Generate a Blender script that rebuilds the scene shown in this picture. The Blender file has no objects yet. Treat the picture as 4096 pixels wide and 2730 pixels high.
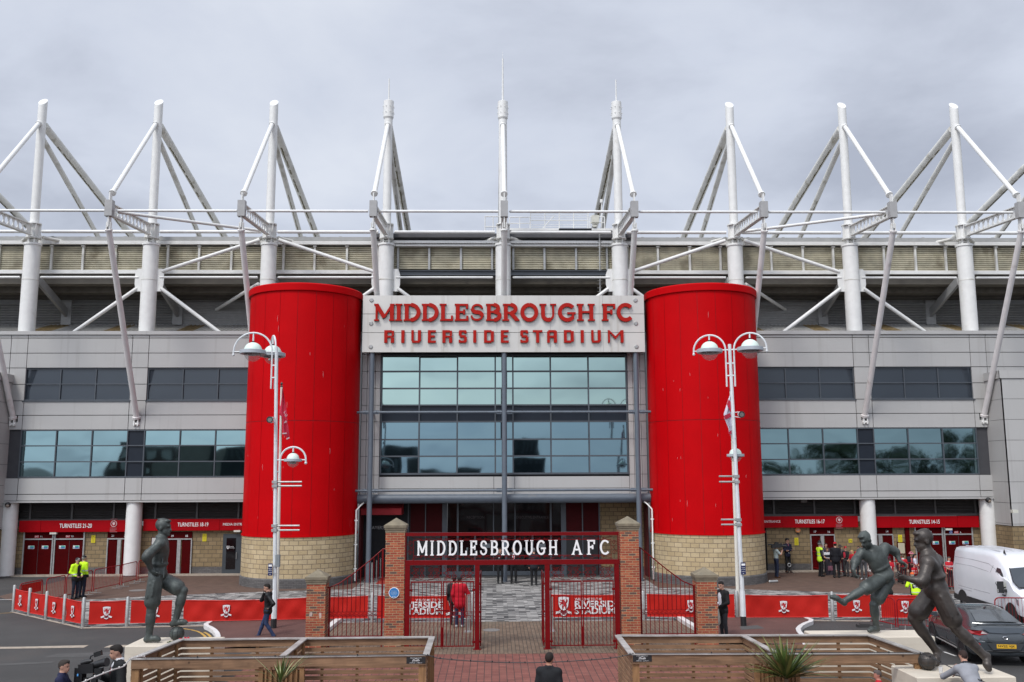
import bpy, bmesh, math, random
import numpy as np
from mathutils import Vector, Matrix
random.seed(7)
rad = math.radians
SC = bpy.context.scene
COL = SC.collection
PI = math.pi

# ------------------------------------------------------------------ camera
CAM = Vector((-0.563, 0.0, 5.4))
YAW, PITCH, ROLL, FPX = rad(1.16), rad(8.193), rad(0.206), 3700.0
RM = Matrix.Rotation(-YAW, 3, 'Z') @ Matrix.Rotation(PI / 2 + PITCH, 3, 'X') @ Matrix.Rotation(-ROLL, 3, 'Z')
cd = bpy.data.cameras.new("camera")
cd.sensor_width = 36.0
cd.lens = 36.0 * FPX / 4096.0
cd.clip_start, cd.clip_end = 0.1, 3000.0
co = bpy.data.objects.new("camera", cd)
COL.objects.link(co)
co.matrix_world = Matrix.Translation(CAM) @ RM.to_4x4()
SC.camera = co

# ------------------------------------------------------------------ sky and sun (overcast)
SUN_EL, SUN_AZ = 52.0, 212.0     # azimuth clockwise from +Y: behind the camera, to its left
W = bpy.data.worlds.new("World")
SC.world = W
W.use_nodes = True
nt = W.node_tree
nt.nodes.clear()
def wn(t, **k):
    n = nt.nodes.new(t)
    for a, b in k.items():
        setattr(n, a, b)
    return n
wout = wn('ShaderNodeOutputWorld')
wbg = wn('ShaderNodeBackground')
wbg.inputs[1].default_value = 0.1
wsky = wn('ShaderNodeTexSky', sky_type='NISHITA', sun_disc=False)
wsky.sun_elevation, wsky.sun_rotation = rad(SUN_EL), rad(SUN_AZ)
wsky.air_density, wsky.dust_density = 1.0, 1.5
wtc = wn('ShaderNodeTexCoord')
wsep = wn('ShaderNodeSeparateXYZ')
wadd = wn('ShaderNodeMath', operation='ADD'); wadd.inputs[1].default_value = 0.22
wmax = wn('ShaderNodeMath', operation='MAXIMUM'); wmax.inputs[1].default_value = 0.06
wdx = wn('ShaderNodeMath', operation='DIVIDE'); wdy = wn('ShaderNodeMath', operation='DIVIDE')
wcmb = wn('ShaderNodeCombineXYZ')
n1 = wn('ShaderNodeTexNoise'); n1.inputs['Scale'].default_value = 1.9; n1.inputs['Detail'].default_value = 7; n1.inputs['Roughness'].default_value = 0.55; n1.inputs['Distortion'].default_value = 0.25
n2 = wn('ShaderNodeTexNoise'); n2.inputs['Scale'].default_value = 0.65; n2.inputs['Detail'].default_value = 3
wm = wn('ShaderNodeMath', operation='MULTIPLY_ADD'); wm.inputs[1].default_value = 0.55
wr = wn('ShaderNodeValToRGB')
e = wr.color_ramp.elements
e[0].position, e[0].color = 0.66, (4.95, 5.22, 5.8, 1)
e[1].position, e[1].color = 0.93, (2.95, 3.18, 3.8, 1)
m2 = wr.color_ramp.elements.new(0.78); m2.color = (4.3, 4.6, 5.3, 1)
wdot = wn('ShaderNodeVectorMath', operation='DOT_PRODUCT')      # cloud layer is brighter round the veiled sun
wdot.inputs[1].default_value = (math.sin(rad(SUN_AZ)) * math.cos(rad(SUN_EL)), math.cos(rad(SUN_AZ)) * math.cos(rad(SUN_EL)), math.sin(rad(SUN_EL)))
wmr = wn('ShaderNodeMapRange', interpolation_type='SMOOTHSTEP')
for i_, v_ in ((1, .35), (2, 1.0), (3, 1.0), (4, 2.5)):
    wmr.inputs[i_].default_value = v_
wlm = wn('ShaderNodeMixRGB', blend_type='MULTIPLY'); wlm.inputs[0].default_value = 1.0
wmix = wn('ShaderNodeMixRGB'); wmix.inputs[0].default_value = 0.93
for a, b in ((wtc.outputs['Generated'], wsep.inputs[0]), (wsep.outputs[2], wadd.inputs[0]), (wadd.outputs[0], wmax.inputs[0]),
             (wsep.outputs[0], wdx.inputs[0]), (wmax.outputs[0], wdx.inputs[1]), (wsep.outputs[1], wdy.inputs[0]), (wmax.outputs[0], wdy.inputs[1]),
             (wdx.outputs[0], wcmb.inputs[0]), (wdy.outputs[0], wcmb.inputs[1]), (wcmb.outputs[0], n1.inputs['Vector']), (wcmb.outputs[0], n2.inputs['Vector']),
             (n1.outputs[0], wm.inputs[0]), (n2.outputs[0], wm.inputs[2]), (wm.outputs[0], wr.inputs[0]),
             (wsky.outputs[0], wmix.inputs[1]), (wr.outputs[0], wmix.inputs[2]), (wmix.outputs[0], wlm.inputs[1]), (wtc.outputs['Generated'], wdot.inputs[0]), (wdot.outputs['Value'], wmr.inputs[0]), (wmr.outputs[0], wlm.inputs[2]), (wlm.outputs[0], wbg.inputs[0]), (wbg.outputs[0], wout.inputs[0])):
    nt.links.new(a, b)
sd = bpy.data.lights.new("sun", 'SUN')
sd.energy, sd.angle, sd.color = 1.5, rad(14), (1.0, 0.97, 0.92)
so = bpy.data.objects.new("sun", sd)
COL.objects.link(so)
so.rotation_euler = (rad(90 - SUN_EL), 0, rad(-SUN_AZ) + PI)
so.location = (-20, -30, 50)
SC.view_settings.view_transform = 'Standard'
SC.view_settings.look = 'None'
SC.view_settings.exposure = 0.62
SC.view_settings.gamma = 1.0

# ------------------------------------------------------------------ photo pixel -> world point
def ray(x, y):
    return RM @ Vector(((x - 2048) / FPX, -(y - 1365) / FPX, -1.0))
def P(x, y, Y):
    d = ray(x, y)
    return CAM + d * (Y / d.y)
def G(x, y, z=0.0):
    d = ray(x, y)
    return CAM + d * ((z - CAM.z) / d.z)

# ------------------------------------------------------------------ materials
MATS = {}
def mat(name, col, rough=0.6, metal=0.0, var=0.08, vscale=3.0, bump=0.0, bscale=60.0, dirt=None, streak=None, spec=0.5, coat=0.0, alpha=None, emit=None):
    if name in MATS:
        return MATS[name]
    m = bpy.data.materials.new(name)
    m.use_nodes = True
    t = m.node_tree
    b = t.nodes['Principled BSDF']
    b.inputs['Roughness'].default_value = rough
    b.inputs['Metallic'].default_value = metal
    b.inputs['Specular IOR Level'].default_value = spec
    b.inputs['Coat Weight'].default_value = coat
    tc = t.nodes.new('ShaderNodeTexCoord')
    def noise(scale, detail=4, vec=None):
        n = t.nodes.new('ShaderNodeTexNoise')
        n.inputs['Scale'].default_value = scale
        n.inputs['Detail'].default_value = detail
        t.links.new(vec or tc.outputs['Object'], n.inputs['Vector'])
        return n.outputs[0]
    def ramp(sock, a, b_, ca=(0, 0, 0, 1), cb=(1, 1, 1, 1)):
        r = t.nodes.new('ShaderNodeValToRGB')
        r.color_ramp.elements[0].position, r.color_ramp.elements[0].color = a, ca
        r.color_ramp.elements[1].position, r.color_ramp.elements[1].color = b_, cb
        t.links.new(sock, r.inputs[0])
        return r.outputs[0]
    def mix(fac, a, b_, kind='MIX'):
        n = t.nodes.new('ShaderNodeMixRGB')
        n.blend_type = kind
        for i, s in enumerate((fac, a, b_)):
            if hasattr(s, 'node'):
                t.links.new(s, n.inputs[i])
            else:
                n.inputs[i].default_value = s if i == 0 else (*s, 1)
        return n.outputs[0]
    lo, hi = tuple(c * (1 - var) for c in col), tuple(min(1, c * (1 + var)) for c in col)
    c = ramp(noise(vscale), 0.3, 0.7, (*lo, 1), (*hi, 1))
    if dirt:
        dc, ds, th, amt = dirt
        f = ramp(noise(ds, 6), th, th + 0.18)
        mm = t.nodes.new('ShaderNodeMath'); mm.operation = 'MULTIPLY'; mm.inputs[1].default_value = amt
        t.links.new(f, mm.inputs[0])
        c = mix(mm.outputs[0], c, dc)
    if streak:
        dc, th, amt = streak
        mp = t.nodes.new('ShaderNodeMapping')
        mp.inputs['Scale'].default_value = (2.6, 2.6, 0.12)
        t.links.new(tc.outputs['Object'], mp.inputs[0])
        f = ramp(noise(1.4, 6, mp.outputs[0]), th, th + 0.2)
        mm = t.nodes.new('ShaderNodeMath'); mm.operation = 'MULTIPLY'; mm.inputs[1].default_value = amt
        t.links.new(f, mm.inputs[0])
        c = mix(mm.outputs[0], c, dc)
    t.links.new(c, b.inputs['Base Color'])
    if bump:
        bp = t.nodes.new('ShaderNodeBump')
        bp.inputs['Strength'].default_value = bump
        bp.inputs['Distance'].default_value = 0.02
        t.links.new(noise(bscale), bp.inputs['Height'])
        t.links.new(bp.outputs[0], b.inputs['Normal'])
    if alpha is not None:
        b.inputs['Alpha'].default_value = alpha
    if emit:
        b.inputs['Emission Color'].default_value = (*emit[0], 1)
        b.inputs['Emission Strength'].default_value = emit[1]
    MATS[name] = m
    return m

def brickmat(name, c1, c2, mortar, bw, bh, ms=0.012, offset=0.5, steps=None, rough=0.85, var=0.18, bump=0.5, rot=0.0, stain=None, smooth=0.1):
    if name in MATS:
        return MATS[name]
    m = bpy.data.materials.new(name)
    m.use_nodes = True
    t = m.node_tree
    b = t.nodes['Principled BSDF']
    b.inputs['Roughness'].default_value = rough
    tc = t.nodes.new('ShaderNodeTexCoord')
    mp = t.nodes.new('ShaderNodeMapping')
    mp.inputs['Rotation'].default_value[2] = rot
    t.links.new(tc.outputs['UV'], mp.inputs[0])
    br = t.nodes.new('ShaderNodeTexBrick')
    br.offset = offset
    br.inputs['Scale'].default_value = 1.0
    br.inputs['Mortar Size'].default_value = ms
    br.inputs['Mortar Smooth'].default_value = smooth
    br.inputs['Brick Width'].default_value = bw
    br.inputs['Row Height'].default_value = bh
    t.links.new(mp.outputs[0], br.inputs['Vector'])
    def noise(scale, d=5):
        n = t.nodes.new('ShaderNodeTexNoise')
        n.inputs['Scale'].default_value = scale
        n.inputs['Detail'].default_value = d
        t.links.new(tc.outputs['Object'], n.inputs['Vector'])
        return n.outputs[0]
    def mix(fac, a, b_, kind='MIX'):
        n = t.nodes.new('ShaderNodeMixRGB')
        n.blend_type = kind
        for i, s in enumerate((fac, a, b_)):
            if hasattr(s, 'node'):
                t.links.new(s, n.inputs[i])
            else:
                n.inputs[i].default_value = s if i == 0 else (*s, 1)
        return n.outputs[0]
    br.inputs['Color1'].default_value = (0, 0, 0, 1)
    br.inputs['Color2'].default_value = (1, 1, 1, 1)
    br.inputs['Mortar'].default_value = (0.5, 0.5, 0.5, 1)
    r = t.nodes.new('ShaderNodeValToRGB')
    t.links.new(br.outputs['Color'], r.inputs[0])
    if steps:
        r.color_ramp.interpolation = 'CONSTANT'
        el = r.color_ramp.elements
        el[0].position, el[0].color = steps[0][0], (*steps[0][1], 1)
        el[1].position, el[1].color = steps[1][0], (*steps[1][1], 1)
        for p, c in steps[2:]:
            el.new(p).color = (*c, 1)
    else:
        r.color_ramp.elements[0].color = (*c1, 1)
        r.color_ramp.elements[1].color = (*c2, 1)
    c = mix(br.outputs['Fac'], r.outputs[0], mortar)
    nr = t.nodes.new('ShaderNodeValToRGB')
    nr.color_ramp.elements[0].position, nr.color_ramp.elements[0].color = 0.3, (1 - var, 1 - var, 1 - var, 1)
    nr.color_ramp.elements[1].position, nr.color_ramp.elements[1].color = 0.7, (1 + var, 1 + var, 1 + var, 1)
    t.links.new(noise(1.7), nr.inputs[0])
    c = mix(1.0, c, nr.outputs[0], 'MULTIPLY')
    nr2 = t.nodes.new('ShaderNodeValToRGB')
    nr2.color_ramp.elements[0].position, nr2.color_ramp.elements[0].color = 0.35, (0.86, 0.86, 0.86, 1)
    nr2.color_ramp.elements[1].position, nr2.color_ramp.elements[1].color = 0.65, (1.1, 1.1, 1.1, 1)
    t.links.new(noise(38), nr2.inputs[0])
    c = mix(1.0, c, nr2.outputs[0], 'MULTIPLY')
    if stain:
        sr = t.nodes.new('ShaderNodeValToRGB')
        sr.color_ramp.elements[0].position = stain[1]
        sr.color_ramp.elements[1].position = stain[1] + 0.15
        t.links.new(noise(0.9), sr.inputs[0])
        mm = t.nodes.new('ShaderNodeMath'); mm.operation = 'MULTIPLY'; mm.inputs[1].default_value = stain[2]
        t.links.new(sr.outputs[0], mm.inputs[0])
        c = mix(mm.outputs[0], c, stain[0])
    t.links.new(c, b.inputs['Base Color'])
    bp = t.nodes.new('ShaderNodeBump')
    bp.invert = True
    bp.inputs['Strength'].default_value = bump
    bp.inputs['Distance'].default_value = 0.01
    t.links.new(br.outputs['Fac'], bp.inputs['Height'])
    t.links.new(bp.outputs[0], b.inputs['Normal'])
    MATS[name] = m
    return m

def glassmat(name, col, rough=0.04, wob=0.02, metal=1.0, wscale=0.35):
    m = mat(name, col, rough, metal, var=0.03, vscale=0.4)
    t = m.node_tree
    b = t.nodes['Principled BSDF']
    tc = t.nodes.new('ShaderNodeTexCoord')
    n = t.nodes.new('ShaderNodeTexNoise')
    n.inputs['Scale'].default_value = wscale
    n.inputs['Detail'].default_value = 1.5
    t.links.new(tc.outputs['Object'], n.inputs['Vector'])
    bp = t.nodes.new('ShaderNodeBump')
    bp.inputs['Strength'].default_value = 1.0
    bp.inputs['Distance'].default_value = wob
    t.links.new(n.outputs[0], bp.inputs['Height'])
    t.links.new(bp.outputs[0], b.inputs['Normal'])
    return m

white = mat('white_painted_steel', (0.69, 0.685, 0.66), 0.45, var=0.05, dirt=((0.42, 0.39, 0.33), 2.2, 0.63, 0.35))
white_dirty = mat('white_steel_with_algae', (0.62, 0.61, 0.57), 0.6, var=0.07, dirt=((0.20, 0.17, 0.09), 1.6, 0.55, 0.6))
algae = mat('dark_algae', (0.09, 0.075, 0.03), 0.95, var=0.5, vscale=9)
clad = mat('grey_cladding', (0.395, 0.388, 0.375), 0.5, var=0.035, vscale=0.5, streak=((0.22, 0.2, 0.18), 0.58, 0.32))
clad_dark = mat('dark_gap', (0.05, 0.05, 0.055), 0.9)
steelgrey = mat('blue_grey_steel', (0.10, 0.12, 0.145), 0.45, var=0.08, dirt=((0.30, 0.2, 0.07), 1.3, 0.66, 0.45))
frame_grey = mat('window_frame_grey', (0.06, 0.07, 0.082), 0.45)
redpanel = mat('red_tower_panel', (0.45, 0.0008, 0.003), 0.5, var=0.06, vscale=0.7, spec=0.06, streak=((0.37, 0.0018, 0.004), 0.6, 0.4))
redsign = mat('red_fascia', (0.30, 0.0015, 0.005), 0.5, var=0.06, vscale=1.0, spec=0.08)
reddoor = mat('dark_red_door', (0.055, 0.0006, 0.001), 0.6, var=0.1, spec=0.06)
redsteel = mat('red_gate_steel', (0.14, 0.0015, 0.003), 0.42, var=0.1, vscale=4, spec=.18)
redletter = mat('red_letter', (0.36, 0.014, 0.009), 0.5, var=0.05, spec=.1)
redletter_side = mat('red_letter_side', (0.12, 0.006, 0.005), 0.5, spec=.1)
whitepaint = mat('white_letter', (0.78, 0.78, 0.77), 0.5, var=0.03)
brushed = mat('sign_steel', (0.56, 0.54, 0.50), 0.42, metal=0.35, var=0.05, vscale=0.8, streak=((0.30, 0.25, 0.19), 0.58, 0.5))
galv = mat('galvanised_steel', (0.36, 0.36, 0.35), 0.45, metal=0.5, var=0.15, vscale=7)
stainless = mat('stainless_bollard', (0.42, 0.42, 0.40), 0.35, metal=0.6, var=0.12, vscale=5)
black = mat('black_paint', (0.012, 0.012, 0.013), 0.55)
darkwall = mat('dark_grey_panel', (0.011, 0.012, 0.014), 0.6, spec=.25)
beige_clad = mat('stained_beige_cladding', (0.43, 0.395, 0.29), 0.7, var=0.2, vscale=1.6, dirt=((0.12, 0.095, 0.05), 0.9, 0.54, 0.65), streak=((0.17, 0.135, 0.075), 0.58, 0.4))
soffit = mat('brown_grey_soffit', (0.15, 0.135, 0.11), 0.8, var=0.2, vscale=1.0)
ridge_grey = mat('ribbed_grey_wall', (0.27, 0.27, 0.265), 0.6, var=0.08)
roof_grey = mat('ribbed_roof_grey', (0.36, 0.355, 0.34), 0.6, var=0.12)
roof_brown = mat('ribbed_roof_stained', (0.23, 0.17, 0.085), 0.75, var=0.2)
louvre = mat('louvre_dark', (0.055, 0.052, 0.05), 0.6)
yellow = mat('yellow_notice', (0.62, 0.52, 0.01), 0.55)
glass_side = glassmat('side_mirror_glass', (0.22, 0.335, 0.36), 0.03, 0.02)
glass_main = glassmat('tinted_mirror_glass', (0.34, 0.46, 0.43), 0.03, 0.012)
glass_low = glassmat('low_sky_mirror_glass', (0.165, 0.255, 0.30), 0.03, 0.02)  # reflection of the low sky is put into this darker, bluer tint
glass_dark = glassmat('dark_office_glass', (0.035, 0.045, 0.058), 0.06, 0.01, metal=0.25)
glass_black = glassmat('black_door_glass', (0.006, 0.005, 0.006), 0.05, 0.03, metal=0.0)
spandrel = mat('blue_black_spandrel', (0.017, 0.022, 0.031), 0.3, var=0.05, spec=.2)
stone_wall = brickmat('buff_block_wall', (0.39, 0.295, 0.165), (0.47, 0.37, 0.225), (0.17, 0.13, 0.085), 0.44, 0.225, 0.014, var=0.10, stain=((0.20, 0.16, 0.11), 0.62, 0.35))
stone_shade = brickmat('shaded_block_wall', (0.20, 0.143, 0.072), (0.265, 0.192, 0.102), (0.085, 0.065, 0.042), 0.44, 0.225, 0.014, var=0.12)  # shade under the overhang is put into this darker block colour
plinth_brick = brickmat('grey_plinth_brick', (0.085, 0.08, 0.078), (0.12, 0.112, 0.108), (0.06, 0.057, 0.055), 0.24, 0.08, 0.008)
redbrick = brickmat('red_brick', (0.22, 0.045, 0.022), (0.34, 0.085, 0.035), (0.34, 0.235, 0.13), 0.225, 0.0745, 0.008, steps=[(0.0, (0.10, 0.055, 0.045)), (0.14, (0.25, 0.05, 0.025)), (0.4, (0.31, 0.07, 0.03)), (0.68, (0.27, 0.06, 0.032)), (0.86, (0.36, 0.10, 0.045))], var=0.16)
capstone = mat('weathered_cap_stone', (0.19, 0.16, 0.11), 0.9, var=0.22, vscale=6, bump=0.4, dirt=((0.10, 0.09, 0.07), 3.0, 0.52, 0.6))

# ------------------------------------------------------------------ mesh builder and object bookkeeping
OFF = {}
class MB:
    def __init__(s):
        s.v, s.f, s.m, s.uv = [], [], [], {}
    def add(s, verts, faces, m=0, uvs=None):
        o = len(s.v)
        s.v += [tuple(v) for v in verts]
        for i, f in enumerate(faces):
            if uvs:
                s.uv[len(s.f)] = uvs[i]
            s.f.append(tuple(o + k for k in f))
            s.m.append(m)
        return s
    def box(s, x0, x1, y0, y1, z0, z1, m=0):
        return s.add([(x0, y0, z0), (x1, y0, z0), (x1, y1, z0), (x0, y1, z0), (x0, y0, z1), (x1, y0, z1), (x1, y1, z1), (x0, y1, z1)],
                     [(0, 3, 2, 1), (4, 5, 6, 7), (0, 1, 5, 4), (1, 2, 6, 5), (2, 3, 7, 6), (3, 0, 4, 7)], m)
    def obox(s, c, a, b, d, m=0):
        c, a, b, d = Vector(c), Vector(a), Vector(b), Vector(d)
        vs = [c + a * i + b * j + d * k for k in (-1, 1) for i, j in ((-1, -1), (1, -1), (1, 1), (-1, 1))]
        fs = [(0, 3, 2, 1), (4, 5, 6, 7), (0, 1, 5, 4), (1, 2, 6, 5), (2, 3, 7, 6), (3, 0, 4, 7)]
        if a.cross(b).dot(d) < 0:
            fs = [tuple(reversed(f)) for f in fs]
        return s.add(vs, fs, m)
    def beam(s, p, q, w, h, m=0, up=(0, 0, 1)):
        p, q = Vector(p), Vector(q)
        d = (q - p); L = d.length; d.normalize()
        u = Vector(up)
        sd = d.cross(u)
        if sd.length < 1e-4:
            sd = Vector((1, 0, 0))
        sd.normalize()
        u = sd.cross(d)
        return s.obox((p + q) / 2, d * L / 2, sd * w / 2, u * h / 2, m)
    def pipe(s, pts, r, n=8, m=0, caps=True, closed=False):
        pts = [Vector(p) for p in pts]
        k = len(pts)
        rs = r if isinstance(r, (list, tuple)) else [r] * k
        vs, fs = [], []
        prev = None
        for i, p in enumerate(pts):
            if closed:
                t = (pts[(i + 1) % k] - pts[i - 1])
            else:
                t = (pts[min(i + 1, k - 1)] - pts[max(i - 1, 0)])
            t.normalize()
            if prev is None:
                a = t.cross(Vector((0, 0, 1)))
                if a.length < 1e-3:
                    a = t.cross(Vector((0, 1, 0)))
            else:
                a = prev - t * prev.dot(t)
            a.normalize()
            prev = a
            b = t.cross(a)
            for j in range(n):
                an = 2 * PI * j / n
                vs.append(p + (a * math.cos(an) + b * math.sin(an)) * rs[i])
        for i in range(k if closed else k - 1):
            i2 = (i + 1) % k
            for j in range(n):
                j2 = (j + 1) % n
                fs.append((i * n + j, i * n + j2, i2 * n + j2, i2 * n + j))
        if caps and not closed:
            fs.append(tuple(reversed(range(n))))
            fs.append(tuple((k - 1) * n + j for j in range(n)))
        return s.add(vs, fs, m)
    def tube(s, p, q, r, r2=None, n=12, m=0):
        return s.pipe([p, q], [r, r if r2 is None else r2], n, m)
    def lathe(s, prof, c=(0, 0, 0), n=24, m=0, a0=0.0, a1=2 * PI, uvr=None):
        c = Vector(c)
        full = abs(a1 - a0 - 2 * PI) < 1e-6
        k = n if full else n + 1
        vs, fs, uvs = [], [], []
        for r, z in prof:
            for j in range(k):
                a = a0 + (a1 - a0) * j / n
                vs.append((c.x + r * math.cos(a), c.y + r * math.sin(a), c.z + z))
        for i in range(len(prof) - 1):
            for j in range(n):
                j2 = (j + 1) % k
                fs.append((i * k + j, i * k + j2, (i + 1) * k + j2, (i + 1) * k + j))
                if uvr:
                    u0, u1 = uvr * (a1 - a0) * j / n, uvr * (a1 - a0) * (j + 1) / n
                    uvs.append([(u0, prof[i][1]), (u1, prof[i][1]), (u1, prof[i + 1][1]), (u0, prof[i + 1][1])])
        s.add(vs, fs, m, uvs if uvr else None)
        return s
    def ball(s, c, r, n=12, m=0, sc=(1, 1, 1)):
        h = n // 2
        vs, fs = [], []
        c = Vector(c)
        for i in range(h + 1):
            th = PI * i / h
            for j in range(n):
                a = 2 * PI * j / n
                vs.append((c.x + r * sc[0] * math.sin(th) * math.cos(a), c.y + r * sc[1] * math.sin(th) * math.sin(a), c.z + r * sc[2] * math.cos(th)))
        for i in range(h):
            for j in range(n):
                j2 = (j + 1) % n
                fs.append((i * n + j, (i + 1) * n + j, (i + 1) * n + j2, i * n + j2))
        return s.add(vs, fs, m)
    def prism(s, poly, o, ux, uy, depth, m=0, ms=None):
        """2D polygon in the plane o + a*ux + b*uy, given thickness along -(ux x uy) (front face at o)."""
        o, ux, uy = Vector(o), Vector(ux), Vector(uy)
        nrm = ux.cross(uy).normalized()
        ar = sum(poly[i][0] * poly[(i + 1) % len(poly)][1] - poly[(i + 1) % len(poly)][0] * poly[i][1] for i in range(len(poly)))
        if ar < 0:
            poly = poly[::-1]
        k = len(poly)
        fr = [o + ux * a + uy * b for a, b in poly]
        bk = [p - nrm * depth for p in fr]
        s.add(fr + bk, [tuple(range(k))], m)
        off = len(s.v) - 2 * k
        s.f.append(tuple(off + k + i for i in reversed(range(k)))); s.m.append(m if ms is None else ms)
        for i in range(k):
            j = (i + 1) % k
            s.f.append((off + i, off + k + i, off + k + j, off + j)); s.m.append(m if ms is None else ms)
        return s
    def sheet(s, poly, z, m=0):
        ar = sum(poly[i][0] * poly[(i + 1) % len(poly)][1] - poly[(i + 1) % len(poly)][0] * poly[i][1] for i in range(len(poly)))
        if ar < 0:
            poly = poly[::-1]
        return s.add([(p[0], p[1], z) for p in poly], [tuple(range(len(poly)))], m)
    def build(s, name, mats, parent=None, smooth=35.0, label=None, weld=False):
        if not isinstance(mats, (list, tuple)):
            mats = [mats]
        off = Vector((0, 0, 0))
        if parent is not None:
            off = OFF.get(parent.name, off)
        me = bpy.data.meshes.new(name)
        vs = [(v[0] - off.x, v[1] - off.y, v[2] - off.z) for v in s.v]
        me.from_pydata(vs, [], s.f)
        for mm in mats:
            me.materials.append(mm)
        me.polygons.foreach_set('material_index', s.m)
        uvl = me.uv_layers.new(name='UVMap')
        buf = np.zeros(len(me.loops) * 2, dtype=np.float32)
        li = 0
        for fi, f in enumerate(s.f):
            if fi in s.uv:
                for u in s.uv[fi]:
                    buf[li], buf[li + 1] = u; li += 2
                continue
            p = [s.v[k] for k in f]
            # Newell normal
            nx = ny = nz = 0.0
            for i in range(len(p)):
                a, b = p[i], p[(i + 1) % len(p)]
                nx += (a[1] - b[1]) * (a[2] + b[2]); ny += (a[2] - b[2]) * (a[0] + b[0]); nz += (a[0] - b[0]) * (a[1] + b[1])
            nx, ny, nz = abs(nx), abs(ny), abs(nz)
            for q in p:
                if nz >= nx and nz >= ny:
                    buf[li], buf[li + 1] = q[0], q[1]
                elif ny >= nx:
                    buf[li], buf[li + 1] = q[0], q[2]
                else:
                    buf[li], buf[li + 1] = q[1], q[2]
                li += 2
        uvl.data.foreach_set('uv', buf)
        if smooth:
            me.shade_smooth()
            me.set_sharp_from_angle(angle=rad(smooth))
        me.update()
        ob = bpy.data.objects.new(name, me)
        COL.objects.link(ob)
        if parent is not None:
            ob.parent = parent
            OFF[ob.name] = off
        if label:
            ob['label'] = label
        return ob

def tag(o, label, cat, group=None, kind=None):
    o['label'] = label
    o['category'] = cat
    if group:
        o['group'] = group
    if kind:
        o['kind'] = kind
    return o
def struct(o, kind='structure'):
    o['kind'] = kind
    return o
def thing(name, label, cat, at=(0, 0, 0), group=None):
    o = bpy.data.objects.new(name, None)
    o.empty_display_size = 0.3
    COL.objects.link(o)
    o.location = at
    OFF[o.name] = Vector(at)
    return tag(o, label, cat, group)
def copy_tree(o, parent=None):
    c = o.copy()
    COL.objects.link(c)
    if parent is not None:
        c.parent = parent
    for ch in list(o.children):
        copy_tree(ch, c)
    return c
def nth(i):
    return ('first', 'second', 'third', 'fourth', 'fifth', 'sixth', 'seventh', 'eighth', 'ninth', 'tenth', 'eleventh', 'twelfth', 'thirteenth', 'fourteenth', 'fifteenth', 'sixteenth')[i]

def text(mb, s, c, h, ux=(1, 0, 0), uy=(0, 0, 1), depth=0.01, m=0, width=None, bold=0.0, align='CENTER', spacing=1.0):
    """Lettering as geometry: text s, cap height h, centred on c, reading along ux."""
    cu = bpy.data.curves.new('lettering', 'FONT')
    cu.body = s
    cu.extrude = 0.02
    cu.offset = bold
    cu.resolution_u = 3
    cu.space_character = spacing
    ob = bpy.data.objects.new('lettering', cu)
    me = bpy.data.meshes.new_from_object(ob)
    vs = [v.co.copy() for v in me.vertices]
    fs = [tuple(p.vertices) for p in me.polygons]
    bpy.data.objects.remove(ob)
    bpy.data.curves.remove(cu)
    bpy.data.meshes.remove(me)
    if not vs:
        return
    x0, x1 = min(v.x for v in vs), max(v.x for v in vs)
    y0, y1 = min(v.y for v in vs), max(v.y for v in vs)
    k = h / (y1 - y0)
    kx = k if width is None else width / (x1 - x0)
    ux, uy, c = Vector(ux).normalized(), Vector(uy).normalized(), Vector(c)
    nr = ux.cross(uy)
    ax = {'CENTER': (x0 + x1) / 2, 'LEFT': x0, 'RIGHT': x1}[align]
    out = []
    for v in vs:
        out.append(c + ux * ((v.x - ax) * kx) + uy * ((v.y - (y0 + y1) / 2) * k) + nr * (depth if v.z > 0 else 0.0))
    mb.add(out, fs, m)

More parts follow.
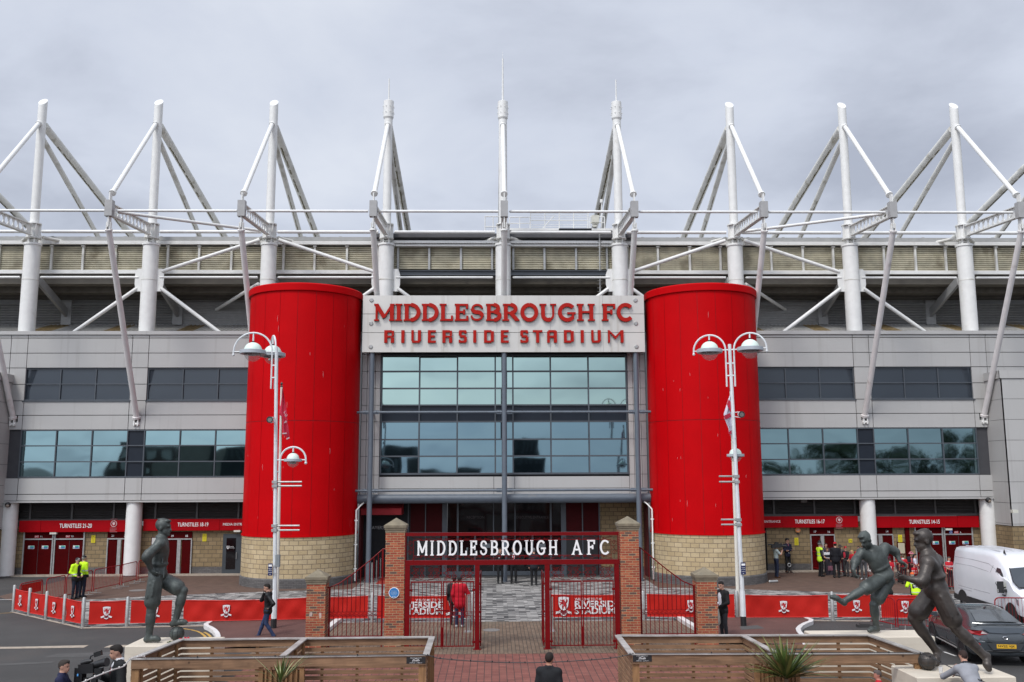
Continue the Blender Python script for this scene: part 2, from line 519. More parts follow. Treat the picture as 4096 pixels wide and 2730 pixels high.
# stroke lettering with serifs: each glyph is a list of strokes (polylines) in a 1-high box, with widths
def arc(cx, cy, rx, ry, a0, a1, n=12):
    return [(cx + rx * math.cos(rad(a0 + (a1 - a0) * i / n)), cy + ry * math.sin(rad(a0 + (a1 - a0) * i / n))) for i in range(n + 1)]
GLYPH = {   # width, [(thick?, polyline)], [serif x,y,len]
    'M': (1.0, [(0, [(.10, 0), (.10, 1)]), (1, [(.10, 1), (.5, .18)]), (0, [(.5, .18), (.9, 1)]), (1, [(.9, 1), (.9, 0)])], [(.10, 0, .22), (.9, 0, .24), (.07, 1, .18), (.93, 1, .18)]),
    'I': (.34, [(1, [(.17, 0), (.17, 1)])], [(.17, 0, .32), (.17, 1, .32)]),
    'D': (.86, [(1, [(.16, 0), (.16, 1)]), (0, [(.16, 1), (.38, 1)]), (1, arc(.38, .5, .40, .5, 90, -90)), (0, [(.38, 0), (.16, 0)])], [(.12, 0, .22), (.12, 1, .22)]),
    'L': (.68, [(1, [(.16, 1), (.16, 0)]), (0, [(.16, 0), (.64, 0)]), (0, [(.63, 0), (.63, .22)])], [(.16, 1, .32), (.12, 0, .2)]),
    'E': (.72, [(1, [(.16, 0), (.16, 1)]), (0, [(.16, 1), (.66, 1)]), (0, [(.16, 0), (.68, 0)]), (0, [(.16, .52), (.5, .52)]), (0, [(.65, 1), (.65, .8)]), (0, [(.67, 0), (.67, .2)]), (0, [(.5, .62), (.5, .42)])], [(.12, 0, .2), (.12, 1, .2)]),
    'S': (.74, [(0, [(.64, .76)] + arc(.38, .745, .255, .255, 10, 180, 9)), (1, arc(.38, .745, .255, .245, 180, 262, 5) + arc(.36, .26, .28, .26, 82, 0, 7)), (0, arc(.36, .26, .28, .26, 0, -180, 10) + [(.06, .24)])], [(.66, .84, .0)]),
    'B': (.80, [(1, [(.16, 0), (.16, 1)]), (0, [(.16, 1), (.42, 1)]), (1, arc(.42, .765, .235, .235, 90, -90)), (0, [(.42, .53), (.16, .53)]), (1, arc(.44, .265, .285, .265, 90, -90)), (0, [(.44, 0), (.16, 0)])], [(.12, 0, .2), (.12, 1, .2)]),
    'R': (.86, [(1, [(.16, 0), (.16, 1)]), (0, [(.16, 1), (.42, 1)]), (1, arc(.42, .735, .26, .265, 90, -90)), (0, [(.42, .47), (.16, .47)]), (1, [(.42, .47), (.74, 0)])], [(.16, 0, .32), (.12, 1, .2), (.77, 0, .2)]),
    'O': (.90, [(1, arc(.45, .5, .37, .5, 90, 270, 16)), (1, arc(.45, .5, .37, .5, 270, 450, 16))], []),
    'U': (.90, [(1, [(.18, 1), (.18, .34)] + arc(.45, .34, .27, .34, 180, 300, 8)), (0, arc(.45, .34, .27, .34, 300, 360, 5) + [(.72, 1)])], [(.18, 1, .32), (.72, 1, .28)]),
    'G': (.90, [(1, arc(.47, .5, .39, .5, 40, 320, 20)), (0, [(.77, .18), (.77, .44)]), (0, [(.52, .44), (.86, .44)])], [(.77, .80, .0)]),
    'H': (.92, [(1, [(.17, 0), (.17, 1)]), (1, [(.75, 0), (.75, 1)]), (0, [(.17, .52), (.75, .52)])], [(.17, 0, .32), (.17, 1, .32), (.75, 0, .32), (.75, 1, .32)]),
    'F': (.70, [(1, [(.16, 0), (.16, 1)]), (0, [(.16, 1), (.66, 1)]), (0, [(.16, .52), (.5, .52)]), (0, [(.65, 1), (.65, .8)]), (0, [(.5, .62), (.5, .42)])], [(.16, 0, .32), (.12, 1, .2)]),
    'C': (.86, [(1, arc(.46, .5, .38, .5, 42, 318, 20))], []),
    'A': (.90, [(0, [(.12, 0), (.45, 1)]), (1, [(.45, 1), (.78, 0)]), (0, [(.24, .33), (.66, .33)])], [(.12, 0, .26), (.78, 0, .28)]),
    ' ': (.5, [], []),
}
def strokes(mb, s, c, h, width, thick, thin, depth, gap=0.10, m=0, ms=None, serif=0.07, ux=(1, 0, 0), uy=(0, 0, 1)):
    tot = sum(GLYPH[ch][0] for ch in s) + gap * (len(s) - 1)
    kx = width / tot
    ux, uy, c = Vector(ux), Vector(uy), Vector(c)
    nr = ux.cross(uy)
    x = -width / 2
    n = 0
    for ch in s:
        w, st, sf = GLYPH[ch]
        for th, pl in st:
            t = (thick if th else thin) * h / 2
            pts = [((x + a * kx), (b - .5) * (h - 2 * thin * h / 2)) for a, b in pl]
            L, Rr = [], []
            for i, p in enumerate(pts):
                a, b = pts[max(i - 1, 0)], pts[min(i + 1, len(pts) - 1)]
                d = Vector((b[0] - a[0], b[1] - a[1])).normalized()
                q = Vector((-d.y, d.x)) * t
                ex = d * (thin * h / 2 if len(pl) == 2 else 0)
                ex = -ex if i == 0 else ex if i == len(pts) - 1 else ex * 0
                if len(pl) == 2:
                    ex = ex * (0.98 if abs(d.y) < .3 or abs(d.x) < .3 else 0.4)
                L.append((p[0] + q.x + ex.x, p[1] + q.y + ex.y)); Rr.append((p[0] - q.x + ex.x, p[1] - q.y + ex.y))
            n += 1
            mb.prism(L + Rr[::-1], c + nr * (0.0015 * (n % 7)), ux, uy, depth, m, ms)
        for sx, sy, sl in sf:
            if sl <= 0:
                continue
            n += 1
            yy = -h / 2 if sy == 0 else h / 2 - serif * h
            xx = x + sx * kx
            mb.prism([(xx - sl * kx / 2 * 1.15, yy), (xx + sl * kx / 2 * 1.15, yy), (xx + sl * kx / 2 * 1.15, yy + serif * h), (xx - sl * kx / 2 * 1.15, yy + serif * h)], c + nr * (0.0015 * (n % 7) + .012), ux, uy, depth + .012, m, ms)
        x += (w + gap) * kx
# ------------------------------------------------------------------ ground
asphalt = mat('asphalt', (0.043, 0.0415, 0.040), 0.9, var=0.16, vscale=0.5, bump=0.35, bscale=90, dirt=((0.072, 0.062, 0.055), 0.35, 0.55, 0.55))
asphalt_patch = mat('asphalt_patch', (0.066, 0.064, 0.062), 0.9, var=0.12, vscale=2, bump=0.3, bscale=90)
red_asphalt = mat('red_asphalt', (0.092, 0.040, 0.032), 0.9, var=0.16, vscale=0.8, bump=0.35, bscale=90, dirt=((0.125, 0.075, 0.058), 0.9, 0.58, 0.5))
checker = brickmat('linear_paving', None, None, (0.11, 0.105, 0.1), 0.44, 0.125, 0.008, offset=0.37, steps=[(0.0, (0.032, 0.032, 0.033)), (0.30, (0.12, 0.117, 0.112)), (0.48, (0.35, 0.34, 0.32)), (0.84, (0.22, 0.212, 0.2))], var=0.12, bump=0.2)
brown_pave = brickmat('brown_block_paving', (0.125, 0.083, 0.055), (0.175, 0.122, 0.083), (0.05, 0.036, 0.027), 0.21, 0.125, 0.011, rot=PI / 2, var=0.18, bump=0.35, stain=((0.15, 0.135, 0.10), 0.56, 0.35))
far_pave = brickmat('brown_red_paving', (0.085, 0.047, 0.032), (0.11, 0.064, 0.045), (0.09, 0.058, 0.043), 0.2, 0.1, 0.01, var=0.16, bump=0.2, stain=((0.12, 0.092, 0.066), 0.6, 0.4))
red_pave = brickmat('red_block_paving', (0.165, 0.052, 0.040), (0.215, 0.075, 0.057), (0.045, 0.026, 0.022), 0.215, 0.205, 0.010, offset=0.0, rot=PI / 2, var=0.15, bump=0.4, stain=((0.12, 0.062, 0.05), 0.55, 0.4))
kerbmat = mat('white_painted_kerb', (0.58, 0.565, 0.55), 0.75, var=0.08, vscale=2, bump=0.15, bscale=40, dirt=((0.3, 0.27, 0.24), 1.5, 0.6, 0.6))
strip = mat('pale_kerb_strip', (0.32, 0.27, 0.215), 0.85, var=0.18, vscale=6)
yline = mat('yellow_road_paint', (0.45, 0.27, 0.05), 0.7, var=0.2, vscale=6, dirt=((0.07, 0.065, 0.06), 5.0, 0.5, 0.9))
metalcover = mat('drain_cover', (0.17, 0.16, 0.15), 0.7, var=0.2, vscale=20)

def gp(x, y):
    g = G(x, y)
    return (g.x, g.y)
def strip_poly(pts, w):
    L, R_ = [], []
    for i, p in enumerate(pts):
        a, b = Vector(pts[max(i - 1, 0)]), Vector(pts[min(i + 1, len(pts) - 1)])
        d = (b - a).normalized(); q = Vector((-d.y, d.x)) * w / 2
        L.append((p[0] + q.x, p[1] + q.y)); R_.append((p[0] - q.x, p[1] - q.y))
    return L, R_
def ribbon(mb, pts, w, z, m=0):
    L, R_ = strip_poly(pts, w)
    for i in range(len(pts) - 1):
        mb.sheet([L[i], L[i + 1], R_[i + 1], R_[i]], z, m)
def kerb(mb, pts, w, z0, z1):
    L, R_ = strip_poly(pts, w)
    k = len(pts)
    vs = [(p[0], p[1], z) for row, z in ((L, z0), (L, z1), (R_, z1), (R_, z0)) for p in row]
    fs = []
    for r in range(3):
        for i in range(k - 1):
            fs.append((r * k + i, r * k + i + 1, (r + 1) * k + i + 1, (r + 1) * k + i))
    fs += [(0, k, 2 * k, 3 * k), (k - 1, 4 * k - 1, 3 * k - 1, 2 * k - 1)]
    mb.add(vs, fs)

struct(MB().sheet([(-900, -600), (900, -600), (900, 1200), (-900, 1200)], 0.0).build('ground', asphalt, smooth=0))
pl = [(-15.35, 34.7), (-19.9, 38.75), (-20.6, 40.6), (-19.0, 42.0), (-16.2, 43.2), (-13.2, 44.2), (-10.4, 44.9), (-7.3, 45.4), (-7.3, 50.1), (7.3, 50.1), (7.3, 45.4), (10.4, 44.9), (12.6, 44.0), (15.5, 43.1), (19, 42.5), (26, 42.5), (26, 35.0), (11.0, 35.0), (5.5, 35.35), (-5.5, 35.35)]
struct(MB().sheet(pl, 0.004).build('plaza_paving', checker, smooth=0))
struct(MB().sheet([(-20.6, 40.9), (-23, 43.5), (-23, 52.4), (30, 52.4), (30, 42.5), (19, 42.5), (15.5, 43.1), (12.6, 44.0), (10.4, 44.9), (7.3, 45.4), (7.3, 52.4), (-7.3, 52.4), (-7.3, 45.4), (-10.4, 44.9), (-13.2, 44.2), (-16.2, 43.2), (-19.0, 42.0), (-20.6, 40.6)], 0.006).build('brown_red_paving', far_pave, smooth=0))
struct(MB().box(-29, -13.2, 51.75, 52.42, 0, 0.07).box(13.2, 29, 51.75, 52.42, 0, 0.07).build('pale_step', strip, smooth=0))
struct(MB().sheet([(-8, 29.17), (8, 29.17), (8, 35.35), (-8, 35.35)], 0.004).build('brown_paving', brown_pave, smooth=0))
struct(MB().sheet([(-7.6, 14), (7.6, 14), (7.6, 29.17), (-7.6, 29.17)], 0.005).build('red_paving', red_pave, smooth=0))
struct(MB().sheet([(-7.6, 29.12), (7.6, 29.12), (7.6, 29.24), (-7.6, 29.24)], 0.009).build('edging_strip', brown_pave, smooth=0))
mb = MB()
mb.sheet([gp(332, 2511), gp(510, 2509), gp(815, 2503), gp(815, 2507), gp(510, 2513), gp(332, 2516)], 0.01)
mb.sheet([gp(50, 2448), gp(332, 2511), gp(328, 2517), gp(44, 2451)], 0.01)
mb.sheet([gp(3240, 2482), gp(3480, 2484), gp(3480, 2488), gp(3240, 2486)], 0.01)
struct(mb.build('kerb_strip', strip, smooth=0))
# red islands with white kerbs, left and right of the gate
for side in (-1, 1):
    if side < 0:
        kl = [gp(*p) for p in ((865, 2489), (842, 2499), (823, 2511), (826, 2517), (842, 2524), (858, 2535), (868, 2548), (872, 2560), (868, 2580), (858, 2610))]
        kr = [gp(*p) for p in ((1364, 2481), (1340, 2499), (1309, 2524), (1286, 2545), (1262, 2575))]
    else:
        kl = [gp(*p) for p in ((3200, 2474), (3224, 2484), (3246, 2493), (3243, 2500), (3222, 2507), (3203, 2518), (3193, 2530), (3196, 2540), (3206, 2552), (3225, 2600))]
        kr = [gp(*p) for p in ((2706, 2472), (2736, 2492), (2784, 2521), (2815, 2545), (2850, 2575))]
    isl = [kl[0]] + kl + kr[::-1]
    struct(MB().sheet(isl[1:], 0.11).build('red_island', red_asphalt, smooth=0))
    mb = MB()
    kerb(mb, kl, 0.16, 0.0, 0.13); kerb(mb, kr, 0.22, 0.0, 0.13)
    kerb(mb, [kl[0], kr[0]], 0.10, 0.0, 0.125)
    struct(mb.build('white_kerb', kerbmat, smooth=30))
# patches and paint on the asphalt
mb = MB()
mb.sheet([gp(170, 2632), (gp(230, 2616)), gp(480, 2608), gp(520, 2626)], 0.004)
mb.sheet([gp(-60, 2662), gp(0, 2656), gp(222, 2646), gp(205, 2655), gp(0, 2664), gp(-60, 2668)], 0.005)
mb.sheet([gp(3560, 2455), gp(3900, 2455), gp(3900, 2462), gp(3560, 2460)], 0.005)
mb.sheet([gp(2960, 2520), gp(3030, 2515), gp(3060, 2528), gp(2965, 2534)], 0.115)
struct(mb.build('asphalt_patch', asphalt_patch, smooth=0))
mb = MB()
mb.sheet([gp(-80, 2599), gp(0, 2597), gp(335, 2592), gp(355, 2582), gp(100, 2588), gp(0, 2589), gp(-80, 2590)], 0.006)
mb.sheet([gp(415, 2592), gp(620, 2588), gp(620, 2580), gp(440, 2582)], 0.006)
struct(mb.build('textured_strip', strip, smooth=0))
mb = MB()
ribbon(mb, [gp(735, 2516), gp(765, 2521), gp(790, 2527), gp(805, 2534), gp(818, 2545), gp(826, 2556)], 0.09, 0.007)
ribbon(mb, [gp(817, 2530), gp(830, 2537), gp(840, 2546), gp(846, 2556)], 0.09, 0.007)
ribbon(mb, [gp(-60, 2457), gp(0, 2455), gp(58, 2452)], 0.06, 0.007)
struct(mb.build('yellow_line', yline, smooth=0))
mb = MB()
ribbon(mb, [gp(3776, 2609), gp(3824, 2626)], 0.08, 0.007)
ribbon(mb, [gp(-40, 2401), gp(48, 2399)], 0.1, 0.007)
struct(mb.build('white_line', kerbmat, smooth=0))
mb = MB()
for x, y, r in ((550, 2363, .38), (1965, 2522, .3)):
    g = G(x, y); mb.lathe([(0, .012), (r, .012), (r, .0)][::-1], (g.x, g.y, 0), 24)
struct(mb.build('drain_cover', metalcover))

# ------------------------------------------------------------------ stadium
S = 6.75
YF, YC, YW = 51.55, 52.31, 52.4            # cladding, mast columns, ground-floor wall
ST = thing('stadium', 'grey and white football stadium with two red drum towers and white roof masts', 'stadium', (0, 52, 0))
def zf(y, Y=YF, x=700):
    return P(x, y, Y).z
def xf(x, y=1500, Y=YF):
    return P(x, y, Y).x

# upper cladding: separate sheets with open joints over a dark backing
zt, zc, z1, z2, zw1, zw0, z3, zl1, zl0, z4, zb = [zf(y) for y in (1326, 1340, 1353, 1413, 1472, 1603, 1661, 1719, 1911, 1976, 2002)]
X0, X1 = -34.0, 34.0
piers = [-4 * S + .05, -3 * S, 3 * S, 4 * S - .05]
HP = 0.46
for sgn in (-1, 1):
    mb = MB()
    a, b = (X0, -11.5) if sgn < 0 else (11.5, X1)
    g = .018
    xs = sorted([a, b] + [p + d for p in piers if p * sgn > 0 for d in (-HP, HP)])
    rows = [(zt, zc, .10), (zc, z1, .02), (z1, z2, 0), (z2, zw1, 0), (zw1, zw0, 0), (zw0, z3, 0), (z3, zl1, 0), (zl1, zl0, 0), (zl0, z4, 0), (z4, zb, 0)]
    for i in range(len(xs) - 1):
        xa, xb = xs[i], xs[i + 1]
        ispier = any(abs((xa + xb) / 2 - p) < .1 for p in piers)
        outer = abs((xa + xb) / 2) > 27
        for ri, (za, zb_, pr) in enumerate(rows):
            if ri == 4 and not ispier and not outer:
                continue                                  # upper window
            if ri == 7 and not outer:
                continue                                  # lower window ribbon
            if ri == 0:
                continue
            if ri in (6,) and ispier:                     # pocket for the strut foot
                xm, zp = (xa + xb) / 2, zf(1661 if sgn < 0 else 1655)
                mb.box(xa + g, xm - .2, YF, YF + .08, zb_ + g, za - g); mb.box(xm + .2, xb - g, YF, YF + .08, zb_ + g, za - g)
                mb.box(xm - .2, xm + .2, YF, YF + .08, zb_ + g, zb_ + .42)
                continue
            if ispier and ri == 4:
                zm = (za + zb_) / 2
                mb.box(xa + g, xb - g, YF, YF + .08, zm + g, za - g); mb.box(xa + g, xb - g, YF, YF + .08, zb_ + g, zm - g)
                continue
            mb.box(xa + g, xb - g, YF - pr, YF + .08, zb_ + g, za - g)
    mb.build('wall_cladding', clad, ST, smooth=0)
    mb = MB().box(a, b, YF - .10, YF + .5, zc, zt)
    for k in range(4):
        xk = a + (b - a) * (k + .5) / 4
        mb.box(xk, xk + .02, YF - .112, YF - .101, zc + .002, zt)
    mb.box(a, b, YF - .07, YF + .05, zb - .10, zb - .012)
    mb.build('parapet', clad, ST, smooth=0)
    mb = MB()
    for za, zb_ in ((zt - .05, zw1), (zw0, zl1), (zl0, zb)):
        mb.box(a, b, YF + .12, YF + .2, zb_ + .01, za)
    for p in piers:
        if p * sgn > 0:
            mb.box(p - HP, p + HP, YF + .12, YF + .2, zb + .01, zt - .05)
    mb.box(a, b, YF + .3, YF + .6, zw0 - .3, zt)
    mb.box(a, b, YF + .2, YC + .6, zb - .03, zb + .02)
    mb.build('wall_backing', clad_dark, ST, smooth=0)
# windows
def window(x0, x1, za, zb_, cols, rows, Y, gm, fw=.06, name='window', proud=.03, extra=(), frame_m=frame_grey):
    w = MB()
    w.box(x0, x1, Y - proud, Y + .10, zb_, zb_ + fw * 1.3); w.box(x0, x1, Y - proud, Y + .10, za - fw, za)
    cols = [x0] + list(cols) + [x1]
    for i, c in enumerate(cols):
        if i == 0: a, b = c, c + fw
        elif i == len(cols) - 1: a, b = c - fw, c
        else: a, b = c - fw / 2, c + fw / 2
        w.box(a, b, Y - proud + .002, Y + .10, zb_ + fw * 1.3, za - fw)
    for r in rows:
        for i in range(len(cols) - 1):
            w.box(cols[i] + fw / 2, cols[i + 1] - fw / 2, Y - proud + .006, Y + .09, r - fw / 2, r + fw / 2)
    wo = w.build(name, frame_m, ST, smooth=0)
    for gl_mat, boxes in gm:
        p = MB()
        rr = [zb_] + sorted(rows) + [za]
        for i in range(len(cols) - 1):
            for j in range(len(rr) - 1):
                if boxes(i, j):
                    tx, tz = random.uniform(-.012, .012), random.uniform(-.008, .008)
                    xa, xb, ya, yb = cols[i], cols[i + 1], rr[j], rr[j + 1]
                    p.add([(xa, Y + .05 - tx, ya), (xb, Y + .05 + tx, ya), (xb, Y + .05 + tx + tz, yb), (xa, Y + .05 - tx + tz, yb)], [(0, 1, 2, 3)])
        if p.f:
            p.build('glass_pane', gl_mat, wo, smooth=0)
    return wo
always = lambda i, j: True
for sgn in (-1, 1):
    for k in (0, 1):
        x0, x1 = (3 + k - 1) * S + HP, (3 + k) * S - HP
        if k == 0:
            x0 = 13.0
        if sgn < 0: x0, x1 = -x1, -x0
        full = [x0 + (x1 - x0) * t / 3 for t in (1, 2)]
        if k == 0:
            st = (S - 2 * HP) / 3
            full = [x1 - st, x1 - 2 * st] if sgn > 0 else [x0 + st, x0 + 2 * st]
            full.sort()
        window(x0, x1, zw1 - .02, zw0, full, [(zw1 + zw0) / 2 + .02], YF + .1, [(glass_dark, always)])
        MB().box(x0 - .04, x1 + .04, YF - .05, YF + .06, zw0 - .06, zw0 - .004).build('window_sill', frame_grey, ST, smooth=0)
    x0, x1 = 13.0, 4 * S - HP
    st = (S - 2 * HP) / 3
    cols = [3 * S - HP - 2 * st, 3 * S - HP - st, 3 * S - HP, 3 * S + HP, 3 * S + HP + st, 3 * S + HP + 2 * st]
    if sgn < 0:
        x0, x1 = -x1, -x0
        cols = sorted(-c for c in cols)
    ds = 3
    window(x0, x1, zl1, zl0, cols, [zl0 + (zl1 - zl0) / 3, zl0 + (zl1 - zl0) * 2 / 3], YF + .04, [(glass_side, lambda i, j: i != ds), (spandrel, lambda i, j: i == ds)])

# end stair blocks at both sides of the front
for sgn in (-1, 1):
    mb = MB()
    xa = 27.2
    yb = 49.9
    zt2 = zf(1500)
    lv = [zt2, zt2 - .45] + [zt2 - .45 - 1.12 * i for i in range(1, 20)]
    lv = [z for z in lv if z > 2.6] + [2.55]
    for i in range(len(lv) - 1):
        d = .06 if i == 0 else 0
        for (u0, u1, v0, v1) in ((xa - d, xa + .05, yb, YF + .3), (xa - d, xa + 4.5, yb - d, yb + .05)):
            if sgn > 0: mb.box(u0, u1, v0, v1, lv[i + 1] + .015, lv[i] - .004)
            else: mb.box(-u1, -u0, v0, v1, lv[i + 1] + .015, lv[i] - .004)
    b = MB()
    if sgn > 0: b.box(xa + .06, xa + 4.4, yb + .06, 56, 2.5, zt2 - .05)
    else: b.box(-xa - 4.4, -xa - .06, yb + .06, 56, 2.5, zt2 - .05)
    blk = mb.build('stair_block', clad, ST, smooth=0)
    b.build('backing', clad_dark, blk, smooth=0)
    b = MB()
    if sgn > 0: b.box(xa, xa + 4.5, yb, 56, 0.45, 2.52)
    else: b.box(-xa - 4.5, -xa, yb, 56, 0.45, 2.52)
    b.build('block_base', stone_shade, blk, smooth=0)
    b = MB()
    if sgn > 0: b.box(xa - .02, xa + 4.5, yb - .02, 56, 0, .45)
    else: b.box(-xa - 4.5, -xa + .02, yb - .02, 56, 0, .45)
    b.build('plinth', plinth_brick, blk, smooth=0)

# ground floor: block wall, louvres, round columns
for sgn in (-1, 1):
    a, b = (11.5, 27.5) if sgn > 0 else (-27.5, -11.5)
    da, db = (13.0, 14.55) if sgn > 0 else (0, 0)
    zs = P(300, 2129, 52.3).z if sgn < 0 else P(3200, 2111, 52.3).z
    mb = MB()
    if sgn > 0:
        mb.box(14.62, b, YW, YW + .3, .42, zs + .3); mb.box(a, 12.9, YW, YW + .3, .42, zs + .3)
    else:
        mb.box(a, b, YW, YW + .3, .42, zs + .3)
    mb.build('block_wall', stone_shade, ST, smooth=0)
    mb = MB()
    if sgn > 0: mb.box(14.62, b, YW - .015, YW + .3, 0, .42)
    else: mb.box(a, b, YW - .015, YW + .3, 0, .42)
    mb.build('wall_plinth', plinth_brick, ST, smooth=0)
    zl = P(300, 2085, 52.3).z if sgn < 0 else P(3200, 2065, 52.3).z
    mb = MB()
    mb.box(a, b, YW + .25, YW + .35, zl, zb)
    n = 11
    for i in range(n):
        z = zl + .06 + (zb - zl - .1) * i / n
        mb.obox(((a + b) / 2, YW + .1, z + .05), ((b - a) / 2, 0, 0), (0, .055, -.04), (0, .006, .008))
    for k in range(7):
        x = a + (b - a) * (k + .6) / 7
        mb.box(x - .05, x + .05, YW - .02, YW + .2, zl, zb)
    mb.build('louvre_band', louvre, ST, smooth=0)
    MB().box(a, b, YW - .1, YW + .25, zl - .02, zl + .1).build('louvre_sill', louvre, ST, smooth=0)
for k in (-4, -3, 3, 4):
    MB().lathe([(.42, 0.0), (.42, zb - .02)], (k * S + (.02 if k > 0 else -.02), YF + .42, 0), 32).build('ground_column', white, ST)
    MB().lathe([(.46, 0), (.46, .05), (.425, .06)], (k * S + (.02 if k > 0 else -.02), YF + .42, 0), 32).build('column_base', plinth_brick, ST)

def xw(px, y=2220, Y=52.3):
    return P(px, y, Y).x
def door(x0, x1, z0, z1, name='door', m=reddoor, frame=galv, fw=.07, split=None, trans=None, Y=YW, label=None):
    d = MB().box(x0 + fw, x1 - fw, Y - .04, Y + .02, z0, (trans or z1) - fw)
    o = d.build(name, m, ST, smooth=0, label=label)
    f = MB()
    f.box(x0, x0 + fw, Y - .09, Y + .03, z0, z1); f.box(x1 - fw, x1, Y - .09, Y + .03, z0, z1)
    if trans:
        f.box(x0 + fw, x1 - fw, Y - .088, Y + .03, trans - fw, trans)
    f.build('door_frame', frame, o, smooth=0)
    if trans:
        MB().box(x0 + fw, x1 - fw, Y - .05, Y + .02, trans, z1).build('transom_panel', m, o, smooth=0)
    if split:
        MB().box((x0 + x1) / 2 - .008, (x0 + x1) / 2 + .008, Y - .046, Y - .041, z0, (trans or z1) - fw).build('leaf_gap', clad_dark, o, smooth=0)
    return o
zd = P(200, 2305, 52.35).z * 0 + 0.07
ztop_l = P(200, 2129, 52.3).z
ztr_l = P(200, 2155, 52.3).z
ztr_r = P(3300, 2138, 52.3).z
exit_sig = mat('exit_sign_white', (0.6, 0.62, 0.6), 0.5)
exit_grn = mat('exit_sign_green', (0.02, 0.33, 0.25), 0.5)
exit_blu = mat('exit_sign_blue', (0.04, 0.10, 0.30), 0.5)
redplate = mat('exit_red', (0.42, 0.02, 0.03), 0.5)
def door_signs(o, x0, x1, txt, z, zt, two=True):
    mb = MB()
    for t in ((.25, .75) if two else (.5,)):
        x = x0 + (x1 - x0) * t
        mb.box(x - .17, x + .17, YW - .052, YW - .042, z - .085, z + .085, 0)
        mb.box(x - .06, x + .15, YW - .056, YW - .053, z + .0, z + .07, 1)
        mb.box(x - .06, x + .15, YW - .056, YW - .053, z - .07, z - .004, 2)
        mb.box(x - .14, x - .09, YW - .056, YW - .053, z - .06, z - .01, 2)
    mb.build('exit_notice', [exit_sig, exit_grn, exit_blu], o, smooth=0)
    mb = MB()
    xm = (x0 + x1) / 2
    mb.box(xm - .22, xm + .02, YW - .055, YW - .051, zt - .065, zt + .065, 1)
    text(mb, 'EXIT', (xm - .10, YW - .056, zt), .085, width=.2, depth=.003)
    text(mb, txt, (xm + .14, YW - .052, zt), .10, depth=.003)
    mb.build('exit_number', [whitepaint, redplate], o, smooth=0)
# left bay, exits 11 and 10, turnstile doors 21 20, 19 18, glazed media door
pairs = [(88, 209, '11', 2300), (212, 334, '10', 2300)]
for a, b, n, _ in pairs:
    o = door(xw(a), xw(b), zd, ztop_l, 'exit_door', trans=ztr_l, split=True)
    door_signs(o, xw(a) + .07, xw(b) - .07, n, P(200, 2190, 52.3).z, P(200, 2147, 52.3).z)
def turnstile(a, b, c, d, na, nb, zt, ztop, xr):
    """narrow pair of doors either side of a wide grey post under one transom"""
    f = MB()
    x0, x3 = xw(a), xw(d)
    o = MB().box(x0, x3, YW - .05, YW + .02, zt, ztop).build('turnstile_door', reddoor, ST, smooth=0)
    for u, v in ((a, b), (c, d)):
        MB().box(xw(u) + .06, xw(v) - .03, YW - .045, YW + .02, zd, zt - .07).build('door_leaf', reddoor, o, smooth=0)
    f.box(x0, x0 + .06, YW - .085, YW + .02, zd, zt - .07); f.box(x3 - .04, x3 + .02, YW - .085, YW + .02, zd, zt - .07)
    f.box(x0, x3, YW - .09, YW + .02, zt - .07, zt)
    f.box(xw(b), xw(c), YW - .075, YW + .02, zd, zt - .07)
    f.build('door_frame', galv, o, smooth=0)
    mb = MB()
    for u, v, s in ((a, b, na), (c, d, nb)):
        text(mb, s, ((xw(u) + xw(v)) / 2, YW - .052, (zt + ztop) / 2 - .05), .115, depth=.003, bold=.01)
    mb.build('door_number', whitepaint, o, smooth=0)
turnstile(424, 466, 480, 512, '21', '20', ztr_l, ztop_l, 500)
turnstile(664, 706, 720, 764, '19', '18', ztr_l - .03, ztop_l - .02, 700)
ztop_r = P(3300, 2111, 52.3).z
turnstile(3245, 3287, 3300, 3343, '17', '16', ztr_r, ztop_r, 3300)
turnstile(3478, 3519, 3534, 3577, '15', '14', ztr_r, ztop_r, 3500)
for a, b, n in ((3665, 3779, '7'), (3782, 3899, '6')):
    o = door(xw(a), xw(b), zd, ztop_r, 'exit_door', trans=ztr_r, split=True)
    door_signs(o, xw(a) + .07, xw(b) - .07, n, P(3800, 2172, 52.3).z, P(3800, 2130, 52.3).z)
    if n == '6':
        xm = xw(3811); zz = P(3811, 2129, 52.3).z
        q = MB(); q.box(xm - .09, xm + .09, YW - .06, YW - .051, zz - .1, zz + .1, 1)
        q.pipe([(xm - .01, YW - .064, zz + .06), (xm - .01, YW - .064, zz), (xm + .045, YW - .064, zz), (xm + .06, YW - .064, zz - .05)], .012, 6, 0)
        q.pipe([(xm - .01 + .05 * math.cos(t), YW - .064, zz - .035 + .04 * math.sin(t)) for t in [2.2 + .4 * i for i in range(10)]], .009, 6, 0)
        q.build('wheelchair_symbol', [whitepaint, mat('symbol_blue', (.02, .08, .4))], o)
MB().box(xw(3627), xw(3643), YW - .12, YW + .02, 0, ztop_r).build('red_post', reddoor, ST, smooth=0)
